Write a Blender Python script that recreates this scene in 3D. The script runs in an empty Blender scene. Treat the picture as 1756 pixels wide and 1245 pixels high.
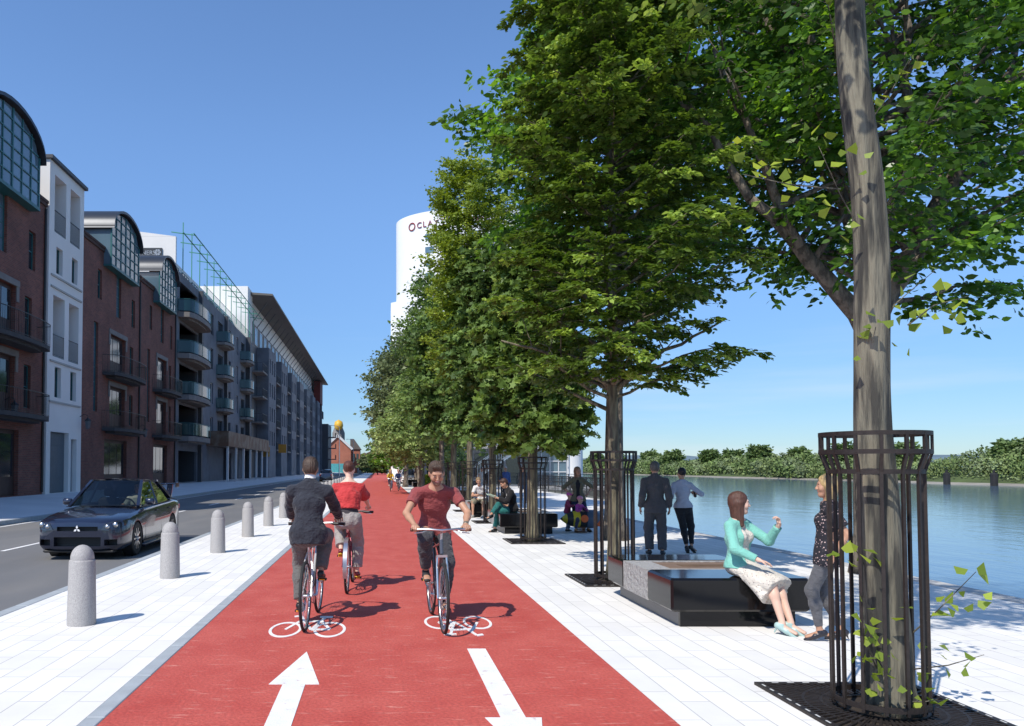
import bpy, bmesh, math, random
import numpy as np
from mathutils import Vector, Matrix
R = math.radians
C = bpy.context.scene.collection
sc = bpy.context.scene
# ---------------------------------------------------------------- camera
EYE = 1.63
PITCH = 2.0
cam = bpy.data.cameras.new('camera')
cam_ob = bpy.data.objects.new('camera', cam)
C.objects.link(cam_ob)
cam_ob.location = (0, 0, EYE)
cam_ob.rotation_euler = (R(90 + PITCH), 0, 0)
cam.sensor_width = 36
cam.lens = 36 * 1300 / 1756
cam.shift_x = 228 / 1756
cam.shift_y = (802 - 1300 * math.tan(R(PITCH)) - 622.5) / 1756
cam.clip_start = 0.05
cam.clip_end = 6000
sc.camera = cam_ob
# ---------------------------------------------------------------- sky and sun
SUN_EL = 50.0
SUN_DIR = Vector((0.62, 0.78, 0))          # where shadows fall on the ground
w = bpy.data.worlds.new('World'); sc.world = w; w.use_nodes = True
nt = w.node_tree; nt.nodes.clear()
out = nt.nodes.new('ShaderNodeOutputWorld'); bg = nt.nodes.new('ShaderNodeBackground')
sky = nt.nodes.new('ShaderNodeTexSky'); sky.sky_type = 'NISHITA'; sky.sun_disc = False
sky.sun_elevation = R(SUN_EL)
az = math.atan2(-SUN_DIR.x, -SUN_DIR.y)      # compass direction of the sun, from +Y towards +X
sky.sun_rotation = az
sky.air_density = 1.0; sky.dust_density = 0.1; sky.ozone_density = 3.4; sky.altitude = 0
bg.inputs[1].default_value = 0.15
# a little thin cloud low over the river
tc = nt.nodes.new('ShaderNodeTexCoord'); mp = nt.nodes.new('ShaderNodeMapping')
mp.inputs['Scale'].default_value = (1.2, 1.2, 14)
nz = nt.nodes.new('ShaderNodeTexNoise'); nz.inputs['Scale'].default_value = 2.2; nz.inputs['Detail'].default_value = 6
cr = nt.nodes.new('ShaderNodeValToRGB'); cr.color_ramp.elements[0].position = .47; cr.color_ramp.elements[1].position = .75
cr.color_ramp.elements[0].color = (0, 0, 0, 1); cr.color_ramp.elements[1].color = (.42, .42, .42, 1)
sep = nt.nodes.new('ShaderNodeSeparateXYZ'); band = nt.nodes.new('ShaderNodeMapRange')
band.inputs[1].default_value = .02; band.inputs[2].default_value = .2; band.inputs[3].default_value = 1; band.inputs[4].default_value = 0
mul = nt.nodes.new('ShaderNodeMath'); mul.operation = 'MULTIPLY'
mix = nt.nodes.new('ShaderNodeMix'); mix.data_type = 'RGBA'
mix.inputs[7].default_value = (5.6, 6.0, 6.9, 1)
L = nt.links.new
L(tc.outputs['Generated'], mp.inputs[0]); L(mp.outputs[0], nz.inputs['Vector']); L(nz.outputs['Fac'], cr.inputs[0])
L(tc.outputs['Generated'], sep.inputs[0]); L(sep.outputs[2], band.inputs[0])
L(cr.outputs[0], mul.inputs[0]); L(band.outputs[0], mul.inputs[1]); L(mul.outputs[0], mix.inputs[0])
hsv = nt.nodes.new('ShaderNodeHueSaturation'); hsv.inputs['Saturation'].default_value = 1.04
gr = nt.nodes.new('ShaderNodeMapRange'); gr.inputs[1].default_value = 0; gr.inputs[2].default_value = .42; gr.interpolation_type = 'SMOOTHSTEP'; gm_ = nt.nodes.new('ShaderNodeMix'); gm_.data_type = 'RGBA'; gm_.inputs[6].default_value = (.47, .60, .79, 1); gm_.inputs[7].default_value = (1.16, 1.24, 1.36, 1)
ml = nt.nodes.new('ShaderNodeMix'); ml.data_type = 'RGBA'; ml.blend_type = 'MULTIPLY'; ml.inputs[0].default_value = 1
L(sep.outputs[2], gr.inputs[0]); L(gr.outputs[0], gm_.inputs[0]); L(gm_.outputs[2], ml.inputs[7])
L(sky.outputs[0], ml.inputs[6]); L(ml.outputs[2], mix.inputs[6]); L(mix.outputs[2], hsv.inputs['Color']); L(hsv.outputs[0], bg.inputs[0]); L(bg.outputs[0], out.inputs[0])
sun = bpy.data.lights.new('sun', 'SUN'); sun.energy = 4.8; sun.angle = R(0.5); sun.color = (1, .94, .84)
sun_ob = bpy.data.objects.new('sun', sun); C.objects.link(sun_ob)
d = SUN_DIR.normalized() * math.cos(R(SUN_EL)); d = Vector((d.x, d.y, -math.sin(R(SUN_EL))))
sun_ob.rotation_euler = d.to_track_quat('-Z', 'Y').to_euler()
sun_ob.location = (-20, -20, 40)
sc.view_settings.view_transform = 'Standard'; sc.view_settings.look = 'None'
sc.view_settings.exposure = 0.0; sc.view_settings.gamma = 1
sc.cycles.max_bounces = 6; sc.cycles.diffuse_bounces = 3; sc.cycles.transparent_max_bounces = 8

# ---------------------------------------------------------------- materials
MATS = {}
def pm(name, col, rough=.6, var=.08, vs=4.0, bump=0., bs=60., metal=0., spec=.5, coat=0., island=0.,
       trans=0., stretch=(1, 1, 1), col2=None, c2lo=.45, c2hi=.65, emit=0., sheen=0.):
    if name in MATS: return MATS[name]
    m = bpy.data.materials.new(name); MATS[name] = m; m.use_nodes = True
    n = m.node_tree.nodes; l = m.node_tree.links.new; p = n['Principled BSDF']
    p.inputs['Roughness'].default_value = rough; p.inputs['Metallic'].default_value = metal
    p.inputs['Specular IOR Level'].default_value = spec; p.inputs['Coat Weight'].default_value = coat
    p.inputs['Coat Roughness'].default_value = .04
    if sheen: p.inputs['Sheen Weight'].default_value = sheen
    co = n.new('ShaderNodeTexCoord'); ma = n.new('ShaderNodeMapping'); ma.inputs['Scale'].default_value = stretch
    l(co.outputs['Object'], ma.inputs[0])
    c = n.new('ShaderNodeRGB'); c.outputs[0].default_value = (*col, 1); src = c.outputs[0]
    if col2:
        t = n.new('ShaderNodeTexNoise'); t.inputs['Scale'].default_value = vs * 2.3; t.inputs['Detail'].default_value = 5
        l(ma.outputs[0], t.inputs['Vector'])
        r = n.new('ShaderNodeMapRange'); r.inputs[1].default_value = c2lo; r.inputs[2].default_value = c2hi; l(t.outputs['Fac'], r.inputs[0])
        x = n.new('ShaderNodeMix'); x.data_type = 'RGBA'; l(r.outputs[0], x.inputs[0]); l(src, x.inputs[6]); x.inputs[7].default_value = (*col2, 1); src = x.outputs[2]
    hv = n.new('ShaderNodeHueSaturation'); l(src, hv.inputs['Color'])
    if var:
        t = n.new('ShaderNodeTexNoise'); t.inputs['Scale'].default_value = vs; t.inputs['Detail'].default_value = 6; l(ma.outputs[0], t.inputs['Vector'])
        r = n.new('ShaderNodeMapRange'); r.inputs[1].default_value = .25; r.inputs[2].default_value = .75
        r.inputs[3].default_value = 1 - var; r.inputs[4].default_value = 1 + var; l(t.outputs['Fac'], r.inputs[0]); vo = r.outputs[0]
        if island:
            g = n.new('ShaderNodeNewGeometry'); r2 = n.new('ShaderNodeMapRange'); r2.inputs[3].default_value = 1 - island; r2.inputs[4].default_value = 1 + island
            l(g.outputs['Random Per Island'], r2.inputs[0]); mu = n.new('ShaderNodeMath'); mu.operation = 'MULTIPLY'; l(vo, mu.inputs[0]); l(r2.outputs[0], mu.inputs[1]); vo = mu.outputs[0]
            r3 = n.new('ShaderNodeMapRange'); r3.inputs[3].default_value = .5 + island * .035; r3.inputs[4].default_value = .5 - island * .02
            l(g.outputs['Random Per Island'], r3.inputs[0]); l(r3.outputs[0], hv.inputs['Hue'])
        l(vo, hv.inputs['Value'])
    l(hv.outputs[0], p.inputs['Base Color'])
    if bump:
        t = n.new('ShaderNodeTexNoise'); t.inputs['Scale'].default_value = bs; t.inputs['Detail'].default_value = 4; l(ma.outputs[0], t.inputs['Vector'])
        b = n.new('ShaderNodeBump'); b.inputs['Strength'].default_value = min(1, bump); b.inputs['Distance'].default_value = 1.0 / bs
        l(t.outputs['Fac'], b.inputs['Height']); l(b.outputs[0], p.inputs['Normal'])
    if emit:
        l(hv.outputs[0], p.inputs['Emission Color']); p.inputs['Emission Strength'].default_value = emit
    if trans:
        o = n['Material Output']; tl = n.new('ShaderNodeBsdfTranslucent'); ad = n.new('ShaderNodeMixShader'); ad.inputs[0].default_value = trans
        g2 = n.new('ShaderNodeHueSaturation'); g2.inputs['Value'].default_value = 1.5; g2.inputs['Saturation'].default_value = 1.1; g2.inputs['Hue'].default_value = .49
        l(hv.outputs[0], g2.inputs['Color']); l(g2.outputs[0], tl.inputs['Color']); l(p.outputs[0], ad.inputs[1]); l(tl.outputs[0], ad.inputs[2]); l(ad.outputs[0], o.inputs[0])
    return m

def brick_mat(name, c1, c2, mortar, bw, bh, ms, swap='XY', rough=.8, off=.5, bump=.3, var=.12, vs=.6):
    if name in MATS: return MATS[name]
    m = bpy.data.materials.new(name); MATS[name] = m; m.use_nodes = True
    n = m.node_tree.nodes; l = m.node_tree.links.new; p = n['Principled BSDF']; p.inputs['Roughness'].default_value = rough
    co = n.new('ShaderNodeTexCoord'); s = n.new('ShaderNodeSeparateXYZ'); cb = n.new('ShaderNodeCombineXYZ'); l(co.outputs['Object'], s.inputs[0])
    if swap == 'WALL':           # u = x + y, v = z
        a = n.new('ShaderNodeMath'); l(s.outputs[0], a.inputs[0]); l(s.outputs[1], a.inputs[1]); l(a.outputs[0], cb.inputs[0]); l(s.outputs[2], cb.inputs[1])
    elif swap == 'YX':
        l(s.outputs[1], cb.inputs[0]); l(s.outputs[0], cb.inputs[1])
    else:
        l(s.outputs[0], cb.inputs[0]); l(s.outputs[1], cb.inputs[1])
    b = n.new('ShaderNodeTexBrick'); b.offset = off; b.inputs['Scale'].default_value = 1
    b.inputs['Brick Width'].default_value = bw; b.inputs['Row Height'].default_value = bh; b.inputs['Mortar Size'].default_value = ms
    b.inputs['Color1'].default_value = (*c1, 1); b.inputs['Color2'].default_value = (*c2, 1); b.inputs['Mortar'].default_value = (*mortar, 1)
    l(cb.outputs[0], b.inputs['Vector'])
    t = n.new('ShaderNodeTexNoise'); t.inputs['Scale'].default_value = vs; t.inputs['Detail'].default_value = 8; t.inputs['Roughness'].default_value = .65; l(co.outputs['Object'], t.inputs['Vector'])
    r = n.new('ShaderNodeMapRange'); r.inputs[1].default_value = .3; r.inputs[2].default_value = .7; r.inputs[3].default_value = 1 - var; r.inputs[4].default_value = 1 + var * .5
    l(t.outputs['Fac'], r.inputs[0]); hv = n.new('ShaderNodeHueSaturation'); l(b.outputs['Color'], hv.inputs['Color']); l(r.outputs[0], hv.inputs['Value']); l(hv.outputs[0], p.inputs['Base Color'])
    if bump:
        bm_ = n.new('ShaderNodeBump'); bm_.inputs['Strength'].default_value = bump; bm_.inputs['Distance'].default_value = .01; bm_.invert = True
        l(b.outputs['Fac'], bm_.inputs['Height']); l(bm_.outputs[0], p.inputs['Normal'])
    return m

M_pave = brick_mat('white_paving', (.83, .81, .775), (.745, .725, .69), (.50, .485, .46), .62, .21, .005, 'YX', .72, off=.37, bump=.2, var=.07, vs=1.5)
M_brick = brick_mat('red_brick', (.23, .072, .05), (.14, .046, .036), (.15, .11, .09), .24, .085, .01, 'WALL', .85, var=.35)
M_orange = brick_mat('orange_brick', (.42, .11, .055), (.36, .09, .05), (.3, .2, .15), .24, .085, .01, 'WALL', .85, var=.2)
M_render = pm('white_render', (.74, .73, .70), .85, .06, .5, bump=.15, bs=80)
M_cream = pm('cream_render', (.40, .395, .37), .85, .10, .5, bump=.15, bs=80)
M_grey = pm('grey_render', (.15, .165, .19), .85, .18, .35, bump=.15, bs=60, col2=(.12, .13, .15))
M_dgrey = pm('dark_grey_cladding', (.06, .065, .075), .6, .15, .5)
M_stone = pm('weathered_stone', (.19, .18, .17), .85, .15, 2, bump=.4, bs=60)
M_granite = pm('grey_granite', (.42, .40, .385), .75, .14, 90, bump=.35, bs=220, col2=(.26, .25, .245), c2lo=.5, c2hi=.56)
M_kerb = pm('blue_grey_granite', (.36, .39, .41), .75, .12, 6, bump=.25, bs=150)
M_asph = pm('asphalt', (.15, .15, .152), .88, .14, .35, bump=.5, bs=120, col2=(.18, .175, .17), stretch=(1, .25, 1))
M_white = pm('white_road_paint', (.80, .79, .77), .7, .10, 5, bump=.5, bs=150, col2=(.62, .50, .47), c2lo=.60, c2hi=.70)
M_teal = pm('teal_window_frame', (.02, .12, .125), .45, .1)
M_wframe = pm('white_window_frame', (.6, .6, .6), .45, .05)
M_glass = pm('window_glass', (.018, .03, .038), .06, .35, .35, spec=1.0)
M_gglass = pm('pale_glazing', (.10, .16, .20), .08, .4, .25, spec=1.0)
M_iron = pm('black_painted_iron', (.018, .018, .02), .45, .1, 20)
M_cage = pm('dark_brown_steel', (.028, .021, .018), .55, .35, 30, bump=.2, bs=120, metal=.3)
M_steel = pm('brushed_steel', (.55, .56, .58), .3, .05, 30, metal=.9)
M_chrome = pm('chrome', (.62, .61, .60), .3, .02, 30, metal=1)
M_rubber = pm('black_rubber', (.018, .018, .018), .75, .1, 30)
M_dark = pm('near_black_plastic', (.012, .012, .013), .5, .1)
M_polish = pm('polished_black_granite', (.006, .006, .007), .10, .3, 60, spec=.32)
M_soil = pm('dark_soil', (.035, .025, .018), .95, .4, 12, bump=.8, bs=30)
M_wood = pm('brown_timber', (.20, .13, .085), .7, .25, 5, stretch=(1, 6, 1), bump=.2)
M_bark = pm('grey_bark', (.175, .160, .118), .9, .35, 7, bump=1.0, bs=26, stretch=(1, 1, .11), col2=(.045, .043, .036), c2lo=.43, c2hi=.56)
M_bark2 = pm('brown_bark', (.20, .175, .11), .9, .35, 6, bump=1.0, bs=24, stretch=(1, 1, .18), col2=(.08, .065, .045), c2lo=.42, c2hi=.6)
M_bark3 = pm('pale_limb_bark', (.20, .165, .13), .9, .35, 5, bump=.9, bs=20, stretch=(1, 1, .4), col2=(.09, .075, .06), c2lo=.45, c2hi=.6)

# ---------------------------------------------------------------- mesh helpers
def tag(o, label=None, cat=None, group=None, kind=None):
    if label: o['label'] = label
    if cat: o['category'] = cat
    if group: o['group'] = group
    if kind: o['kind'] = kind
    return o
def empty(name, loc=(0, 0, 0), rz=0., label=None, cat=None, group=None, kind=None, scale=None):
    o = bpy.data.objects.new(name, None); C.objects.link(o); o.location = loc; o.rotation_euler = (0, 0, rz)
    o.empty_display_size = .1
    if scale: o.scale = (scale,) * 3
    return tag(o, label, cat, group, kind)
def link(name, me, parent=None):
    o = bpy.data.objects.new(name, me); C.objects.link(o); o.parent = parent
    return o
def copy_tree(o, parent=None):
    c = o.copy(); C.objects.link(c)
    if parent is not None: c.parent = parent; c.matrix_parent_inverse = o.matrix_parent_inverse
    for ch in [x for x in KIDS.get(o.name, [])]:
        cc = copy_tree(ch, c)
        KIDS.setdefault(c.name, []).append(cc)
    return c
KIDS = {}
def frame_of(dirv, ref=None):
    d = Vector(dirv).normalized()
    ref = Vector(ref) if ref is not None else (Vector((0, 0, 1)) if abs(d.z) < .9 else Vector((1, 0, 0)))
    x = d.cross(ref)
    if x.length < 1e-5: x = d.cross(Vector((0, 1, 0)))
    x.normalize(); y = x.cross(d).normalized()
    return x, y, d
class MB:
    def __init__(s): s.v = []; s.f = []; s.m = []
    def add(s, vs, fs, m=0):
        o = len(s.v); s.v += [tuple(p) for p in vs]; s.f += [tuple(i + o for i in f) for f in fs]; s.m += [m] * len(fs); return s
    def box(s, x0, x1, y0, y1, z0, z1, m=0):
        v = [(x, y, z) for z in (z0, z1) for y in (y0, y1) for x in (x0, x1)]
        return s.add(v, [(0, 2, 3, 1), (4, 5, 7, 6), (0, 1, 5, 4), (2, 6, 7, 3), (0, 4, 6, 2), (1, 3, 7, 5)], m)
    def cbox(s, x0, x1, y0, y1, z0, z1, c=.01, m=0):
        # box with chamfered edges: stacked rounded rings
        def ring(z, i): return [(x0 + i + c, y0 + i, z), (x1 - i - c, y0 + i, z), (x1 - i, y0 + i + c, z), (x1 - i, y1 - i - c, z), (x1 - i - c, y1 - i, z), (x0 + i + c, y1 - i, z), (x0 + i, y1 - i - c, z), (x0 + i, y0 + i + c, z)]
        v = ring(z0, c) + ring(z0 + c, 0) + ring(z1 - c, 0) + ring(z1, c); f = [tuple(range(7, -1, -1)), tuple(range(24, 32))]
        for k in range(3):
            for i in range(8): j = (i + 1) % 8; f.append((k * 8 + i, k * 8 + j, k * 8 + 8 + j, k * 8 + 8 + i))
        return s.add(v, f, m)
    def tube(s, pts, r, n=8, m=0, cap=True, closed=False, sx=1.0):
        pts = [Vector(p) for p in pts]; K = len(pts)
        rs = list(r) if isinstance(r, (list, tuple)) else [r] * K
        vs = []; px = None
        for i, p in enumerate(pts):
            if closed: d = pts[(i + 1) % K] - pts[i - 1]
            else: d = pts[min(i + 1, K - 1)] - pts[max(i - 1, 0)]
            if px is None: x, y, dd = frame_of(d); y = dd.cross(x)
            else:
                dd = d.normalized(); x = px - dd * px.dot(dd)
                if x.length < 1e-6: x, y, dd = frame_of(d)
                x.normalize(); y = dd.cross(x)
            px = x
            for k in range(n):
                a = 2 * math.pi * k / n; vs.append(p + x * (math.cos(a) * rs[i] * sx) + y * (math.sin(a) * rs[i]))
        fs = []
        for i in range(K if closed else K - 1):
            a = i * n; b = ((i + 1) % K) * n
            for k in range(n): j = (k + 1) % n; fs.append((a + k, a + j, b + j, b + k))
        if cap and not closed: fs.append(tuple(range(n - 1, -1, -1))); fs.append(tuple((K - 1) * n + k for k in range(n)))
        return s.add(vs, fs, m)
    def bar(s, a, b, w, h=None, up=None, m=0):
        h = h or w; a = Vector(a); b = Vector(b); x, y, d = frame_of(b - a, up); x = x * w / 2; y = y * h / 2
        v = [a - x - y, a + x - y, a + x + y, a - x + y, b - x - y, b + x - y, b + x + y, b - x + y]
        return s.add(v, [(3, 2, 1, 0), (4, 5, 6, 7), (0, 1, 5, 4), (1, 2, 6, 5), (2, 3, 7, 6), (3, 0, 4, 7)], m)
    def lathe(s, prof, n=24, c=(0, 0, 0), axis='z', m=0, a0=0, a1=2 * math.pi):
        full = abs(a1 - a0 - 2 * math.pi) < 1e-6; N = n if full else n + 1; vs = []
        for r, z in prof:
            for k in range(N):
                a = a0 + (a1 - a0) * k / n; p = (r * math.cos(a), r * math.sin(a), z)
                if axis == 'x': p = (p[2], p[0], p[1])
                if axis == 'y': p = (p[0], p[2], p[1])
                vs.append((p[0] + c[0], p[1] + c[1], p[2] + c[2]))
        fs = []
        for i in range(len(prof) - 1):
            for k in range(n): j = (k + 1) % N; fs.append((i * N + k, i * N + j, (i + 1) * N + j, (i + 1) * N + k))
        return s.add(vs, fs, m)
    def prism(s, poly, z0, z1, m=0, xf=None):
        n = len(poly); v = [(x, y, z0) for x, y in poly] + [(x, y, z1) for x, y in poly]
        if xf: v = [xf(p) for p in v]
        f = [tuple(range(n - 1, -1, -1)), tuple(range(n, 2 * n))] + [(i, (i + 1) % n, n + (i + 1) % n, n + i) for i in range(n)]
        return s.add(v, f, m)
    def grid(s, rows, m=0, closed=False):
        n = len(rows[0]); o = len(s.v); s.v += [tuple(p) for r_ in rows for p in r_]
        for i in range(len(rows) - 1):
            for k in range(n if closed else n - 1):
                j = (k + 1) % n; s.f.append((o + i * n + k, o + i * n + j, o + (i + 1) * n + j, o + (i + 1) * n + k)); s.m.append(m)
        return s
    def build(s, name, mats, parent=None, smooth=False, label=None, cat=None, group=None, kind=None, normals=True):
        me = bpy.data.meshes.new(name); me.from_pydata(s.v, [], s.f)
        for mt in (mats if isinstance(mats, (list, tuple)) else [mats]): me.materials.append(mt)
        if any(s.m): me.polygons.foreach_set('material_index', s.m)
        if normals:
            b = bmesh.new(); b.from_mesh(me); bmesh.ops.recalc_face_normals(b, faces=b.faces); b.to_mesh(me); b.free()
        if smooth:
            me.polygons.foreach_set('use_smooth', [True] * len(me.polygons))
            if smooth != 'all':
                me.set_sharp_from_angle(angle=R(smooth if isinstance(smooth, (int, float)) and smooth > 1 else 40))
        me.update()
        o = link(name, me, parent)
        if parent is not None: KIDS.setdefault(parent.name, []).append(o)
        return tag(o, label, cat, group, kind)
def text_mesh(name, txt, size, mat, parent=None, depth=.01, align='CENTER'):
    cu = bpy.data.curves.new(name, 'FONT'); cu.body = txt; cu.size = size; cu.extrude = depth; cu.align_x = align
    t = bpy.data.objects.new(name + '_tmp', cu); C.objects.link(t)
    dg = bpy.context.evaluated_depsgraph_get(); me = bpy.data.meshes.new_from_object(t.evaluated_get(dg)); bpy.data.objects.remove(t)
    me.name = name; me.materials.clear(); me.materials.append(mat); o = link(name, me, parent)
    if parent is not None: KIDS.setdefault(parent.name, []).append(o)
    return o
rnd = random.Random(7)
# ================================================================ ground
XQ = 8.0
def sheet(name, polys, mat, label, z=0., depth=0.):
    b = MB()
    for P in polys:
        if depth: b.prism(P, z - depth, z)
        else: b.add([(x, y, z) for x, y in P], [tuple(range(len(P)))])
    return b.build(name, mat, label=label, kind='structure')
M_ground = pm('dry_ground', (.16, .16, .13), .95, .3, .05, col2=(.10, .12, .06))
sheet('ground', [[(-3000, -60), (8, -60), (8, 28), (11.5, 36), (11.5, 62), (19.6, 62), (19.6, 90), (7.9, 92), (7.9, 4000), (-3000, 4000)]], M_ground, 'plain ground lying under the whole town side of the river', -.25, 3.2)
def lane_mat():
    m = bpy.data.materials.new('red_lane_surface'); m.use_nodes = True; n = m.node_tree.nodes; l = m.node_tree.links.new; p = n['Principled BSDF']
    p.inputs['Roughness'].default_value = .8
    co = n.new('ShaderNodeTexCoord')
    def noise(scale, st, lo, hi, det=4):
        ma = n.new('ShaderNodeMapping'); ma.inputs['Scale'].default_value = st; l(co.outputs['Object'], ma.inputs[0])
        t = n.new('ShaderNodeTexNoise'); t.inputs['Scale'].default_value = scale; t.inputs['Detail'].default_value = det; l(ma.outputs[0], t.inputs['Vector'])
        r = n.new('ShaderNodeMapRange'); r.inputs[1].default_value = lo; r.inputs[2].default_value = hi; l(t.outputs['Fac'], r.inputs[0]); return r.outputs[0]
    a = noise(2.2, (1, .8, 1), .3, .7, 6); b = noise(9, (.55, 2.6, 1), .60, .72, 6); c = noise(40, (1, 1, 1), .3, .7, 3)
    m1 = n.new('ShaderNodeMix'); m1.data_type = 'RGBA'; l(a, m1.inputs[0]); m1.inputs[6].default_value = (.44, .062, .046, 1); m1.inputs[7].default_value = (.52, .100, .075, 1)
    m2 = n.new('ShaderNodeMix'); m2.data_type = 'RGBA'; l(b, m2.inputs[0]); l(m1.outputs[2], m2.inputs[6]); m2.inputs[7].default_value = (.60, .21, .165, 1)
    mm = n.new('ShaderNodeMapRange'); mm.inputs[3].default_value = .82; mm.inputs[4].default_value = 1.15; l(c, mm.inputs[0])
    hv = n.new('ShaderNodeHueSaturation'); l(m2.outputs[2], hv.inputs['Color']); l(mm.outputs[0], hv.inputs['Value']); l(hv.outputs[0], p.inputs['Base Color'])
    bp = n.new('ShaderNodeBump'); bp.inputs['Strength'].default_value = .5; bp.inputs['Distance'].default_value = .006; l(c, bp.inputs['Height']); l(bp.outputs[0], p.inputs['Normal'])
    return m
M_lane = lane_mat(); MATS['lane'] = M_lane
LX0, LX1 = -1.785, 1.906
YE = 230
sheet('cycle_lane', [[(LX0, -8), (LX1, -8), (LX1, YE), (LX0, YE)]], M_lane, 'red surfaced two way cycle lane running along the quay', 0, .2)
b = MB()
y = -8.
while y < YE:
    b.cbox(LX0 - .125, LX0 - .004, y + .004, y + .996, -.2, .006, .006); y += 1.0
b.build('kerb_strip', M_kerb, label='thin flush blue grey stone strip between red lane and white paving', kind='structure')
sheet('pavement', [[(-4.14, -8), (LX0 - .129, -8), (LX0 - .129, YE), (-4.14, YE)]], M_pave, 'narrow white paved strip with bollards between road and cycle lane', 0, .22)
b = MB(); y = -8.
while y < YE:
    b.cbox(-4.30, -4.145, y + .004, y + .996, -.3, .004, .008); y += 1.0
b.build('kerb', M_kerb, label='grey stone kerb beside the asphalt road', kind='structure')
sheet('road', [[(-11.3, -10), (-4.301, -10), (-4.301, 330), (-11.3, 330)]], M_asph, 'grey asphalt road between the buildings and the bollards', -.1, .12)
sheet('quay', [[(LX1 + .004, -8), (XQ - .3, -8), (XQ - .3, 28), (11.2, 36), (11.2, 62), (19.6, 62), (19.6, 90), (6, 92), (5, YE), (LX1 + .004, YE)]], M_pave, 'wide white paved quayside beside the red cycle lane', 0, .22)
b = MB()
b.prism([(XQ - .296, -8), (XQ, -8), (XQ, 28.0), (XQ - .296, 28.1)], -2.6, .006); b.prism([(XQ - .296, 28.11), (XQ, 28.01), (11.5, 36), (11.204, 36)], -2.6, .005)
b.prism([(11.204, 36.01), (11.5, 36.01), (11.5, 62), (11.204, 62)], -2.6, .006)
b.build('quay_wall', pm('quay_coping', (.5, .49, .47), .8, .15, 2, bump=.3), kind='structure', label='stone edge of the quay dropping to the river')
# far side pavement, rising gently to the building line
b = MB()
b.grid([[(-11.3, -10, -.1), (-11.3, 330, -.1)], [(-11.3, -10, .03), (-11.3, 330, .03)], [(-11.45, -10, .035), (-11.45, 330, .035)]], 1)
b.grid([[(-11.45, -10, .034), (-11.45, 330, .034)], [(-17.3, -10, .30), (-17.3, 330, .30)], [(-40, -10, .31), (-40, 330, .31)]], 0)
b.build('far_pavement', [pm('pale_concrete_slabs', (.62, .62, .62), .8, .08, .5), M_kerb], label='pale pavement running along the foot of the apartment buildings', kind='structure')
# road markings
b = MB(); y = 3.
while y < 200: b.box(-7.86, -7.76, y, y + 2.0, -.0995, -.096); y += 6.4
b.box(-11.1, -11.0, -5, 300, -.0995, -.0965)
b.build('road_marking', M_white, label='thin white dashed centre line and edge line painted on the asphalt road', kind='structure')

def arrow(cx, ytip, ytail, yb, w, hw, sgn):
    b = MB(); P = [(cx, ytip), (cx + hw, yb), (cx + w, yb), (cx + w, ytail), (cx - w, ytail), (cx - w, yb), (cx - hw, yb)]
    return b.prism(P, .0006, .004)
arrow(-.64, 6.77, 4.2, 5.76, .085, .19, 1).build('lane_arrow', M_white, label='white painted arrow on the left of the red lane pointing away', cat='road marking', group='arrows painted on the cycle lane')
arrow(.875, 4.05, 6.88, 5.0, .082, .185, -1).build('lane_arrow', M_white, label='white painted arrow on the right of the red lane pointing towards the viewer', cat='road marking', group='arrows painted on the cycle lane')
def bike_symbol(cx, cy, sx, sy, flip, label):
    b = MB(); k = [0]
    def T(p):
        x, y = p[0] * sx, p[1] * sy
        if flip: x, y = -x, -y
        return (cx + x, cy + y)
    def strip(a, c, w):
        a = Vector((a[0], a[1])); c = Vector((c[0], c[1])); d = (c - a).normalized(); nrm = Vector((-d.y, d.x)) * w / 2; k[0] += .0004
        P = [T(a - nrm), T(c - nrm), T(c + nrm), T(a + nrm)]
        b.prism(P, .0006, .0036 + k[0])
    for wx in (-.62, .62):
        n = 40; vo = [];
        for i in range(n):
            a0 = 2 * math.pi * i / n; a1 = 2 * math.pi * (i + 1) / n
            P = [T((wx + math.cos(a) * r_, math.sin(a) * r_ )) for a, r_ in ((a0, .37), (a0, .45), (a1, .45), (a1, .37))]
            b.prism(P, .0006, .0036)
    W = .085
    strip((-.62, 0), (-.26, .62), W); strip((-.26, .62), (.10, -.02), W); strip((-.40, .44), (.30, .52), W)
    strip((.10, -.02), (.62, 0), W); strip((.10, -.02), (.38, .74), W); strip((.30, .52), (.62, 0), W); strip((.22, .78), (.60, .78), W * 1.1)
    strip((-.36, .84), (-.24, .58), W); strip((-.36, .86), (-.56, .80), W)
    b.build('bicycle_marking', M_white, label=label, cat='road marking', group='bicycle symbols painted on the cycle lane')
bike_symbol(-.72, 7.70, .36, .80, False, 'white painted bicycle symbol on the left side of the red lane')
bike_symbol(.83, 8.05, .33, .74, True, 'white painted bicycle symbol on the right side of the red lane upside down')

# ================================================================ river and far bank
def water_mat():
    m = bpy.data.materials.new('river_water'); m.use_nodes = True; n = m.node_tree.nodes; l = m.node_tree.links.new; p = n['Principled BSDF']
    p.inputs['Base Color'].default_value = (.075, .135, .20, 1); p.inputs['Roughness'].default_value = .09; p.inputs['IOR'].default_value = 1.33
    p.inputs['Specular IOR Level'].default_value = .75
    co = n.new('ShaderNodeTexCoord'); prev = None
    for sc_, st, dist in ((.45, (1.0, .6, 1), .04), (1.8, (1, .35, 1), .022), (7, (1, .5, 1), .005)):
        ma = n.new('ShaderNodeMapping'); ma.inputs['Scale'].default_value = st; ma.inputs['Rotation'].default_value = (0, 0, .5); l(co.outputs['Object'], ma.inputs[0])
        t = n.new('ShaderNodeTexNoise'); t.inputs['Scale'].default_value = sc_; t.inputs['Detail'].default_value = 3; l(ma.outputs[0], t.inputs['Vector'])
        b_ = n.new('ShaderNodeBump'); b_.inputs['Strength'].default_value = .55; b_.inputs['Distance'].default_value = dist; l(t.outputs['Fac'], b_.inputs['Height'])
        if prev: l(prev, b_.inputs['Normal'])
        prev = b_.outputs[0]
    l(prev, p.inputs['Normal']); return m
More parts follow.
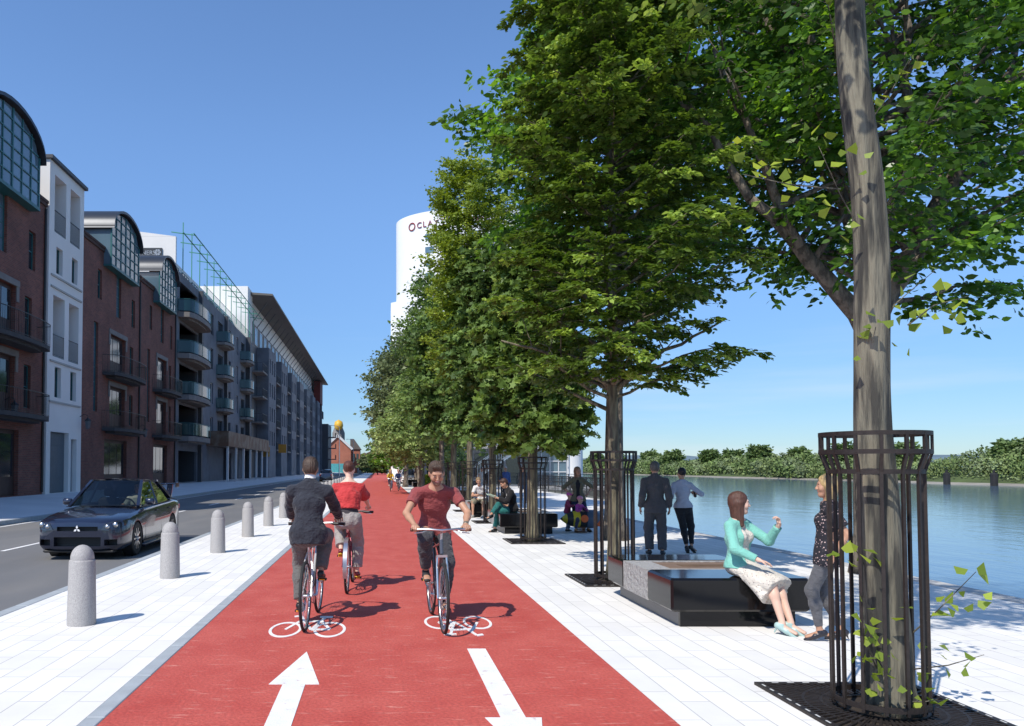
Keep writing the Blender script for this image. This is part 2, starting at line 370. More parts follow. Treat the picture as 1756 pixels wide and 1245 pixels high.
b = MB(); b.add([(XQ - 6, -80, -1.5), (140, -80, -1.5), (140, 1400, -1.5), (XQ - 6, 1400, -1.5)], [(0, 1, 2, 3)])
b.build('river', water_mat(), label='calm blue river with small ripples beyond the quay', kind='structure')
M_mud = pm('grey_mud_shore', (.27, .25, .21), .9, .25, .2); M_bank = pm('grassy_bank', (.07, .10, .03), .95, .4, .15, bump=.4, bs=3)
b = MB(); rows = []
for k in range(90):
    yy = -60 + k * 16; o = 2.0 * math.sin(k * .9) + 1.3 * math.sin(k * 2.3)
    rows.append([(108 + o, yy, -1.9), (110.5 + o, yy, -1.32), (112.3 + o, yy, -1.15), (116 + o, yy, .2), (140, yy, .8), (3000, yy, 1.5)])
b.grid(rows, 0); mats = []
for i in range(len(b.f)): b.m[i] = 0 if (i % 5) < 2 else 1
b.build('far_bank', [M_mud, M_bank], kind='structure', smooth='all', label='low muddy shore and grassy bank across the river')
# distant hills on the town side
b = MB(); rows = []
for k in range(60):
    x = -1500 + k * 60; h = 10 + 14 * abs(math.sin(k * .23)) + 5 * math.sin(k * 1.1)
    rows.append([(x, 1500, -1), (x, 1620, h), (x, 1900, h * 1.2), (x, 2300, -2)])
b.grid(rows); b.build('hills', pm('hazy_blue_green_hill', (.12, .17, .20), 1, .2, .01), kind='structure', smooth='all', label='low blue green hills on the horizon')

# ================================================================ leaves and trees
def leaf_mesh(name, pos, dirs, nrm, size, shape, mats, midx=None, parent=None, size_var=.3, seed=1, curl=.15):
    """pos,dirs,nrm: (n,3) arrays; one flat leaf polygon each"""
    g = np.random.default_rng(seed); n = len(pos)
    d = dirs / (np.linalg.norm(dirs, axis=1, keepdims=True) + 1e-9)
    s = np.cross(d, nrm); s /= (np.linalg.norm(s, axis=1, keepdims=True) + 1e-9); u = np.cross(s, d)
    L_ = size * (1 + size_var * (g.random(n) * 2 - 1)); L_ = L_[:, None]
    T = {'oval': [(0, 0), (.28, .24), (.62, .25), (1, 0), (.62, -.25), (.28, -.24)],
         'lance': [(0, 0), (.35, .15), (1, 0), (.35, -.15)],
         'kite': [(0, 0), (.42, .32), (1, 0), (.42, -.32)],
         'fan': [(0, 0), (.75, .45), (1, .05), (.8, -.42)],
         'star': [(0, 0), (.10, .20), (.05, .52), (.42, .30), (.62, .50), (.66, .16), (1, 0), (.66, -.16), (.62, -.50), (.42, -.30), (.05, -.52), (.10, -.20)]}[shape]
    k = len(T); V = np.empty((n, k, 3), np.float32)
    for i, (a, w_) in enumerate(T):
        V[:, i] = pos + d * (L_ * a) + s * (L_ * w_) + u * (L_ * (-curl * a * a + abs(w_) * .25))
    me = bpy.data.meshes.new(name); me.vertices.add(n * k); me.vertices.foreach_set('co', V.ravel())
    me.loops.add(n * k); me.loops.foreach_set('vertex_index', np.arange(n * k, dtype=np.int32))
    me.polygons.add(n); me.polygons.foreach_set('loop_start', np.arange(0, n * k, k, dtype=np.int32))
    for mt in mats: me.materials.append(mt)
    if midx is not None: me.polygons.foreach_set('material_index', midx.astype(np.int32))
    me.update(calc_edges=True)
    o = link(name, me, parent)
    if parent is not None: KIDS.setdefault(parent.name, []).append(o)
    return o
def leafmat(name, col, trans=.3, island=.35, rough=.5, var=.1): return pm(name, col, rough, var, .6, island=island, trans=trans, spec=.35)
LM = dict(
    horn=[leafmat('hornbeam_leaf', (.10, .165, .026), .36, island=.25), leafmat('hornbeam_leaf_pale', (.30, .42, .08), .34, island=.2)],
    ash=[leafmat('ash_leaf', (.068, .145, .022), .40, rough=.32), leafmat('ash_leaf_bright', (.16, .31, .04), .45, rough=.32)],
    maple=[leafmat('maple_leaf', (.12, .19, .042), .3), leafmat('maple_leaf_pale', (.20, .29, .065), .3)],
    gold=[leafmat('golden_green_leaf', (.19, .26, .03), .28, island=.15), leafmat('golden_leaf', (.29, .37, .05), .28, island=.2)],
    bank=[leafmat('bank_leaf', (.11, .17, .05), .2), leafmat('bank_leaf_pale', (.16, .22, .08), .2)],
    mid=[leafmat('mid_green_leaf', (.10, .165, .042), .3), leafmat('mid_green_leaf_pale', (.18, .27, .07), .3)],
    pale=[leafmat('pale_green_leaf', (.23, .31, .10), .3), leafmat('pale_leaf', (.32, .40, .15), .3)],
    olive=[leafmat('olive_grey_leaf', (.13, .165, .07), .25), leafmat('olive_leaf', (.18, .22, .095), .25)],
    lime=[leafmat('lime_leaf', (.30, .38, .05), .4, island=.2), leafmat('lime_leaf_dark', (.20, .28, .04), .4, island=.2)])
def limb(mb, p0, p1, r0, r1, bend=.15, n=6, rn=None, sides=7):
    rn = rn or rnd; p0 = Vector(p0); p1 = Vector(p1); Ld = (p1 - p0).length
    o = Vector((rn.uniform(-1, 1), rn.uniform(-1, 1), rn.uniform(-.3, .8))) * bend * Ld
    pts = [p0.lerp(p1, t) + o * (4 * t * (1 - t)) * .5 + Vector((rn.uniform(-1, 1), rn.uniform(-1, 1), rn.uniform(-1, 1))) * (.018 * Ld if 0 < t < 1 else 0) for t in [i / n for i in range(n + 1)]]
    mb.tube(pts, [r0 + (r1 - r0) * i / n for i in range(n + 1)], sides)
    return pts
def tree(name, x, y, trunk_pts, trunk_r, env, zlo, zhi, nb, nl, lsize, shape, lm, bark, label, cat='tree', group=None, seed=1, asc=.35, droop=.2,
         limbs=None, leafflat=.75, twig=.55, pale=.3, zb=0., sides=14, clump=None, env_x=None, flare=1.35, spread=.06):
    """env(t) crown radius for t in 0..1 from zlo to zhi"""
    rn = random.Random(seed); g = np.random.default_rng(seed)
    root = empty(name, (x, y, zb), 0, label, cat, group)
    tb = MB(); P = [Vector(p) for p in trunk_pts]; K = len(P)
    # refine trunk path
    Q = []; RR = []
    nseg = 5
    for i in range(K - 1):
        for k in range(nseg):
            t = k / nseg; Q.append(P[i].lerp(P[i + 1], t)); RR.append(trunk_r[i] + (trunk_r[i + 1] - trunk_r[i]) * t)
    Q.append(P[-1]); RR.append(trunk_r[-1]); Q2 = list(Q)
    for _ in range(3):
        Q2 = [Q2[0]] + [(Q2[i - 1] + Q2[i] * 2 + Q2[i + 1]) / 4 for i in range(1, len(Q2) - 1)] + [Q2[-1]]
    RR[0] *= flare; RR[1] *= 1 + (flare - 1) * .35
    vs0 = len(tb.v); tb.tube(Q2, RR, sides)
    for i in range(vs0, len(tb.v)):            # slight fluting of the bark
        k = (i - vs0) // sides
        if k >= len(Q2): break
        c_ = Q2[k]; v = Vector(tb.v[i]); a = math.atan2(v.y - c_.y, v.x - c_.x)
        f = 1 + .05 * math.sin(a * 5 + k * .25) + .035 * math.sin(a * 3 - k * .4 + 1)
        tb.v[i] = tuple(c_ + (v - c_) * f)
    def trunk_at(z):
        for i in range(len(Q2) - 1):
            if Q2[i + 1].z >= z: 
                t = (z - Q2[i].z) / max(1e-6, Q2[i + 1].z - Q2[i].z); return Q2[i].lerp(Q2[i + 1], max(0, min(1, t))), RR[i]
        return Q2[-1], RR[-1]
    tw_p = []; tw_d = []
    if limbs:
        for (p0, p1, r0, r1) in limbs:
            pts = limb(tb, p0, p1, r0, r1, .12, 8, rn, 9)
            for k in range(5):
                i = rn.randint(3, 7); q = pts[i]; e = q + Vector((rn.uniform(-1, 1), rn.uniform(-1, 1), rn.uniform(.1, 1))) * (Vector(p1) - Vector(p0)).length * .4
                limb(tb, q, e, r1 * .9, r1 * .25, .12, 5, rn, 5)
    for bI in range(nb):
        t = (bI + rn.random()) / nb; t = t ** .9; z = zlo + (zhi - zlo) * t
        rad = env(t) * rn.uniform(.55, 1.06); a = bI * 2.39996 + rn.uniform(-.4, .4)
        z0 = max(z - rad * asc, trunk_pts[0][2] + zlo * .72); p0, tr = trunk_at(z0)
        ex = env_x(a) if env_x else 1.0
        end = Vector((p0.x + math.cos(a) * rad * ex, p0.y + math.sin(a) * rad * ex, z + rn.uniform(-.15, .15) * rad))
        br = min(tr * .45, .012 + .014 * rad)
        if z0 > Q2[-1].z - .01: p0 = Q2[-1] + Vector((0, 0, 0)) ; br = min(br, .02)
        pts = limb(tb, p0, end, br, .004, .10, 5, rn, 5)
        # twigs along branch
        nt_ = max(4, int(rad * 7))
        for k in range(nt_):
            f = .22 + .78 * (k + rn.random()) / nt_; i = min(4, int(f * 5)); q = pts[i].lerp(pts[i + 1], f * 5 - i) if i < 5 else pts[5]
            side = 1 if k % 2 else -1; bd = (pts[min(5, i + 1)] - pts[i]).normalized()
            sd = Vector((-bd.y, bd.x, 0)) * side
            td = (bd * rn.uniform(.5, 1.2) + sd * rn.uniform(.4, 1.1) + Vector((0, 0, rn.uniform(-.35, .25) - droop * .3))).normalized()
            tl = twig * rn.uniform(.6, 1.3) * (1.1 - .5 * f) * (.5 + .5 * min(1, rad))
            tw_p.append((q, td, tl))
    # twig stems only for near trees
    if spread < .1 and lsize > .05:
        for (q, td, tl) in tw_p[::2]: tb.tube([q, q + td * tl * .5, q + td * tl + Vector((0, 0, -droop * tl * .2))], [.004, .003, .0015], 3, cap=False)
    q = np.array([t_[0][:] for t_ in tw_p]); td = np.array([t_[1][:] for t_ in tw_p]); tl = np.array([t_[2] for t_ in tw_p])
    idx = g.integers(0, len(q), nl); f = g.random(nl) ** .8
    side = np.where(g.random(nl) < .5, 1., -1.)
    perp = np.stack([-td[idx, 1], td[idx, 0], np.zeros(nl)], 1) * side[:, None]
    pos = q[idx] + td[idx] * (tl[idx] * f)[:, None] + g.normal(0, spread, (nl, 3)) * np.array([1, 1, .5]); pos[:, 2] -= droop * tl[idx] * f * f
    ld = td[idx] * .6 + perp * .8 + g.normal(0, .25, (nl, 3)); ld[:, 2] -= droop * .5
    nr = np.zeros((nl, 3)); nr[:, 2] = leafflat; nr += g.normal(0, 1 - leafflat + .12, (nl, 3))
    # whole clusters share a tone
    tone = g.random(len(q)) < pale; mi = np.where(tone[idx], 1, 0)
    tb.build('trunk', bark, root, smooth='all')
    leaf_mesh('crown', pos, ld, nr, lsize, shape, LM[lm], mi, root, seed=seed)
    return root
# ---- the tree row
XR = 3.40
ROW = [5.13, 11.0, 16.8, 22.7, 28.6, 34.5, 40.4]
def straight(h, r0, r1, lean=0., wob=.05, seed=0, z0=0.):
    rn = random.Random(seed); n = 6
    return ([(lean * i / n + (rn.uniform(-wob, wob) if 0 < i < n else 0), (rn.uniform(-wob, wob) if 0 < i < n else 0), z0 + (h - z0) * i / n) for i in range(n + 1)], [r0 + (r1 - r0) * i / n for i in range(n + 1)])
# nearest tree: bent fluted trunk, crown above the picture, a few lime leaves lower down
tp = [(0.03, 0, 0), (.02, 0, .5), (-.03, 0, 1.2), (-.055, .01, 1.9), (-.05, 0, 2.5), (-.035, 0, 3.1), (-.055, 0, 3.65), (-.13, 0, 4.3), (-.16, 0, 4.9), (-.12, 0, 5.8), (-.05, 0, 6.8), (0, 0, 8.2)]
tr = [.145, .136, .130, .110, .104, .103, .100, .092, .088, .085, .06, .02]
t1 = tree('young_tree', XR, ROW[0], tp, tr, lambda t: 1.9 * math.sin(math.pi * min(1, .12 + t * .85)) ** .7, 5.2, 8.6, 50, 7000, .09, 'oval', 'horn', M_bark,
          'nearest tree with a thick bent ridged grey trunk rising out of the picture', group='young trees planted along the quay', seed=3, sides=28, flare=1.2)
def shoots(root, specs, lsize=.075, seed=5):
    g = np.random.default_rng(seed); P = []; D = []; tb = MB()
    for (p0, p1, n, sp) in specs:
        p0 = np.array(p0, float); p1 = np.array(p1, float); tb.tube([tuple(p0), tuple((p0 + p1) / 2 + g.normal(0, .02, 3)), tuple(p1)], [.006, .004, .002], 4)
        for k in range(n):
            f = .25 + .85 * g.random(); P.append(p0 + (p1 - p0) * f + g.normal(0, sp, 3)); D.append(g.normal(0, 1, 3) * [1, .6, .4] + (0, 0, -.5))
    P = np.array(P); D = np.array(D); N_ = g.normal(0, .4, P.shape) + (0, -.5, .5)
    tb.build('shoot_stem', M_bark, root, smooth='all')
    leaf_mesh('shoot_leaves', P, D, N_, lsize, 'fan', LM['lime'], g.integers(0, 2, len(P)), root, seed=seed, curl=.1)
shoots(t1, [((.1, 0, .45), (.5, -.15, .95), 15, .09), ((.05, -.1, .3), (.42, -.3, .45), 9, .06), ((-.1, -.05, .3), (-.30, -.25, .80), 22, .07), ((-.05, -.1, .1), (-.22, -.3, .35), 14, .06),
            ((0, -.13, .1), (.10, -.33, .18), 8, .06), ((-.1, 0, .9), (-.32, -.1, 1.15), 10, .06), ((.0, 0, 2.5), (.32, -.1, 2.95), 14, .11), ((.2, 0, 2.6), (.62, 0, 2.8), 14, .10), ((-.05, 0, 2.4), (-.15, -.2, 2.55), 7, .05),
            ((-.08, 0, 3.2), (-.5, -.2, 3.75), 26, .16), ((-.3, -.1, 3.5), (-.95, -.1, 3.6), 20, .13), ((-.1, 0, 3.9), (.25, -.1, 4.5), 18, .12)])
# second tree: broad dark hornbeam
tp, tr_ = straight(9.2, .098, .02, .0, .03, 2)
def env2(t): return (1.65 if t < .1 else 1.72 - (t - .1) * .55) * (1 if t < .85 else max(.25, 1 - (t - .85) * 4.5))
t2 = tree('young_tree', XR, ROW[1], tp, tr_, env2, 3.0, 10.2, 150, 80000, .088, 'oval', 'horn', M_bark2,
     'broad dark green hornbeam whose crown fills the middle of the picture', group='young trees planted along the quay', seed=11, asc=.42, droop=.30, twig=.62, pale=.16, leafflat=.80, spread=.035, env_x=lambda a: 1.22 if math.cos(a) > 0 else 1.0,
     limbs=[((0, 0, 2.7), (1.55, -.2, 3.75), .045, .012), ((0, 0, 2.75), (-1.6, .1, 3.5), .042, .012), ((0, 0, 2.6), (-.9, -.3, 3.1), .03, .01), ((.02, 0, 2.9), (.6, -.3, 4.2), .04, .012)])
tp, tr_ = straight(6.0, .135, .03, .02, .04, 4)
t3 = tree('young_tree', XR, ROW[2], tp, tr_, lambda t: 1.22 * math.sin(math.pi * min(1, .28 + t * .68)) ** .6, 2.1, 6.7, 90, 20000, .15, 'star', 'maple', M_bark2,
     'third tree of the row with star shaped maple leaves above a rough olive trunk', group='young trees planted along the quay', seed=12, asc=.15, droop=.45, twig=.6, leafflat=.45, pale=.35,
     limbs=[((0, 0, 2.3), (-1.3, 0, 3.0), .045, .012), ((0, 0, 2.5), (1.2, 0, 3.4), .045, .012)])
tp, tr_ = straight(7.4, .13, .03, -.05, .04, 5)
t4 = tree('young_tree', XR, ROW[3], tp, tr_, lambda t: 1.5 * math.sin(math.pi * min(1, .25 + t * .7)) ** .6, 2.6, 8.4, 90, 24000, .15, 'star', 'mid', M_bark2,
     'fourth tree of the row with mid green leaves and a slim pale trunk', group='young trees planted along the quay', seed=13, asc=.2, droop=.4, twig=.7, leafflat=.45)
tp, tr_ = straight(12.4, .13, .02, .03, .05, 6)
t5 = tree('young_tree', XR, ROW[4], tp, tr_, lambda t: 1.65 * math.sin(math.pi * min(1, .18 + t * .72)) ** .55, 5.0, 13.6, 130, 48000, .125, 'kite', 'gold', M_bark2,
     'tall rounded tree with small golden green leaves', group='young trees planted along the quay', seed=14, asc=.6, droop=.3, twig=.55, leafflat=.2, spread=.13, env_x=lambda a: 1.75 if math.cos(a) > 0 else 1.0)
tp, tr_ = straight(10.5, .16, .03, .0, .05, 7)
t6 = tree('young_tree', XR, ROW[5], tp, tr_, lambda t: 2.2 * math.sin(math.pi * min(1, .22 + t * .7)) ** .6, 3.0, 9.0, 80, 18000, .2, 'star', 'mid', M_bark2,
     'bushy sixth tree of the row with plain green leaves', group='young trees planted along the quay', seed=15, droop=.4, twig=.9, leafflat=.4, spread=.14)
tp, tr_ = straight(11.5, .16, .03, -.1, .06, 8)
t7 = tree('young_tree', XR, ROW[6], tp, tr_, lambda t: 2.7 * math.sin(math.pi * min(1, .2 + t * .72)) ** .6, 3.2, 12.3, 80, 18000, .2, 'kite', 'mid', M_bark3,
     'seventh tree of the row seen against the white hotel tower', group='young trees planted along the quay', seed=16, droop=.4, twig=1.0, leafflat=.3, spread=.2, pale=.5)
far = [(2.6, 47, 4.4, 'pale', 2.5, 2.3, 7.0, 'low pale green tree leaning over the lane edge', 12000, .24),
       (3.0, 55, 4.3, 'olive', 3.6, 3.5, 11.5, 'tall olive grey tree behind the pale low one', 15000, .26),
       (2.2, 64, 4.2, 'olive', 3.4, 4.0, 12.5, 'olive tree furthest out over the cycle lane', 13000, .3),
       (3.6, 74, 4.2, 'ash', 3.2, 3.0, 11.0, 'dark green tree far down the row', 11000, .32),
       (3.2, 86, 4.5, 'ash', 4.0, 2.2, 9.5, 'rich green tree near the far end of the row', 11000, .34),
       (3.0, 104, 4.5, 'mid', 4.2, 2.4, 11.0, 'last distant tree of the row beside the brown wall', 9000, .4)]
for i, (x, y, rr, lm, er, zl, zh, lab, nl, ls) in enumerate(far):
    tp, tr_ = straight(zh * .85, .2, .05, rnd.uniform(-.4, .4), .12, 20 + i)
    tree('quay_tree', x, y, tp, tr_, lambda t, er=er: er * math.sin(math.pi * min(1, .2 + t * .72)) ** .6, zl, zh, 60, nl, ls, 'kite', lm, M_bark3, lab, group='older trees further along the quay', seed=40 + i, droop=.4, twig=1.3, leafflat=.3, spread=.28, sides=8)
# two big walnut-like trees on the river side
ash_l = [((.0, 0, 3.7), (-2.0, -.4, 5.7), .15, .07), ((-2.0, -.4, 5.7), (-3.4, -.4, 7.6), .07, .03), ((-1.2, -.3, 5.0), (-2.6, -.6, 7.9), .08, .03), ((0, 0, 4.1), (-.9, -.3, 7.0), .13, .07), ((-.9, -.3, 7.0), (-2.2, -.3, 9.4), .07, .03),
         ((.05, 0, 3.9), (1.1, -.3, 5.9), .19, .11), ((1.1, -.3, 5.9), (2.4, -.3, 8.4), .11, .04), ((1.1, -.3, 5.9), (3.9, -.2, 7.2), .07, .03), ((.2, 0, 4.5), (.5, -.2, 9.0), .12, .04), ((-.9, -.3, 6.6), (-1.5, -.9, 9.6), .07, .03)]
tp, tr_ = straight(9.6, .25, .08, .1, .05, 31)
tree('walnut_tree', 7.62, 11.75, tp, tr_, lambda t: 3.75 * math.sin(math.pi * min(1, .20 + t * .62)) ** .55, 5.0, 12.0, 95, 40000, .135, 'oval', 'ash', M_bark3,
     'large spreading tree with glossy dark green leaves and thick forked limbs over the water', group='big spreading trees by the river', seed=33, asc=.35, droop=.5, twig=.85, leafflat=.45, limbs=ash_l, pale=.35, spread=.07)
tp, tr_ = straight(11, .23, .06, .1, .05, 32)
tree('walnut_tree', 5.35, 17.2, tp, tr_, lambda t: (3.6 if .28 < t < .54 else 2.8 if t < .3 else 2.7 - (t - .54) * 3.2) * min(1, .35 + t * 3), 5.2, 16.0, 110, 30000, .18, 'oval', 'ash', M_bark3,
     'tall dark green tree rising behind the broad hornbeam', group='big spreading trees by the river', seed=37, asc=.4, droop=.5, twig=1.1, leafflat=.45, pale=.4, spread=.12)

# ---- tree guards and grates
def ring_band(mb, r, z0, z1, th=.012, n=40):
    mb.lathe([(r - th, z0), (r, z0), (r, z1), (r - th, z1), (r - th, z0)], n)
def make_guard():
    root = empty('tree_guard', (0, 0, 0)); n = 14; H = 1.62
    b = MB()
    for z0, z1, r_ in ((1.822, 1.85, .328), (1.70, 1.73, .328), (1.57, 1.60, .284), (.05, .085, .284)): b = MB(); ring_band(b, r_, z0, z1, .014); b.build('ring', M_cage, root, smooth=30)
    b = MB()
    for i in range(n):
        a = 2 * math.pi * (i + .5) / n; c, s_ = math.cos(a), math.sin(a); up = Vector((-s_, c, 0))
        P = [(.277 * c, .277 * s_, .03), (.277 * c, .277 * s_, 1.585), (.319 * c, .319 * s_, 1.71), (.319 * c, .319 * s_, 1.84)]
        for k in range(3): b.bar(P[k], P[k + 1], .020, .018, up=(c, s_, 0))
    b.build('bars', M_cage, root)
    return root
def make_grate():
    root = empty('tree_grate', (0, 0, 0)); h = .58; b = MB()
    for s_ in (-1, 1):
        b.box(-h, h, s_ * h - (.05 if s_ > 0 else 0), s_ * h + (0 if s_ > 0 else .05), .001, .022)
        b.box(s_ * h - (.05 if s_ > 0 else 0), s_ * h + (0 if s_ > 0 else .05), -h + .05, h - .05, .001, .0218)
    for i in range(9):
        for sg in (-1, 1): b.box(sg * (h - .025) - .006, sg * (h - .025) + .006, -h + .12 + i * .115, -h + .17 + i * .115, .0222, .0232, 1); b.box(-h + .12 + i * .115, -h + .17 + i * .115, sg * (h - .025) - .006, sg * (h - .025) + .006, .0222, .0232, 1)
    b.build('frame', [M_cage, pm('pale_slot', (.6, .6, .58), .7)], root)
    b = MB(); rn = random.Random(3)
    for q in range(4):
        Rm = Matrix.Rotation(q * math.pi / 2, 4, 'Z')
        for i in range(19):
            y = .26 + i * .0; a = -0.78 + 1.56 * i / 18
            r0 = .28 + .03 * (i % 2); r1 = (h - .052) / max(math.cos(a), .01)
            p0 = Rm @ Vector((r0 * math.sin(a), r0 * math.cos(a), .012)); p1 = Rm @ Vector(((h - .052) * math.tan(a) if abs(math.tan(a)) < 1 else (h - .052) * math.copysign(1, a), h - .052, .012))
            b.bar(p0, p1, .016, .014, up=(0, 0, 1))
    for r_ in (.27, .37, .48):
        ring_band(b, r_, .0035 , .0185, .018, 36)
    b.build('slats', M_cage, root)
    s_ = MB(); s_.box(-h + .05, h - .05, -h + .05, h - .05, .0006, .004); s_.build('soil_bed', M_soil, root)
    return root
g0 = make_guard(); r0 = make_grate(); names = ['around the nearest thick grey trunk', 'around the broad hornbeam trunk beside the black bench', 'around the olive maple trunk', 'around the fourth trunk behind the two seated men', 'around the fifth trunk of the row', 'around the sixth trunk of the row', 'around the seventh trunk of the row']
for i, yy in enumerate(ROW):
    g_ = g0 if i == 0 else copy_tree(g0); g_.location = (XR - (.05 if i == 0 else 0), yy, 0.02)
    tag(g_, 'dark steel tree guard ' + names[i], 'tree guard', 'tree guards along the quay')
    g_ = r0 if i == 0 else copy_tree(r0); g_.location = (XR, yy + (.0 if i else .05), 0)
    tag(g_, 'square dark iron grate ' + names[i], 'tree grate', 'tree grates along the quay')

# ---- bollards
def make_bollard():
    b = MB(); b.lathe([(0, 0), (.146, 0), (.145, .02), (.132, .655), (.127, .668), (.118, .672), (.118, .69)] + [(.118 * math.cos(a), .69 + .135 * math.sin(a)) for a in [R(x) for x in range(8, 90, 10)]] + [(.0, .826)], 28)
    return b.build('stone_bollard', M_granite, smooth=50)
b0 = make_bollard(); wher = ['just outside the picture on the left', 'nearest the viewer', 'second in the picture, beside the car', 'third from the front', 'fourth from the front', 'fifth, left of the dark suit']
for i in range(26):
    o = b0 if i == 0 else b0.copy()
    if i: C.objects.link(o)
    o.location = (-3.1, 4.62 + 3.34 * i, .0); o.rotation_euler = (0, 0, i * 1.3)
    if i < 6: tag(o, 'grey granite bollard with domed top on white paving, ' + wher[i], 'bollard', 'bollards along the road edge')
    else: tag(o, 'distant grey granite bollard, %s from the front of the long line' % ('sixth seventh eighth ninth tenth eleventh twelfth thirteenth fourteenth fifteenth sixteenth seventeenth eighteenth nineteenth twentieth twenty-first twenty-second twenty-third twenty-fourth twenty-fifth'.split()[i - 6]), 'bollard', 'bollards along the road edge')

# ---- benches
def carve_mat():
    m = pm('carved_granite', (.40, .385, .37), .8, .12, 60, col2=(.26, .25, .24), c2lo=.5, c2hi=.56, bump=.9, bs=16); return m
M_base = pm('dark_plinth_granite', (.14, .14, .145), .45, .15, 80)
def make_bench(L_=2.15):
    root = empty('stone_bench'); x0, x1 = 0, 1.42; s1 = .70; s2 = L_ - .62
    b = MB(); b.cbox(x0, x1, 0, s1, .165, .505, .022); b.build('seat', M_polish, root, smooth=30)
    b = MB(); b.cbox(x0, x1, s2, L_, .165, .505, .022); b.build('seat', M_polish, root, smooth=30)
    b = MB(); b.box(x0 + .004, x0 + .30, s1 + .002, s2 - .002, .167, .500); b.box(x1 - .25, x1 - .004, s1 + .002, s2 - .002, .167, .500)
    b.box(x0 + .30, x1 - .25, s1 + .002, s1 + .10, .167, .4995); b.box(x0 + .30, x1 - .25, s2 - .10, s2 - .002, .167, .4995)
    b.build('planter_block', carve_mat(), root)
    b = MB(); n = 6; w_ = (s2 - s1 - .2) / n
    for i in range(n):
        if i == 2 or i == 3:
            b.box(x0 + .30, x0 + .52, s1 + .1 + i * w_ + .006, s1 + .1 + (i + 1) * w_ - .006, .44, .492)
        else: b.box(x0 + .30, x1 - .25, s1 + .1 + i * w_ + .006, s1 + .1 + (i + 1) * w_ - .006, .44, .492)
    b.build('timber_slats', M_wood, root)
    b = MB(); b.box(x0 + .12, x1 - .12, .13, L_ - .13, .001, .1645); b.build('plinth', [M_base], root)
    b = MB(); b.box(x0 + .119, x1 - .12, .085, .129, .001, .164); b.build('plinth_face', M_polish, root)
    return root
bn = make_bench(); BL = [(2.97, 7.75, 'nearest black stone bench with the seated woman on its end'), (2.97, 18.65, 'black stone bench under the man reading, left of the rocker'), (2.97, 24.85, 'black stone bench under the man in shorts'), (3.0, 36.0, 'black stone bench beyond the two seated men'),
      (3.0, 46.0, 'small far black bench right of the smiling rider'), (2.6, 58, 'very far dark bench left of the smiling rider, nearer one'), (2.6, 70, 'furthest dark bench beside the two child riders')]
for i, (x, y, lab) in enumerate(BL):
    o = bn if i == 0 else copy_tree(bn); o.location = (x, y, 0); tag(o, lab, 'bench', 'stone benches along the quay')
# ================================================================ buildings on the left (facades on the plane X = FX, facing +X)
FX = -17.0
def wall_open(mb, u0, u1, z0, z1, opens, x=FX, depth=.22, m=0, mr=None):
    """street facade along Y with real openings; opens = [(ya, yb, za, zb)]"""
    mr = m if mr is None else mr
    us = sorted({u0, u1, *[o[0] for o in opens], *[o[1] for o in opens]}); zs = sorted({z0, z1, *[o[2] for o in opens], *[o[3] for o in opens]})
    us = [u for u in us if u0 <= u <= u1]; zs = [z for z in zs if z0 <= z <= z1]
    for i in range(len(us) - 1):
        for k in range(len(zs) - 1):
            cu, cz = (us[i] + us[i + 1]) / 2, (zs[k] + zs[k + 1]) / 2
            if any(o[0] < cu < o[1] and o[2] < cz < o[3] for o in opens): continue
            mb.add([(x, us[i], zs[k]), (x, us[i + 1], zs[k]), (x, us[i + 1], zs[k + 1]), (x, us[i], zs[k + 1])], [(0, 1, 2, 3)], m)
    for (a, c, z_, t) in opens:
        xi = x - depth
        mb.add([(x, a, z_), (x, c, z_), (xi, c, z_), (xi, a, z_)], [(0, 1, 2, 3)], mr); mb.add([(x, a, t), (x, c, t), (xi, c, t), (xi, a, t)], [(3, 2, 1, 0)], mr)
        mb.add([(x, a, z_), (xi, a, z_), (xi, a, t), (x, a, t)], [(0, 1, 2, 3)], mr); mb.add([(x, c, z_), (xi, c, z_), (xi, c, t), (x, c, t)], [(3, 2, 1, 0)], mr)
def block(mb, y0, y1, z1, back=12, x=FX, m=0, z0=.0, inset=.23):
    """side, back and top of a building volume behind the facade"""
    xb = x - back
    mb.add([(x, y0, z0), (xb, y0, z0), (xb, y0, z1), (x, y0, z1)], [(0, 1, 2, 3)], m); mb.add([(x, y1, z0), (x, y1, z1), (xb, y1, z1), (xb, y1, z0)], [(0, 1, 2, 3)], m)
    mb.add([(xb, y0, z0), (xb, y1, z0), (xb, y1, z1), (xb, y0, z1)], [(0, 1, 2, 3)], m)
    mb.add([(x, y0, z1), (xb, y0, z1), (xb, y1, z1), (x, y1, z1)], [(0, 1, 2, 3)], m)
M_dint = pm('dark_interior', (.02, .02, .022), .9, .3, 1); MATS['dint'] = M_dint
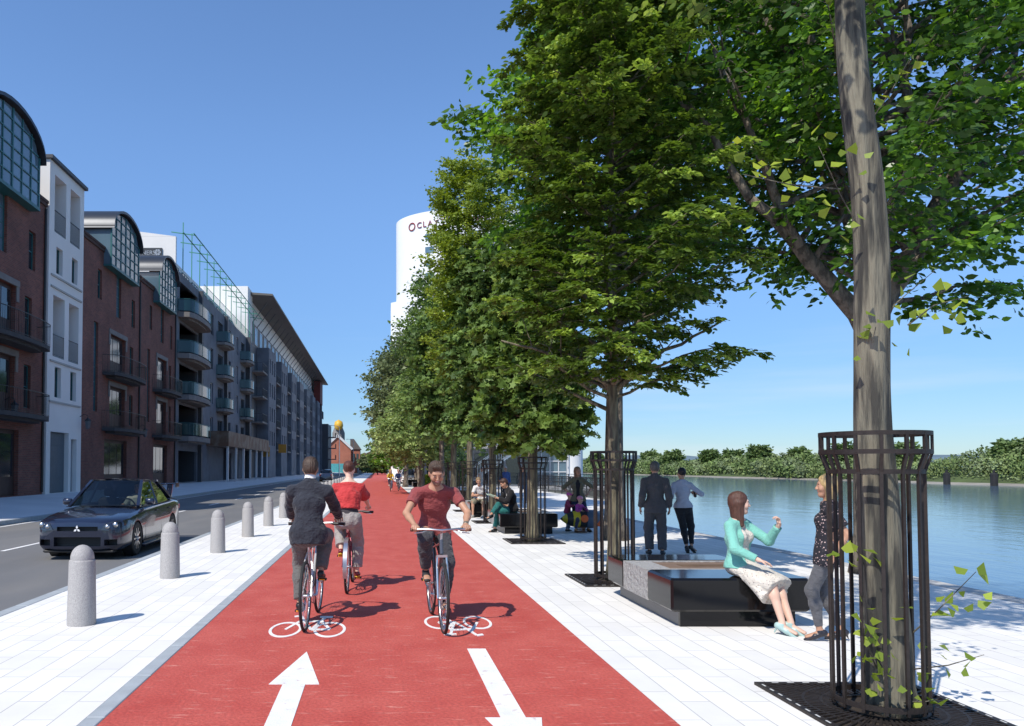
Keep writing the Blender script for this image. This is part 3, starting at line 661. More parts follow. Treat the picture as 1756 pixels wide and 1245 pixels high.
def window(parent, ya, yb, za, zb, x=FX, fm=None, gm=None, nv=1, nh=1, rec=.14, fw=.06, label=None, name='window', blind=0.):
    fm = fm or M_teal; gm = gm or M_glass; b = MB(); xx = x - rec; e = .004
    ya += e; yb -= e; za += e; zb -= e
    b.box(xx - .06, xx, ya, ya + fw, za, zb); b.box(xx - .06, xx, yb - fw, yb, za, zb)
    b.box(xx - .06, xx - .001, ya + fw, yb - fw, za, za + fw); b.box(xx - .06, xx - .001, ya + fw, yb - fw, zb - fw, zb)
    for i in range(1, nv + 1):
        y = ya + (yb - ya) * i / (nv + 1); b.box(xx - .055, xx - .003, y - fw * .4, y + fw * .4, za + fw, zb - fw)
    for i in range(1, nh + 1):
        z = za + (zb - za) * i / (nh + 1); b.box(xx - .052, xx - .005, ya + fw, yb - fw, z - fw * .4, z + fw * .4)
    f = b.build(name, fm, parent, label=label)
    g = MB(); g.add([(xx - .03, ya + fw * .5, za + fw * .5), (xx - .03, yb - fw * .5, za + fw * .5), (xx - .03, yb - fw * .5, zb - fw * .5), (xx - .03, ya + fw * .5, zb - fw * .5)], [(0, 1, 2, 3)])
    g.build('pane', gm, f)
    if blind:
        q = MB(); zz = zb - (zb - za) * blind; q.add([(xx - .10, ya + fw, zz), (xx - .10, yb - fw, zz), (xx - .10, yb - fw, zb - fw), (xx - .10, ya + fw, zb - fw)], [(0, 1, 2, 3)]); q.build('blind', pm('pale_blind', (.5, .5, .47), .9, .1), f)
    return f
def rail_path(mb, pts, z0, z1, step=.11, bar=.012, top=.04):
    for i in range(len(pts) - 1):
        a = Vector((*pts[i], 0)); c = Vector((*pts[i + 1], 0)); Ld = (c - a).length; n = max(1, int(Ld / step)); up = (c - a).cross(Vector((0, 0, 1)))
        mb.bar(a + Vector((0, 0, z1)), c + Vector((0, 0, z1)), top, .03, up=(0, 0, 1)); mb.bar(a + Vector((0, 0, z0 + .06)), c + Vector((0, 0, z0 + .06)), .02, .02, up=(0, 0, 1))
        for k in range(n + 1):
            p = a.lerp(c, k / n); mb.bar(p + Vector((0, 0, z0)), p + Vector((0, 0, z1)), bar, bar)
def bow_balcony(parent, y0, y1, z, x=FX, proj=1.1, rail=1.05, slab_m=None, rail_m=None, glass=False, name='balcony', th=.2):
    pts = []; n = 10; yc = (y0 + y1) / 2; hw = (y1 - y0) / 2
    for i in range(n + 1):
        a = math.pi * i / n; pts.append((x + .02 + proj * (max(0, math.sin(a)) ** .38), yc - hw * math.cos(a)))
    b = MB(); b.prism([(p[0], p[1]) for p in pts], z - th, z); b.prism([(x + .02 + (p[0] - x - .02) * .75, yc + (p[1] - yc) * .8) for p in pts], z - th - .14, z - th - .002)
    o = b.build(name, slab_m or M_stone, parent)
    r = MB()
    if glass:
        r.grid([[(p[0], p[1], z + .1) for p in pts], [(p[0], p[1], z + rail - .05) for p in pts]])
        g = r.build('glass_panel', pm('dark_teal_glass', (.012, .045, .055), .15, .2, .4, spec=.5), o, smooth='all'); r = MB()
        for i in range(n): r.bar((*pts[i], z + rail), (*pts[i + 1], z + rail), .05, .04, up=(0, 0, 1))
        for p in pts[::2]: r.bar((*p, z), (*p, z + rail), .04, .04)
        r.build('railing', rail_m or M_iron, o)
    else:
        rail_path(r, pts, z, z + rail, .13); r.build('railing', rail_m or M_iron, o)
    return o
def lantern(x, y, z, label):
    root = empty('wall_lantern', (x, y, z), 0, label, 'lantern', 'wall lanterns on the brick buildings')
    b = MB(); b.tube([(0, 0, .1), (.25, 0, .25), (.45, 0, .15), (.45, 0, 0)], .02, 6); b.build('bracket', M_iron, root)
    b = MB(); b.lathe([(.02, 0), (.17, -.12), (.18, -.14), (.12, -.55), (.03, -.62)], 6, (.45, 0, 0)); b.build('lamp_shade', pm('lantern_glass', (.10, .11, .12), .2, .1), root)
    b = MB(); b.lathe([(.02, .08), (.05, .02), (.21, -.12), (.19, -.14)], 6, (.45, 0, .0)); b.build('cap', M_iron, root)
def brick_unit(name, label, y0, y1, H, bay, wins, balcs, doors, seed=0, back=12, bd=6.):
    """bay=(ya,yb,zbot,zspring,rise): barrel roofed glazed bay. wins: (ya,yb,za,zb,nv,nh)."""
    root = empty(name, (0, 0, 0), 0, label, 'building')
    b = MB(); op = [(w_[0], w_[1], w_[2], w_[3]) for w_ in wins] + [(d_[0], d_[1], d_[2], d_[3]) for d_ in doors] + [(bay[0] + .12, bay[1] - .12, bay[2], H - .02)]
    wall_open(b, y0, y1, 0, H, op); block(b, y0, y1, H, back)
    b.build('wall', M_brick, root)
    # coping and cornice
    for ca, cb_ in ((y0 + .01, bay[0] - .01), (bay[1] + .01, y1 - .01)): c = MB(); c.box(FX - .25, FX + .14, ca, cb_, H + .002, H + .14); c.box(FX + .002, FX + .09, ca, cb_, H - .18, H + .001); c.build('coping', pm('dark_brick_coping', (.07, .04, .035), .9, .2), root)
    for w_ in wins:
        window(root, *w_[:4], nv=w_[4], nh=w_[5], gm=(M_gglass if w_[5] > 1 else M_glass), blind=rnd.choice([0, 0, .3, .5, .9]))
    for d_ in doors:
        f = MB(); x = FX - .2; f.box(x - .06, x, d_[0] + .01, d_[1] - .01, d_[2] + .01, d_[3] - .01)
        n = 3
        dd = f.build('door', pm('dark_timber_door', (.055, .028, .022), .6, .2, 3), root)
        gg = MB()
        for i in range(n):
            a = d_[0] + .12 + (d_[1] - d_[0] - .2) * i / n; gg.box(x + .001, x + .012, a, a + (d_[1] - d_[0] - .2) / n - .1, d_[2] + .9, d_[3] - .2)
        gg.build('door_pane', M_glass, dd)
        l_ = MB(); l_.box(FX + .002, FX + .07, d_[0] - .28, d_[1] + .28, d_[3] + .01, d_[3] + .30); l_.box(FX + .002, FX + .05, d_[0] - .26, d_[0] - .02, d_[3] - .7, d_[3] + .008); l_.box(FX + .002, FX + .05, d_[1] + .02, d_[1] + .26, d_[3] - .7, d_[3] + .008)
        if d_[2] > 3: l_.build('lintel', M_stone, root)
    for q in balcs: bow_balcony(root, q[0], q[1], q[2], slab_m=pm('dark_balcony_slab', (.05, .05, .052), .8, .2))
    # glazed bay
    ya, yb, zb, zs, rise = bay; xo = FX + .5; yc = (ya + yb) / 2; hw = (yb - ya) / 2; n = 14
    def top(y): return zs + rise * max(0, 1 - ((y - yc) / hw) ** 2) ** .5 - .02
    g = MB(); ys = [ya + (yb - ya) * i / n for i in range(n + 1)]
    g.grid([[(xo - .05, y, zb) for y in ys], [(xo - .05, y, top(y)) for y in ys]]); g.grid([[(xo - .05, ya + .03, zb), (xo - .05, ya + .03, zs)], [(FX - bd + .3, ya + .03, zb), (FX - bd + .3, ya + .03, zs)]]); g.grid([[(xo - .05, yb - .03, zb), (xo - .05, yb - .03, zs)], [(FX - bd + .3, yb - .03, zb), (FX - bd + .3, yb - .03, zs)]])
    bayo = MB(); nvb = 6
    for i in range(nvb + 1):
        y = ya + (yb - ya) * i / nvb; y = min(max(y, ya + .05), yb - .05); wd = .11 if i % 3 == 0 else .06; bayo.box(xo - .09, xo, y - wd / 2, y + wd / 2, zb, max(top(y), zs * .999))
    z = zb
    while z < zs + rise * .8:
        if z <= zs: bayo.box(xo - .085, xo - .005, ya + .06, yb - .06, z, z + .06)
        else:
            k = math.sqrt(max(0, 1 - ((z - zs) / rise) ** 2)) * hw - .1; bayo.box(xo - .085, xo - .005, yc - k, yc + k, z, z + .06)
        z += .62
    bayo.box(FX - .2, xo + .02, ya - .02, yb + .02, zb - .12, zb - .002)
    bo = bayo.build('glazed_bay', M_teal, root); g.build('pane', M_gglass, bo)
    s = MB(); s.box(FX - bd + .3, FX - .3, ya + .04, ya + .14, H, zs); s.build('bay_cheek', pm('grey_bay_cheek', (.25, .24, .22), .8), root)
    rf = MB(); rows = []
    for i in range(n + 1):
        a = math.pi * i / n; y = yc - (hw + .18) * math.cos(a); z0 = zs + (rise + .08) * math.sin(a); rows.append([(xo + .22, y, z0), (xo + .22, y, z0 + .16), (FX - bd, y, z0 + .16), (FX - bd, y, z0)])
    rf.grid(rows, closed=True); rf.build('roof', pm('dark_roof_metal', (.035, .04, .05), .4, .1, metal=.4), root, smooth=30)
    b = MB(); b.tube([(FX + .06, y1 - .15, .4), (FX + .06, y1 - .15, H - .3)], .06, 8); b.build('downpipe', M_iron, root)
    return root
def std_unit(y0, label, H=15.0, Lh=10.4, bd=6.):
    """one repeat of the brick house type, 10 m of street each"""
    k = Lh / 10.4
    W = [(y0 + 2.4 * k, y0 + 3.1 * k, 11.9, 13.7, 0, 1), (y0 + 8.6 * k, y0 + 9.3 * k, 11.3, 13.2, 0, 1),
         (y0 + 1.9 * k, y0 + 2.6 * k, 5.0, 10.4, 1, 5), (y0 + 8.3 * k, y0 + 9.0 * k, 7.9, 9.9, 0, 1), (y0 + 8.3 * k, y0 + 9.0 * k, 4.5, 6.6, 0, 1),
         (y0 + 5.6 * k, y0 + 6.5 * k, 11.4, 14.2, 0, 3)]
    D = [(y0 + 4.6 * k, y0 + 7.4 * k, 7.6, 10.1), (y0 + 4.6 * k, y0 + 7.4 * k, 4.2, 6.8), (y0 + 3.8 * k, y0 + 7.9 * k, .32, 3.4)]
    Bc = [(y0 + 3.3 * k, y0 + 9.6 * k, 7.55), (y0 + 3.3 * k, y0 + 9.6 * k, 4.1)]
    return brick_unit('brick_house', label, y0, y0 + Lh, H, (y0 + 3.3 * k, y0 + 8.6 * k, 14.2, 16.4, 1.5), W, Bc, D, bd=bd)
uA = std_unit(27.6, 'dark red brick building at the left edge with an arched teal glazed top', 15.1, 10.7)
uC = std_unit(43.0, 'dark red brick building right of the narrow cream tower with an arched glazed top', 15.1, 10.6)
uD = std_unit(53.7, 'smaller looking dark red brick building just before the white gable wall', 15.1, 9.3, bd=1.6)
uZ = std_unit(16.8, 'dark red brick building before the left edge of the picture', 15.1, 10.7)
# narrow cream tower between the brick buildings
root = empty('cream_tower', (0, 0, 0), 0, 'narrow cream rendered tower with paired loggias between two dark brick buildings', 'building')
y0, y1 = 38.4, 42.9; b = MB(); cols = [(39.0, 40.45), (41.0, 42.35)]; op = []
for (a, c) in cols: op += [(a, c, 13.9, 16.9), (a, c, 7.4, 10.6)]
lows = [(39.3, 40.1, 11.8, 13.2), (41.3, 42.1, 11.8, 13.2), (39.3, 40.1, 5.3, 6.9), (41.3, 42.1, 5.3, 6.9)]
gar = (38.9, 41.2, .3, 3.5); sd = (41.5, 42.3, .3, 3.2)
wall_open(b, y0, y1, 0, 17.5, op + lows + [gar, sd], x=FX + .12, depth=.3); block(b, y0, y1, 17.5, 12, x=FX + .12); 
for o_ in op:   # loggia interior
    xi = FX - 1.6; b.add([(FX - .18, o_[0], o_[2]), (xi, o_[0], o_[2]), (xi, o_[0], o_[3]), (FX - .18, o_[0], o_[3])], [(0, 1, 2, 3)]); b.add([(FX - .18, o_[1], o_[2]), (xi, o_[1], o_[2]), (xi, o_[1], o_[3]), (FX - .18, o_[1], o_[3])], [(0, 1, 2, 3)])
    b.add([(xi, o_[0], o_[2]), (xi, o_[1], o_[2]), (xi, o_[1], o_[3]), (xi, o_[0], o_[3])], [(0, 1, 2, 3)]); b.add([(FX - .18, o_[0], o_[2]), (xi, o_[0], o_[2]), (xi, o_[1], o_[2]), (FX - .18, o_[1], o_[2])], [(0, 1, 2, 3)]); b.add([(FX - .18, o_[0], o_[3]), (xi, o_[0], o_[3]), (xi, o_[1], o_[3]), (FX - .18, o_[1], o_[3])], [(0, 1, 2, 3)])
b.build('wall', M_render, root, normals=False)
for z in (11.55, 10.95, 7.1, 5.0): 
    q = MB(); q.box(FX + .122, FX + .19, y0 + .25, y1 - .25, z, z + .09); q.build('string_course', M_cream, root)
for o_ in op:
    r_ = MB(); rail_path(r_, [(FX + .1, o_[0] + .03), (FX + .1, o_[1] - .03)], o_[2] + .05, o_[2] + 1.15, .12); r_.build('railing', M_iron, root)
    window(root, o_[0] + .15, o_[1] - .15, o_[2] + .02, o_[3] - .35, x=FX - 1.42, nv=1, nh=0, name='balcony_door')
for o_ in lows: window(root, *o_, x=FX + .12, nv=0, nh=0, rec=.2)
q = MB(); q.box(FX - .2, FX - .12, gar[0] + .01, gar[1] - .01, .3, 3.49)
for i in range(9): q.box(FX - .119, FX - .10, gar[0] + .05, gar[1] - .05, .36 + i * .35, .66 + i * .35)
q.build('garage_door', pm('blue_grey_shutter', (.10, .13, .15), .6, .1), root)
q = MB(); q.box(FX - .2, FX - .12, sd[0] + .01, sd[1] - .01, .3, 3.19); q.build('door', pm('pale_grey_door', (.28, .3, .32), .6, .1), root)
q = MB(); q.box(FX - 12.2, FX + .3, y0 - .12, y1 + .12, 17.502, 17.68); q.build('roof', pm('dark_roof_edge', (.04, .04, .045), .5), root)
lantern(FX + .14, 42.65, 4.4, 'black wall lantern at the foot of the cream tower'); lantern(FX + .02, 53.5, 4.4, 'black wall lantern between the two brick buildings right of the cream tower')
lantern(FX + .02, 34.3, 4.6, 'black wall lantern at the left edge of the picture')
# ---- grey apartment building with stacked corner balconies
root = empty('apartment_building', (0, 0, 0), 0, 'grey apartment building with stacked curved balconies and a green steel roof pergola', 'building')
DY0, DY1, DH = 63.2, 101.0, 18.3
b = MB(); op = []; xs = FX
rowsz = [4.3, 7.8, 11.3, 14.8]; bays = [72.5, 76.8, 86.0, 90.5, 98.0]
for z in rowsz:
    for y in bays: op.append((y - .62, y + .62, z + .35, z + 2.45))
bd = [(79.6, 82.2), (93.0, 95.4)]
for z in rowsz:
    for (a, c) in bd: op.append((a, c, z, z + 2.35))
corner = (64.2, 70.6)
for z in rowsz + [.35]: op.append((corner[0], corner[1], z + .02, z + 2.75))
gops = [(84.5, 87.2, .32, 3.3), (89.0, 91.7, .32, 3.3), (94.5, 98, .32, 3.3)]
wall_open(b, DY0, DY1, 0, DH, op + gops, depth=.2)
block(b, DY0, DY1, DH, 11)
wallD = b.build('wall', M_grey, root)
q = MB()      # recesses behind corner balconies
for z in rowsz + [.35]:
    q.add([(FX - .2, corner[0], z), (FX - 1.8, corner[0], z), (FX - 1.8, corner[1], z), (FX - .2, corner[1], z)], [(0, 1, 2, 3)]); q.add([(FX - 1.8, corner[0], z), (FX - 1.8, corner[1], z), (FX - 1.8, corner[1], z + 2.8), (FX - 1.8, corner[0], z + 2.8)], [(0, 1, 2, 3)])
    q.add([(FX - .2, corner[1], z), (FX - 1.8, corner[1], z), (FX - 1.8, corner[1], z + 2.8), (FX - .2, corner[1], z + 2.8)], [(0, 1, 2, 3)]); q.add([(FX - .2, corner[0], z), (FX - 1.8, corner[0], z), (FX - 1.8, corner[0], z + 2.8), (FX - .2, corner[0], z + 2.8)], [(0, 1, 2, 3)])
q.build('recess', M_dgrey, root)
for o_ in op[:20]: window(root, *o_, nv=1, nh=0, fm=M_wframe if rnd.random() < .3 else M_dgrey, blind=rnd.choice([0, 0, 0, .4, .8]))
for o_ in op[20:28]: window(root, *o_, nv=2, nh=0, fm=M_dgrey, name='balcony_door')
for o_ in gops: window(root, *o_, nv=2, nh=1, fm=M_dgrey, name='shop_window')
for z in rowsz + [.35]: window(root, corner[0] + .3, corner[1] - .3, z + .05, z + 2.6, x=FX - 1.6, nv=5, nh=0, fm=M_teal, name='balcony_door')
for z in rowsz:
    bow_balcony(root, corner[0] - .7, corner[1] + .9, z, proj=1.5, rail=1.1, slab_m=M_stone, rail_m=M_teal, glass=True, th=.42)
for z in rowsz:
    for (a, c) in bd: bow_balcony(root, a - .7, c + .9, z, proj=1.3, rail=1.1, slab_m=M_stone, rail_m=M_teal, glass=True, th=.28)
for ya, yb, xo in ((82.9, 83.4, .35), (71.0, 71.5, .35), (96.3, 96.7, .55)): q = MB(); q.box(FX + .003, FX + xo, ya, yb, .3, DH - .01); q.build('pilaster', M_dgrey, root)
# white gable, penthouse
q = MB(); q.box(FX - 12, FX - .03, DY0 - .3, DY0 - .005, 13.0, 21.0)
q.prism([(FX - 12, 21.01), (FX - .03, 21.01), (FX - 3.8, 21.5), (FX - 12, 21.5)], DY0 - .3, DY0 - .005, xf=lambda p: (p[0], p[2], p[1])); q.build('gable_wall', M_render, root)
q = MB(); q.box(FX - 10, FX - 2.2, DY0 + 1, DY1 - 2, DH + .01, 21.0); q.build('penthouse', M_render, root)
for k in range(9): window(root, DY0 + 2 + k * 3.9, DY0 + 4.6 + k * 3.9, DH + .3, 20.6, x=FX - 2.1 + .02, nv=2, nh=0, rec=.0, fm=M_teal, gm=M_gglass, name='penthouse_window')
q = MB(); rail_path(q, [(FX + .02, 73), (FX + .02, DY1)], DH, DH + 1.1, .5, bar=.03); q.build('roof_railing', M_teal, root)
M_green = pm('green_painted_steel', (.05, .26, .17), .5, .1)
q = MB()
for k in range(13):
    y = DY0 + .4 + k * 3.0; q.bar((FX + .4, y, DH), (FX + .4, y, 22.4), .07); q.bar((FX + 1.5, y, 21.3), (FX - .6, y, 21.6), .07)
for x, z in ((FX + 1.4, 21.35), (FX + .5, 21.45)): q.bar((x, DY0, z), (x, DY0 + 38.5, z), .07)
q.build('pergola', M_green, root)
# name board on the gable
q = MB(); q.box(FX - 4.6, FX - 1.15, DY0 - .42, DY0 - .305, 19.0, 20.0); sb = q.build('sign_board', pm('charcoal_sign', (.03, .035, .042), .5), root)
M_sgn = pm('grey_sign_lettering', (.33, .37, .42), .5, 0)
t = text_mesh('lettering', 'SCHOONERS', .50, M_sgn, sb, .01); t.location = (FX - 3.15, DY0 - .43, 19.42); t.rotation_euler = (R(90), 0, 0)
t = text_mesh('lettering', 'bar & food', .22, M_sgn, sb, .01); t.location = (FX - 2.4, DY0 - .43, 19.1); t.rotation_euler = (R(90), 0, 0)
q = MB()
for k in range(6):
    a = math.pi * 2 * k / 6; q.lathe([(0, .0), (.11, .0), (.11, .015), (0, .015)], 12, (FX - 1.5 + .16 * math.cos(a), DY0 - .445, 19.62 + .16 * math.sin(a)), axis='y')
q.build('emblem', M_sgn, sb)
# canopy and hanging signs on the ground floor
q = MB(); q.box(FX + .01, FX + 2.2, 74.5, 102.0, 3.75, 5.25); q.build('canopy', pm('rusty_brown_fascia', (.15, .075, .04), .7, .2, .4, col2=(.22, .17, .12)), root)
q = MB()
for k in range(7): q = MB(); q.box(FX + 1.9, FX + 2.1, 75 + k * 4.4, 75.25 + k * 4.4, .3, 3.745); q.build('canopy_post', M_wframe, root)
so = MB(); so.box(FX + 1.2, FX + 2.25, 102.1, 102.2, 3.1, 4.4); so.build('hanging_sign', pm('mustard_sign', (.45, .25, .03), .6, .1), label='yellow square hanging sign at the end of the brown canopy', cat='sign')
so = MB(); so.box(FX + 1.62, FX + 2.8, 115.9, 116.05, 3.9, 5.2); so.build('hanging_sign', pm('mustard_sign2', (.50, .22, .02), .6, .1), label='orange square hanging sign on the long grey building', cat='sign')
# ---- long grey building with the oversailing roof
root = empty('apartment_building', (0, 0, 0), 0, 'long grey apartment building with a big flat oversailing roof', 'building')
EY0, EY1, EH = 101.2, 205.0, 21.2; b = MB(); op = []; fl = [4.4, 7.8, 11.2, 14.6, 18.0]
bayY = [104 + i * 14.0 for i in range(8)]
b.box(FX - 12, FX - .02, EY0, EY1, 0, EH)
b.build('wall', M_dgrey, root)
q = MB()
for k, y in enumerate(bayY):
    ya, yb = y + 1.5, min(y + 9.0, EY1 - .2); wall_open(q, ya, yb, .3, 18.4, [(ya + .8 + i * 2.3, ya + 1.9 + i * 2.3, z + .4, z + 2.4) for i in range(3) for z in fl[:4]], x=FX + 1.6, depth=.2)
    q.add([(FX - .02, ya, .3), (FX + 1.6, ya, .3), (FX + 1.6, ya, 18.4), (FX - .02, ya, 18.4)], [(0, 1, 2, 3)]); q.add([(FX - .02, yb, .3), (FX + 1.6, yb, .3), (FX + 1.6, yb, 18.4), (FX - .02, yb, 18.4)], [(0, 1, 2, 3)])
    q.add([(FX - .02, ya, 18.4), (FX + 1.6, ya, 18.4), (FX + 1.6, yb, 18.4), (FX - .02, yb, 18.4)], [(0, 1, 2, 3)])
q.build('projecting_bay', M_grey, root)
for k, y in enumerate(bayY):
    ya = y + 1.5
    for i in range(3):
        for z in fl[:4]:
            if ya + 1.9 + i * 2.3 < EY1: window(root, ya + .8 + i * 2.3, ya + 1.9 + i * 2.3, z + .4, z + 2.4, x=FX + 1.6, nv=0 if k > 2 else 1, nh=0, fm=M_wframe if (i + k) % 3 == 0 else M_dgrey, gm=M_gglass if (i + k) % 3 == 0 else M_glass)
    for z in fl[:4]:
        if k < 6:
            s_ = MB(); s_.box(FX - .01, FX + 1.5, y - 3.2, y + 1.2, z - .2, z); o = s_.build('balcony', M_stone, root)
            r_ = MB(); rail_path(r_, [(FX + 1.45, y - 3.2), (FX + 1.45, y + 1.2)], z, z + 1.05, .28 if k < 3 else .5, bar=.02); rail_path(r_, [(FX + .05, y - 3.2), (FX + 1.45, y - 3.2)], z, z + 1.05, .3, bar=.02); r_.build('railing', M_iron, o)
for k in range(24):
    y = EY0 + 2 + k * 4.2; window(root, y, y + 2.2, 18.5, 20.9, x=FX + .04, rec=.0, nv=1, nh=0, fm=M_wframe, gm=M_gglass, name='penthouse_window')
q = MB(); q.box(FX - 12, FX - .04, EY0 - 3.5, EY0 - .005, 17.5, 25.2); q.box(FX - 12, FX - .6, EY0, EY1, EH + .01, 25.1); q.build('penthouse', M_render, root)
q = MB(); q.prism([(FX - 13, 25.3), (FX + 2.9, 24.4), (FX + 2.9, 24.65), (FX - 13, 25.75)], EY0 - 1.5, EY1 + 4, xf=lambda p: (p[0], p[2], p[1])); q.build('roof', pm('grey_brown_soffit', (.13, .12, .105), .7, .15, .3), root)
q = MB()
for k in range(26): q = MB(); q.bar((FX - .5, EY0 + 2 + k * 4.0, 21.3), (FX + 1.7, EY0 + 2 + k * 4.0, 24.3), .1); q.build('roof_strut', M_dgrey, root)
q = MB(); q.box(FX - .0, FX + 1.7, EY1 - 8, EY1, 18.45, 24.2); q.build('stair_tower', pm('dark_red_cladding', (.16, .03, .025), .7), root)
q = MB(); q.box(FX - 6, FX + 3.2, EY1 + .1, EY1 + 14, 0, 13.5); rr_ = q.build('end_block', M_dgrey, root)
for z in (4, 7, 10): 
    q = MB(); q.box(FX + 3.2, FX + 5.2, EY1 + 1, EY1 + 5, z - .2, z); o = q.build('balcony', M_dgrey, root); q = MB(); rail_path(q, [(FX + 5.1, EY1 + 1), (FX + 5.1, EY1 + 5)], z, z + 1.1, .6, bar=.05); q.build('railing', M_iron, o)

# ---- far brick house with a gable, and what stands round it
root = empty('gabled_house', (-13.0, 238, 0), 0, 'orange brick house with white edged gable at the end of the road', 'building', scale=1.38)
b = MB(); hw = 3.0; P = [(-hw, 0), (hw, 0), (hw, 5.6), (0, 8.4), (-hw, 5.6)]; b.prism(P, 0, 10, xf=lambda p: (p[0], p[2], p[1])); b.build('wall', M_orange, root)
b = MB(); b.bar((-hw - .4, -.2, 5.35), (.05, -.2, 8.55), .5, .3, up=(0, 1, 0)); b.bar((hw + .4, -.2, 5.35), (-.05, -.2, 8.55), .5, .3, up=(0, 1, 0)); b.build('gable_trim', M_wframe, root)
b = MB(); b.box(hw, hw + 2.0, 2, 9, 0, 5.4); b.build('side_wing', M_orange, root); b = MB(); b.prism([(hw - .2, 5.41), (hw + 2.3, 5.41), (hw + .6, 7.8), (hw - .2, 7.8)], 1.7, 9.3, xf=lambda p: (p[0], p[2], p[1])); b.build('roof', pm('slate_roof', (.12, .10, .09), .8, .2), root)
b = MB(); b.box(-2.6, 3.6, -.4, -.02, 0, 2.1); b.build('shop_front', pm('turquoise_shop_front', (.06, .28, .30), .6, .2), root)
for x in (hw + .4, hw + 1.2):
    b = MB(); b.box(x, x + .5, 1.93, 1.99, 2.6, 4.4); b.build('window', M_glass, root)
root = empty('crane_turret', (-13.8, 258, 0), 0, 'grey turret with a yellow ball on top behind the orange brick house', 'tower', scale=1.42)
b = MB(); b.lathe([(1.5, 0), (1.5, 9.5), (1.1, 10.5), (.6, 11.5)], 12); b.build('turret', M_stone, root); b = MB(); b.lathe([(0, 9.4), (.9, 9.8), (1.1, 10.6), (.9, 11.5), (0, 12.0)], 12, (.1, -1.4, .6)); b.build('ball', pm('yellow_paint', (.65, .38, .03), .5, .1), root, smooth='all')
def lamp_post(x, y, h, label):
    root = empty('street_lamp', (x, y, 0), 0, label, 'street lamp', 'street lamps'); b = MB(); b.tube([(0, 0, 0), (0, 0, h * .3), (0, 0, h - .3), (-.2, 0, h), (-1.3, 0, h + .15)], [.11, .09, .06, .05, .04], 8); b.build('pole', M_steel, root); b = MB(); b.cbox(-1.9, -1.3, -.14, .14, h + .08, h + .2, .04); b.build('lamp_head', M_steel, root)
lamp_post(-7.45, 142, 9.4, 'tall thin pale street lamp in front of the orange brick house')
lamp_post(-6.8, 200, 9.0, 'far street lamp at the end of the road')
root = empty('low_house', (0, 0, 0), 0, 'row of small pale houses with brown roofs far down the road', 'building')
for i in range(7):
    x = -8.5 + i * 1.3 * 2.2; y = 330 + i * 14; b = MB(); b.box(x - 7, x + 5, y, y + 9, -1, 4.5 + (i % 3)); b.build('wall', [M_cream, M_brick, M_stone][i % 3], root)
    b = MB(); b.prism([(x - 7.4, 4.51 + (i % 3)), (x + 5.4, 4.51 + (i % 3)), (x - 1, 7.5 + (i % 3))], y - .4, y + 9.4, xf=lambda p: (p[0], p[2], p[1])); b.build('roof', pm('brown_tiles', (.16, .10, .07), .9, .3), root)
b = MB(); b.cbox(-6.3, -6.0, 215, 330, 0, 1.6, .02); b.build('boundary_wall', M_stone, label='low stone wall along the far road', cat='wall')
# brown wall building at the end of the lane and round bush
root = empty('brick_warehouse', (0, 0, 0), 0, 'plain dark brown brick building at the end of the cycle lane behind the trees', 'building')
b = MB(); b.box(2.4, 22, 165, 180, 0, 6.8); b.build('wall', pm('plum_brown_brick', (.085, .045, .045), .9, .2, .5), root); b = MB(); b.box(2.2, 22.2, 164.8, 180.2, 6.802, 7.1); b.build('coping', M_dgrey, root)
tp, tr_ = straight(3.4, .15, .05, .1, .1, 60)
tree('round_tree', -.3, 172, tp, tr_, lambda t: 2.6 * math.sin(math.pi * min(1, .25 + t * .7)) ** .6, .8, 6.0, 40, 7000, .4, 'kite', 'mid', M_bark3, 'small round green tree left of the brown building at the end of the lane', seed=61, twig=1.0, leafflat=.2, spread=.2, sides=6)
for i, (x, y, h) in enumerate([(-3.6, 230, 5), (-6, 260, 6), (-2.5, 280, 7)]):
    tp, tr_ = straight(h * .6, .15, .05, .1, .1, 62 + i); tree('round_tree', x, y, tp, tr_, lambda t: 2.8 * math.sin(math.pi * min(1, .25 + t * .7)) ** .6, .8, h, 30, 3500, .6, 'kite', ['olive', 'gold', 'olive'][i], M_bark3, ['small far olive tree by the low houses', 'small far golden tree by the low houses', 'small hazy tree beyond the end of the road'][i], seed=63 + i, twig=1.2, leafflat=.2, spread=.3, sides=6)

# ---- white hotel tower
root = empty('hotel_tower', (21, 166, 0), 0, 'tall white curved hotel tower rising behind the trees', 'building')
rx, ry, HT = 17.2, 11.0, 55.4; b = MB()
def ep(a, k=1.0): return (rx * k * math.cos(a), ry * k * math.sin(a))
b.prism([ep(2 * math.pi * i / 64) for i in range(64)], 0, HT); b.build('wall', pm('white_cladding', (.84, .84, .83), .5, .02, .2), root, smooth=25)
b = MB(); b.prism([(-18.4, -2), (-14, -7), (-14, 6), (-18.4, 4)], 0, 37.5); b.build('lower_wing', MATS['white_cladding'], root)
b = MB()
for i in range(48):
    a0 = 2 * math.pi * i / 48; b.bar((*ep(a0, .9), HT), (*ep(a0, .9), HT + .01), .1)
b.tube([(-9, -5, HT), (-9, -5, HT + 2.4)], .12, 6); b.tube([(-6, -6, HT), (-6, -6, HT + 4)], .1, 6); b.cbox(-7.2, -5.2, -7, -5.5, HT, HT + 1.5, .2); b.tube([(-4, -6, HT), (-4, -6, HT + 2.2)], .1, 6); b.build('antenna', M_steel, root)
M_red = pm('red_lettering', (.42, .04, .055), .5, 0); M_plum = pm('plum_lettering', (.24, .05, .09), .5, 0)
def on_wall(o, arc_x, z):
    """place a flat piece on the curved face at plan x"""
    a = -math.acos(max(-1, min(1, arc_x / rx))); x, y = ep(a); nx, ny = x / rx ** 2, y / ry ** 2; l_ = math.hypot(nx, ny); nx /= l_; ny /= l_
    o.location = (x + nx * .12, y + ny * .12, z); o.rotation_euler = (R(90), 0, math.atan2(nx, -ny))
lb = MB()
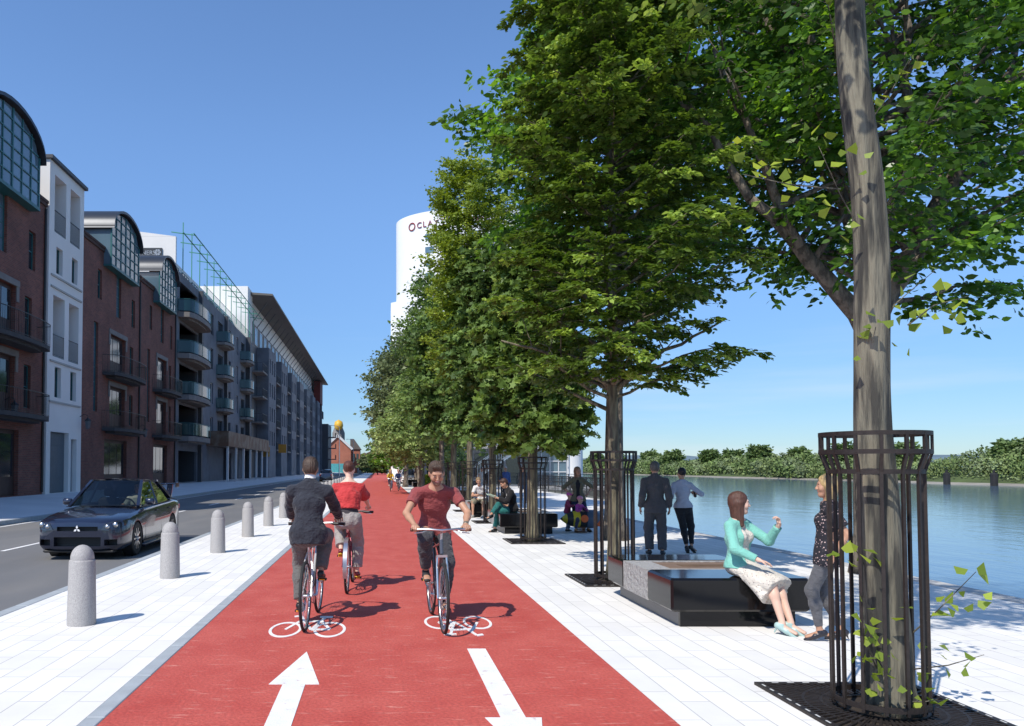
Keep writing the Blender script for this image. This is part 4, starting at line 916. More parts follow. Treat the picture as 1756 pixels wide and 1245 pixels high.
for k in range(22):
    a = 2 * math.pi * k / 22; a2 = a + .5
    lb.tube([(1.25 * math.cos(a), 1.25 * math.sin(a), 0), (1.62 * math.cos(a + .28), 1.62 * math.sin(a + .28), 0), (1.25 * math.cos(a2 + .1), 1.25 * math.sin(a2 + .1), .02)], .085, 4)
o = lb.build('emblem', M_red, root); o.scale = (.55, .55, 1); on_wall(o, -13.95, 52.8)
for ch, ax in zip('CLAYTON', [-12.45, -11.4, -10.25, -9.0, -7.75, -6.35, -4.9]):
    t = text_mesh('lettering', ch, 1.75, M_plum, root, .05); on_wall(t, ax, 52.2)
t = text_mesh('lettering', 'HOTEL', 1.75, M_plum, root, .05); on_wall(t, -.4, 52.2)
b = MB(); M_tw = pm('tower_window_glass', (.10, .17, .22), .15, .4, .6, spec=.9)
for fl_ in range(12):
    for ax in [-10.4, -6.1, -1.5, 3.2, 8.0]:
        q = MB(); q.box(-.95, .95, -.6, .6, -.02, .05); o = q.build('window', M_tw, root); on_wall(o, ax, 50.0 - fl_ * 2.75)
# ---- riverside building with outside stair and balcony
root = empty('riverside_building', (0, 0, 0), 0, 'low white and glass riverside building with a steel staircase on its front', 'building')
b = MB(); b.box(3.9, 14.2, 68, 82, 0, 8.6); b.build('wall', pm('pale_blue_grey_cladding', (.30, .33, .37), .6, .1, .5), root)
b = MB(); b.lathe([(1.5, 0), (1.5, 5.9)], 24, (17.9, 72.4, 0)); b.lathe([(0, 5.9), (1.5, 5.9)], 24, (17.9, 72.4, 0)); b.box(14.2, 17, 70.2, 80, 3.4, 5.2); b.box(14.2, 17.0, 70.5, 80, 7.4, 8.4); b.build('white_drum', M_render, root, smooth=30)
b = MB(); b.box(14.2, 17.4, 70.6, 79, 0, 3.39); b.box(14.21, 16.9, 70.7, 79, 5.21, 7.39); b.build('glazing', M_gglass, root)
b = MB()
for i in range(5): b.box(14.25 + i * .8, 14.33 + i * .8, 70.5, 70.59, 0, 3.39)
for z in (1.2, 2.2): b.box(14.2, 17.4, 70.48, 70.56, z, z + .08)
b.build('window_bars', M_wframe, root)
b = MB(); b.box(3.9, 14.4, 65.8, 67.99, 3.3, 3.6); b.build('balcony', pm('pale_concrete', (.42, .42, .42), .8), root)
b = MB(); rail_path(b, [(3.95, 65.85), (14.3, 65.85)], 3.6, 4.75, .25, bar=.025); b.build('railing', M_steel, root)
for i in range(7): 
    b = MB(); b.box(4.3 + i * 1.42, 5.5 + i * 1.42, 67.9, 67.96, .15, 2.9); o = b.build('window', M_glass, root)
    b = MB(); b.box(4.3 + i * 1.42, 5.5 + i * 1.42, 67.9, 67.96, 3.8, 6.4); o = b.build('window', M_gglass, root)
b = MB(); n = 20
for i in range(n):
    x = 7.4 + i * .25; z = .2 + i * .165; b.box(x, x + .27, 64.2, 65.6, z, z + .04)
for yy in (64.15, 65.65): b.bar((7.3, yy, .1), (12.4, yy, 3.5), .1, .3, up=(0, 1, 0)); b.bar((7.3, yy, 1.2), (12.4, yy, 4.6), .05, .05, up=(0, 1, 0))
for i in range(26): x = 7.35 + i * .2; b.bar((x, 64.15, .15 + i * .133), (x, 64.15, 1.25 + i * .133), .03)
b.build('staircase', M_steel, root)
# dark flowering hedge
def bush(x, y, r_, h, lm, label, n=1500, ls=.12, name='bush', seed=1, flowers=None):
    g = np.random.default_rng(seed); root = empty(name, (x, y, 0), 0, label, 'plant'); P = g.normal(0, 1, (n, 3)); P /= np.linalg.norm(P, axis=1, keepdims=True); rad = (.55 + .45 * g.random(n))[:, None] * (1 + .18 * np.sin(P[:, :1] * 7 + P[:, 2:] * 5)); P = P * rad * np.array([r_, r_, h / 2]); P[:, 2] += h / 2 * 1.02; P[:, 2] = np.maximum(P[:, 2], .05)
    t = MB()
    for k in range(5): t.tube([(0, 0, 0), (rnd.uniform(-.3, .3) * r_, rnd.uniform(-.3, .3) * r_, h * .4), (rnd.uniform(-.6, .6) * r_, rnd.uniform(-.6, .6) * r_, h * .8)], [.05, .03, .01], 5)
    t.build('stem', M_bark2, root); leaf_mesh('foliage', P, g.normal(0, 1, (n, 3)), g.normal(0, 1, (n, 3)) + (0, 0, .5), ls, 'oval', LM[lm], g.integers(0, 2, n), root, seed=seed)
    if flowers: k = n // 25; leaf_mesh('flowers', P[:k] * 1.04, g.normal(0, 1, (k, 3)), g.normal(0, 1, (k, 3)), ls * 1.5, 'oval', [flowers], None, root, seed=seed)
bush(4.9, 50.5, 1.2, 2.9, 'mid', 'dark bush with yellow flowers behind the smiling rider', 2600, .16, seed=2, flowers=pm('yellow_petals', (.7, .5, .03), .6))
bush(3.3, 51.5, .5, 1.2, 'lime', 'low yellow green planter bush behind the smiling rider', 700, .14, seed=3)
# railing at the quay edge
def railing(pts, label):
    root = empty('quay_railing', (*pts[0], 0), 0, label, 'railing', 'black railings along the quay edge'); o0 = Vector((*pts[0], 0)); b = MB(); c = MB()
    for i in range(len(pts) - 1):
        a = Vector((*pts[i], 0)) - o0; e = Vector((*pts[i + 1], 0)) - o0; n = max(1, round((e - a).length / 1.8))
        for k in range(n + 1): p = a.lerp(e, k / n); c.tube([p, p + Vector((0, 0, 1.08))], .035, 6)
        for z in (1.1, .75, .45, .15): b.bar(a + Vector((0, 0, z)), e + Vector((0, 0, z)), .05, .04, up=(0, 0, 1))
        m = int((e - a).length / .15)
        for k in range(m): p = a.lerp(e, k / m); b.bar(p + Vector((0, 0, .15)), p + Vector((0, 0, 1.08)), .018)
    b.build('bars', M_iron, root); c.build('posts', M_iron, root)
railing([(11.35, 36.3), (11.35, 45)], 'black railing at the quay edge right of the staircase building, nearer length')
railing([(11.35, 45.3), (11.35, 61.8)], 'black railing at the quay edge in front of the white drum')
railing([(11.5, 62.0), (19.4, 62.0)], 'black railing running out towards the river by the terrace')
# terrace furniture
def cafe_set(x, y, label):
    root = empty('cafe_table', (x, y, 0), 0, label, 'table', 'cafe tables on the terrace'); b = MB(); b.lathe([(0, .72), (.4, .72), (.4, .75), (0, .75)], 16); b.build('table_top', M_steel, root); b = MB(); b.lathe([(.25, 0), (.03, .05), (.03, .72)], 10); b.build('leg', M_iron, root)
def cafe_chair(x, y, rz, label):
    root = empty('cafe_chair', (x, y, 0), rz, label, 'chair', 'metal cafe chairs on the terrace'); b = MB(); b.cbox(-.21, .21, -.21, .21, .43, .46, .01); b.build('seat', M_steel, root); b = MB(); b.cbox(-.21, .21, .19, .22, .55, .88, .01); b.build('backrest', M_steel, root)
    for sx in (-.19, .19):
        for sy in (-.19, .19): b = MB(); b.tube([(sx, sy, 0), (sx, sy, .43 if sy < 0 else .86)], .014, 6); b.build('leg', M_steel, root)
for i in range(3):
    w_ = ['first', 'second', 'third', 'fourth'][i]
    cafe_set(13.0 + i * 2.2, 64.2, 'round metal cafe table on the terrace, %s from the left behind the black railing' % w_)
    cafe_chair(12.2 + i * 2.2, 64.2, R(90), 'metal cafe chair left of the %s cafe table from the left' % w_); cafe_chair(13.8 + i * 2.2, 64.3, R(-90), 'metal cafe chair right of the %s cafe table from the left' % w_)

# ---- far bank vegetation
def far_wood():
    g = np.random.default_rng(5); n = 150000
    y = 60 + (g.random(n) ** 1.5) * 900; d = g.random(n)
    top = 4.0 + .9 * np.sin(y * .06) + .9 * np.sin(y * .17 + 2) + .6 * np.sin(y * .51) ; top *= np.clip(.55 + d * .9, 0, 1.05)
    z = -1.0 + (top + 1) * (1 - (1 - g.random(n)) ** 1.4 * .98); x = 111.8 + d * 14 + g.normal(0, .6, n)
    P = np.stack([x, y, z], 1); D = g.normal(0, 1, (n, 3)); N_ = g.normal(0, .7, (n, 3)) + (-.6, -.3, .6)
    sz = .9 * (.6 + y / 400)
    cell = (np.floor(y / 6 + np.sin(x * .7)) + np.floor(z / 2) * 3).astype(int) % 7
    o = None
    for k in range(3):
        m_ = (y > [60, 200, 420][k]) & (y <= [200, 420, 970][k])
        mi = (cell[m_] % 3)
        leaf_mesh('far_wood', P[m_], D[m_], N_[m_], [.55, .85, 1.5][k], 'kite', [FM[0], FM[1], FM[2]], mi, seed=k)
        oo = C.objects[-1] if False else bpy.data.objects[[o_.name for o_ in bpy.data.objects if o_.name.startswith('far_wood')][-1]]
        tag(oo, ['thick green scrub along the far river bank on the right', 'green scrub along the middle of the far river bank', 'distant green scrub at the left end of the far bank'][k], 'woodland', kind='stuff')
FM = [pm('scrub_green', (.11, .165, .045), .8, .3, .1, island=.35), pm('scrub_olive', (.15, .20, .065), .8, .3, .1, island=.3), pm('scrub_grey_green', (.17, .22, .10), .8, .3, .1, island=.3)]
far_wood()
rows_ = [(124, 0, 9.0, 10.5), (150, 5, 6, 8.0), (143, 0, 7.0, 8.6), (178, 3, 7, 9.0), (196, 0, 8.0, 9.5), (224, 4, 5, 9), (240, 0, 7.5, 10.5), (262, 2, 7, 9.3), (285, 4, 6, 10), (310, 0, 8, 10.5), (345, 3, 8, 11.2), (385, 0, 9, 12), (118, 6, 6, 7.5), (430, 3, 9, 12.5), (480, 2, 10, 13)]
FTL = ['tree on the far bank just right of the nearest trunk', 'low wide tree on the far bank near the mooring posts', 'tree on the far bank between the two mooring posts', 'tree on the far bank left of the left mooring post', 'tree on the far bank behind the nearest tree guard', 'small olive tree on the far bank left of the nearest tree guard', 'tree on the far bank above the blond figure', 'tree on the far bank above the gap right of the seated figure', 'olive tree on the far bank above the seated figure', 'tree on the far bank left of the seated figure', 'round tree on the far bank right of the standing couple', 'tall olive tree on the far bank over the standing couple', 'low tree on the far bank at the right edge of the picture', 'distant tree on the far bank left of the suited figure', 'most distant tree on the far bank beside the second tree guard']
for i, (y, dx, r_, h) in enumerate(rows_):
    tp, tr_ = straight(h * .6, .3, .1, .2, .2, 80 + i)
    tree('far_tree', 120 + dx, y, tp, tr_, lambda t, r_=r_: r_ * .5 * math.sin(math.pi * min(1, .22 + t * .7)) ** .6, 1.2, h * .78, 40, 5500, .5 + y / 500, 'kite', 'bank', M_bark3,
         FTL[i], group='trees on the far river bank', seed=90 + i, twig=1.4, leafflat=.1, spread=.6, sides=6)
# mooring posts in the water
for i, (x, y) in enumerate([(106, 141.7), (106, 130.8)]):
    b = MB(); b.lathe([(.55, -2.5), (.55, .5), (.45, .7), (0, .75)], 10); b.lathe([(.2, .6), (.2, 1.2), (0, 1.25)], 8); o = b.build('mooring_post', M_dint, label=['dark mooring post in the river, left one by the far shore', 'dark mooring post in the river, right one by the far shore'][i], cat='post'); o.location = (x, y, 0)
# ================================================================ signed distance modelling for figures
class SDF:
    def __init__(s): s.P = []; s.cuts = []; s.paint = []
    def seg(s, a, b, ra, rb=None, x=None, k=.03, op=0):
        """tapered limb; ra, rb radius or (wide, deep); x = wide direction"""
        rb = ra if rb is None else rb; ra = ra if isinstance(ra, tuple) else (ra, ra); rb = rb if isinstance(rb, tuple) else (rb, rb)
        s.P.append((Vector(a), Vector(b), ra, rb, Vector(x) if x is not None else None, k, op)); return s
    def ball(s, c, r, x=None, k=.03, op=0, axis=None, rz=None):
        """ellipsoid: r=(x, y, z) along x, axis cross x, axis"""
        r = r if isinstance(r, tuple) else (r, r, r); c = Vector(c); ax = Vector(axis).normalized() if axis is not None else Vector((0, 0, 1))
        xx = Vector(x) if x is not None else Vector((1, 0, 0)); xx = (xx - ax * xx.dot(ax)).normalized(); yy = ax.cross(xx)
        s.P.append(('E', c, r, (xx, yy, ax), None, k, op)); return s
    def cut(s, p, n, sel=None): s.cuts.append((Vector(p), Vector(n).normalized(), sel)); return s     # removes the side n points to
    def mesh(s, res, name, mats, parent, noise=None, cell_smooth=2, disp=None):
        lo = np.full(3, 1e9); hi = -lo
        def bb(p):
            if p[0] == 'E':
                r = max(p[2]); c = np.array(p[1]); return c - r, c + r
            a, b = np.array(p[0]), np.array(p[1]); ra = max(p[2]); rb = max(p[3]); return np.minimum(a - ra, b - rb), np.maximum(a + ra, b + rb)
        for p in s.P:
            if p[6]: continue
            l_, h_ = bb(p); lo = np.minimum(lo, l_); hi = np.maximum(hi, h_)
        lo -= res * 4; hi += res * 4; n = np.ceil((hi - lo) / res).astype(int) + 1
        F = np.full(tuple(n), .5, np.float32); ax = [lo[i] + res * np.arange(n[i]) for i in range(3)]
        for p in s.P:
            k = p[5]; l_, h_ = bb(p); i0 = np.maximum(0, np.floor((l_ - k - 3 * res - lo) / res).astype(int)); i1 = np.minimum(n, np.ceil((h_ + k + 3 * res - lo) / res).astype(int) + 1)
            if (i1 <= i0).any(): continue
            X = ax[0][i0[0]:i1[0]][:, None, None]; Y = ax[1][i0[1]:i1[1]][None, :, None]; Z = ax[2][i0[2]:i1[2]][None, None, :]
            if p[0] == 'E':
                c = p[1]; dx, dy, dz = X - c[0], Y - c[1], Z - c[2]; q = []
                for v, r in zip(p[3], p[2]): q.append((dx * v[0] + dy * v[1] + dz * v[2]) / r)
                m_ = np.sqrt(q[0] ** 2 + q[1] ** 2 + q[2] ** 2); m2 = np.sqrt((q[0] / p[2][0]) ** 2 + (q[1] / p[2][1]) ** 2 + (q[2] / p[2][2]) ** 2) + 1e-6
                D = m_ * (m_ - 1) / m2
            else:
                a, b = p[0], p[1]; ab = b - a; L2 = max(ab.length_squared, 1e-10); dx, dy, dz = X - a[0], Y - a[1], Z - a[2]
                t = np.clip((dx * ab[0] + dy * ab[1] + dz * ab[2]) / L2, 0, 1); ex, ey, ez = dx - t * ab[0], dy - t * ab[1], dz - t * ab[2]
                if p[4] is None: D = np.sqrt(ex ** 2 + ey ** 2 + ez ** 2) - (p[2][0] + (p[3][0] - p[2][0]) * t)
                else:
                    d_ = ab.normalized() if ab.length > 1e-6 else Vector((0, 0, 1)); x = p[4] - d_ * p[4].dot(d_); x.normalize(); y = d_.cross(x)
                    rx = p[2][0] + (p[3][0] - p[2][0]) * t; ry = p[2][1] + (p[3][1] - p[2][1]) * t
                    u = (ex * x[0] + ey * x[1] + ez * x[2]) / rx; v = (ex * y[0] + ey * y[1] + ez * y[2]) / ry; w_ = (ex * d_[0] + ey * d_[1] + ez * d_[2]) / np.minimum(rx, ry)
                    m_ = np.sqrt(u ** 2 + v ** 2 + w_ ** 2) + 1e-6; g_ = np.sqrt((u / rx) ** 2 + (v / ry) ** 2 + (w_ / np.minimum(rx, ry)) ** 2) + 1e-6; D = m_ * (m_ - 1) / g_
                    D = np.where(m_ < .3, -np.minimum(rx, ry) * .7, D)
            sl = tuple(slice(i0[j], i1[j]) for j in range(3)); A = F[sl]
            if p[6]:    # smooth subtraction
                D = -D; h = np.maximum(k - np.abs(A - D), 0) / k; F[sl] = np.maximum(A, D) + h * h * k * .25
            else:
                h = np.maximum(k - np.abs(A - D), 0) / k; F[sl] = np.minimum(A, D) - h * h * k * .25
        for (p, nn, sel) in s.cuts:
            D = (ax[0][:, None, None] - p[0]) * nn[0] + (ax[1][None, :, None] - p[1]) * nn[1] + (ax[2][None, None, :] - p[2]) * nn[2]
            if sel is not None:
                c, r = sel; Q = np.sqrt((ax[0][:, None, None] - c[0]) ** 2 + (ax[1][None, :, None] - c[1]) ** 2 + (ax[2][None, None, :] - c[2]) ** 2) < r; D = np.where(Q, D, -9)
            F = np.maximum(F, D.astype(np.float32))
        F[0] = F[-1] = .1; F[:, 0] = F[:, -1] = .1; F[:, :, 0] = F[:, :, -1] = .1
        V, Q = surface_nets(F); V = V * res + lo
        if disp is not None: V = disp(V)
        me = bpy.data.meshes.new(name); me.vertices.add(len(V)); me.vertices.foreach_set('co', V.astype(np.float32).ravel())
        me.loops.add(len(Q) * 4); me.loops.foreach_set('vertex_index', Q.astype(np.int32).ravel()); me.polygons.add(len(Q)); me.polygons.foreach_set('loop_start', np.arange(0, len(Q) * 4, 4, dtype=np.int32))
        for m_ in mats: me.materials.append(m_)
        if s.paint:
            cen = V[Q].mean(1); mi = np.zeros(len(Q), np.int32)
            for (c, r, fr, m_) in s.paint:
                q = sum((((cen - np.array(c)) @ np.array(fr[j])) / r[j]) ** 2 for j in range(3)); mi[q < 1] = m_
            me.polygons.foreach_set('material_index', mi)
        me.polygons.foreach_set('use_smooth', np.ones(len(Q), bool)); me.update(calc_edges=True); me.validate()
        o = link(name, me, parent)
        if parent is not None: KIDS.setdefault(parent.name, []).append(o)
        return o
def surface_nets(F):
    S = F < 0; n = F.shape; c = [S[i:n[0] - 1 + i, j:n[1] - 1 + j, k:n[2] - 1 + k] for i in (0, 1) for j in (0, 1) for k in (0, 1)]
    cnt = sum(x.astype(np.int8) for x in c); act = (cnt > 0) & (cnt < 8); idx = np.argwhere(act); vid = np.full(act.shape, -1, np.int32); vid[act] = np.arange(len(idx))
    I, J, K = idx.T; acc = np.zeros((len(idx), 3)); num = np.zeros(len(idx)); off = [(i, j, k) for i in (0, 1) for j in (0, 1) for k in (0, 1)]
    for a in off:
        for d in range(3):
            if a[d]: continue
            b = list(a); b[d] = 1; fa = F[I + a[0], J + a[1], K + a[2]]; fb = F[I + b[0], J + b[1], K + b[2]]; m = (fa < 0) != (fb < 0); t = np.where(m, fa / np.where(m, fa - fb, 1), 0)
            p = np.array(a, float)[None] + np.zeros((len(idx), 3)); p[:, d] += t; acc += p * m[:, None]; num += m
    V = idx + acc / num[:, None]; Qs = []
    for d in range(3):
        e, f = [(1, 2), (2, 0), (0, 1)][d]; sl0 = [slice(1, n[i] - 1) for i in range(3)]; sl0[d] = slice(0, n[d] - 1); sl1 = list(sl0); sl1[d] = slice(1, n[d]); A = S[tuple(sl0)]; B = S[tuple(sl1)]
        ch = np.argwhere(A != B); base = ch.copy()
        for i in range(3):
            if i != d: base[:, i] += 1
        inside = A[tuple(ch.T)]
        def vv(de, df): q = base.copy(); q[:, e] -= de; q[:, f] -= df; return vid[tuple(q.T)]
        q = np.stack([vv(0, 0), vv(1, 0), vv(1, 1), vv(0, 1)], 1); q[~inside] = q[~inside][:, ::-1]; Qs.append(q)
    return V, np.concatenate(Qs)
def vnoise(V, f, seed=0):
    g = np.random.default_rng(seed); o = np.zeros(len(V))
    for k in range(5):
        w_ = g.normal(0, 1, 3); w_ /= np.linalg.norm(w_); o += np.sin(V @ w_ * f * (1 + .35 * k) + g.random() * 6.3 + 1.5 * np.sin(V @ np.roll(w_, 1) * f * .7))
    return o / 5
def folds(amp, f=38., squash=(1, 1, .45), seed=1):
    def fn(V):
        c = V.mean(0); W = V * np.array(squash); n_ = (vnoise(W, f, seed) + .35 * (1 - np.abs(vnoise(V * np.array([.6, .6, 1.5]), f * 1.5, seed + 9)) * 2.6)) * amp; e = V - c; e[:, 2] *= .1; e /= np.linalg.norm(e, axis=1, keepdims=True) + 1e-6; return V + e * n_[:, None]
    return fn
def ik(a, c, l1, l2, hint):
    a = Vector(a); c = Vector(c); d = c - a; L_ = d.length; L_ = min(L_, (l1 + l2) * .999); u = d.normalized(); x = (l1 * l1 - l2 * l2 + L_ * L_) / (2 * L_); h = math.sqrt(max(0, l1 * l1 - x * x)); hv = Vector(hint); hv = (hv - u * hv.dot(u)).normalized()
    return a + u * x + hv * h, a + u * L_
SKIN = dict(fair=(.60, .36, .26), tan=(.46, .25, .16), pale=(.68, .44, .34))
def skinmat(k): return pm('skin_' + k, SKIN[k], .5, .06, 8, bump=.1, bs=120, spec=.4)
M_lip = pm('lips', (.45, .13, .11), .45, 0); M_eyew = pm('eye_white', (.36, .33, .31), .25, 0); M_eyed = pm('eye_dark', (.025, .018, .012), .2, 0); M_brow = pm('brow', (.06, .035, .02), .9, 0); M_teeth = pm('teeth', (.7, .66, .6), .4, 0); M_stubble = pm('stubble_skin', (.22, .12, .08), .7, .2, 60)
def cloth(name, col, rough=.85, var=.12, vs=3, bump=.5, bs=14, **kw): return pm('cloth_' + name, col, rough, var, vs, bump=bump, bs=bs, spec=.25, sheen=.15, **kw)
class Fig:
    """one posed figure; local frame: faces +Y, right hand at +X"""
    def __init__(f, label, pos, yaw, H=1.78, sex='m', skin='tan', pelvis=(0, 0, .93), lean=0., curve=0., side=0., twist=0., head=(0, 0, 0), group=None, res=.007, child=False, hair_c=(.05, .03, .02), bulk=1.0):
        f.s = s = H / 1.78; f.sex = sex; f.res = res; f.root = empty('person', pos, yaw, label, 'person', group); f.skin = skinmat(skin); f.hc = hair_c; f.bulk = bulk; f.child = child
        f.hs = s * (1.0 if not child else 1.28); fem = sex == 'f'
        P = f.P = Vector(pelvis) ; X = f.X = Vector((math.cos(twist), math.sin(twist), 0)); Fw = Vector((-math.sin(twist), math.cos(twist), 0)); f.Fw = Fw
        up1 = (Vector((0, 0, math.cos(lean))) + Fw * math.sin(lean) + X * side).normalized(); l2 = lean + curve; up2 = (Vector((0, 0, math.cos(l2))) + Fw * math.sin(l2) + X * side).normalized(); f.up1, f.up2 = up1, up2
        f.waist = P + up1 * .13 * s; f.chest = P + up1 * .27 * s + up2 * .02 * s; f.neck = f.chest + up2 * .235 * s; f.front = X.cross(up2) * -1; f.front = up2.cross(X).normalized() * 1
        if f.front.dot(Fw) < 0: f.front = -f.front
        pitch, hy, roll = head; hu = (up2 * .25 + Vector((0, 0, 1)) * .75); hu = (hu + Fw * pitch + X * roll).normalized()
        hf = Fw * math.cos(hy) + X * math.sin(hy); hf = (hf - hu * hf.dot(hu)).normalized(); hf = (hf - Vector((0, 0, 0))).normalized(); f.hu = hu; f.hf = hf; f.hx = hf.cross(hu).normalized()
        f.hc_ = f.neck + (up2 * .055 + hu * .100 + Fw * .02) * f.hs * 1.0; sw = (.158 if fem else .178) * s * bulk; f.sh = {}; f.hip = {}
        for k, sg in (('R', 1), ('L', -1)): f.sh[k] = f.neck - up2 * .098 * s + X * sg * sw; f.hip[k] = P + X * sg * .088 * s - up1 * .02
        f.el = {}; f.wr = {}; f.kn = {}; f.an = {}; f.hand = {}; f.foot = {}
    def arm(f, k, target, hint, curl=.3, palm=(0, 0, -1), fdir=None, thumb=None):
        f.el[k], f.wr[k] = ik(f.sh[k], target, .285 * f.s, .255 * f.s, hint); d = (f.wr[k] - f.el[k]).normalized()
        fd = Vector(fdir).normalized() if fdir is not None else d; f.hand[k] = (fd, Vector(palm), curl, thumb); return f
    def leg(f, k, target, hint, toe=(0, 1, 0)):
        f.kn[k], f.an[k] = ik(f.hip[k], target, .435 * f.s, .42 * f.s, hint); f.foot[k] = Vector(toe).normalized(); return f
    def h(f, x, y, z): return f.hc_ + (f.hx * x + f.hf * y + f.hu * z) * f.hs
    def body(f, smile=False, stubble=False, brow=True):
        s, q = f.s, SDF(); B = f.bulk; fem = f.sex == 'f'; X = f.X; hs = f.hs; mats = [f.skin, M_lip, M_eyew, M_eyed, M_brow, M_stubble, M_teeth]
        q.seg(f.P - f.up1 * .03 * s, f.P + f.up1 * .04 * s, (.135 * s, .09 * s), x=X); q.seg(f.P, f.waist, (.13 * s, .085 * s), (.105 * s * (.92 if fem else 1), .075 * s), x=X, k=.05); q.seg(f.waist, f.chest, (.105 * s, .075 * s), (.13 * s * B, .09 * s), x=X, k=.05)
        q.seg(f.chest, f.neck - f.up2 * .05 * s, (.13 * s * B, .09 * s), (.10 * s, .06 * s), x=X, k=.05)
        if fem and not f.child:
            for sg in (1, -1): q.ball(f.chest + f.up2 * .03 * s + f.front * .075 * s + X * sg * .06 * s, .05 * s, k=.03)
        q.seg(f.neck - f.up2 * .03 * s, f.h(0, -.02, -.06), .052 * s * (.88 if fem else 1.05), .05 * s * (.88 if fem else 1), k=.04)
        for k in 'RL':
            if k in f.wr: q.seg(f.neck - f.up2 * .03 * s, f.sh[k], .040 * s, .045 * s, k=.05); q.seg(f.sh[k], f.el[k], .047 * s * (.82 if fem else 1), .036 * s * (.85 if fem else 1), k=.03); q.seg(f.el[k], f.el[k].lerp(f.wr[k], .4), .036 * s * (.85 if fem else 1), .037 * s * (.85 if fem else 1), k=.02); q.seg(f.el[k].lerp(f.wr[k], .35), f.wr[k], .037 * s * (.85 if fem else 1), .024 * s, k=.02); f._hand(q, k)
            if k in f.kn:
                d = (f.kn[k] - f.hip[k]); q.seg(f.hip[k], f.kn[k], .078 * s, .050 * s, k=.04); c = f.kn[k].lerp(f.an[k], .32) - (f.foot[k] * .012 * s); q.seg(f.kn[k], c, .047 * s, .049 * s, k=.03); q.seg(c, f.an[k], .049 * s, .030 * s, k=.03)
                an = f.an[k]; t = f.foot[k]; q.seg(an + Vector((0, 0, -.03)) * s - t * .03 * s, an + t * .13 * s + Vector((0, 0, -.05)) * s, (.032 * s, .03 * s), (.036 * s, .016 * s), x=t.cross(Vector((0, 0, 1))), k=.02)
        # head
        h = f.h
        q.ball(h(0, -.012, .03), (.076 * hs, .094 * hs, .089 * hs), x=f.hx, axis=f.hu, k=.02); q.seg(h(0, .012, -.005), h(0, .040, -.070), (.062 * hs, .06 * hs), (.036 * hs, .035 * hs), x=f.hx, k=.035); q.ball(h(0, .068, -.097), .019 * hs, k=.03)
        q.seg(h(.045, -.01, -.04), h(.022, .05, -.088), .022 * hs, .018 * hs, k=.03); q.seg(h(-.045, -.01, -.04), h(-.022, .05, -.088), .022 * hs, .018 * hs, k=.03)
        q.seg(h(-.032, .075, .026), h(.032, .075, .026), .015 * hs, k=.02)
        for sg in (1, -1): q.ball(h(sg * .031, .096, .004), (.017 * hs, .012 * hs, .011 * hs), x=f.hx, axis=f.hu, k=.012, op=1)
        for sg in (1, -1): q.ball(h(sg * .031, .0765, .004), .0125 * hs, k=.004); q.ball(h(sg * .042, .062, -.028), .024 * hs, k=.03)
        q.seg(h(0, .086, .012), h(0, .104, -.026), .009 * hs, .0125 * hs, k=.012)
        for sg in (1, -1): q.ball(h(sg * .011, .094, -.030), .009 * hs, k=.008); q.ball(h(sg * .077, -.004, -.004), (.010 * hs, .018 * hs, .031 * hs), x=f.hx, axis=f.hu, k=.008)
        q.ball(h(0, .083, -.050), (.025 * hs, .011 * hs, .006 * hs), x=f.hx, axis=f.hu, k=.008); q.ball(h(0, .081, -.061), (.021 * hs, .011 * hs, .007 * hs), x=f.hx, axis=f.hu, k=.008)
        fr = (f.hx, f.hf, f.hu); A = q.paint.append; r = lambda *t: tuple(x * hs for x in t)
        if stubble: A((h(0, .045, -.078), r(.068, .075, .038), fr, 5)); 
        w_ = .03 if smile else .024; A((h(0, .092, -.055), r(w_, .02, .011), fr, 1))
        if smile: A((h(0, .095, -.054), r(.017, .02, .0042), fr, 6))
        for sg in (1, -1):
            A((h(sg * .031, .088, .004), r(.0135, .012, .0065), fr, 2)); A((h(sg * .031, .09, .004), r(.0062, .013, .007), fr, 3))
            if brow: A((h(sg * .034, .09, .0235), r(.019, .025, .0045), fr, 4))
        return q.mesh(f.res, 'body', mats, f.root)
    def _hand(f, q, k):
        fd, pn, curl, thumb = f.hand[k]; s = f.s * (1.0 if f.sex == 'm' else .92); W = f.wr[k]; fd = fd.normalized(); pn = (pn - fd * pn.dot(fd)).normalized(); x = fd.cross(pn).normalized()
        sg = 1 if k == 'R' else -1; tx = x * (-sg) * 1.0      # thumb side
        if thumb is not None and tx.dot(Vector(thumb)) < 0: tx = -tx
        c = W + fd * .045 * s; q.seg(W + fd * .012 * s, W + fd * .075 * s, (.028 * s, .016 * s), (.038 * s, .013 * s), x=tx, k=.012)
        for i, ln in enumerate((.072, .080, .075, .058)):
            o = (1.5 - i) * .0205 * s; b = W + fd * (.084 - .004 * abs(i - 1.2)) * s + tx * o; d = fd; p0 = b; L_ = ln * s
            for j, fr_ in enumerate((.45, .32, .25)):
                a = curl * (1.15 + .1 * i * (1 - curl)) * (1.0 if j else .8); d = (d * math.cos(a) + pn * math.sin(a)).normalized() if False else (Matrix.Rotation(-a if (fd.cross(pn)).dot(x) < 0 else a, 3, x) @ d); p1 = p0 + d * L_ * fr_; q.seg(p0, p1, (.0088 - .0009 * j) * s, (.0082 - .0009 * j) * s, k=.004); p0 = p1
        t0 = W + fd * .02 * s + tx * .022 * s; t1 = t0 + (fd * .5 + tx * .75 + pn * (.2 + .5 * curl)).normalized() * .04 * s; t2 = t1 + (fd * (.8) + tx * (.3 - .6 * curl) + pn * (.2 + .9 * curl)).normalized() * .034 * s
        q.seg(t0, t1, .013 * s, .011 * s, k=.01); q.seg(t1, t2, .0105 * s, .009 * s, k=.005)
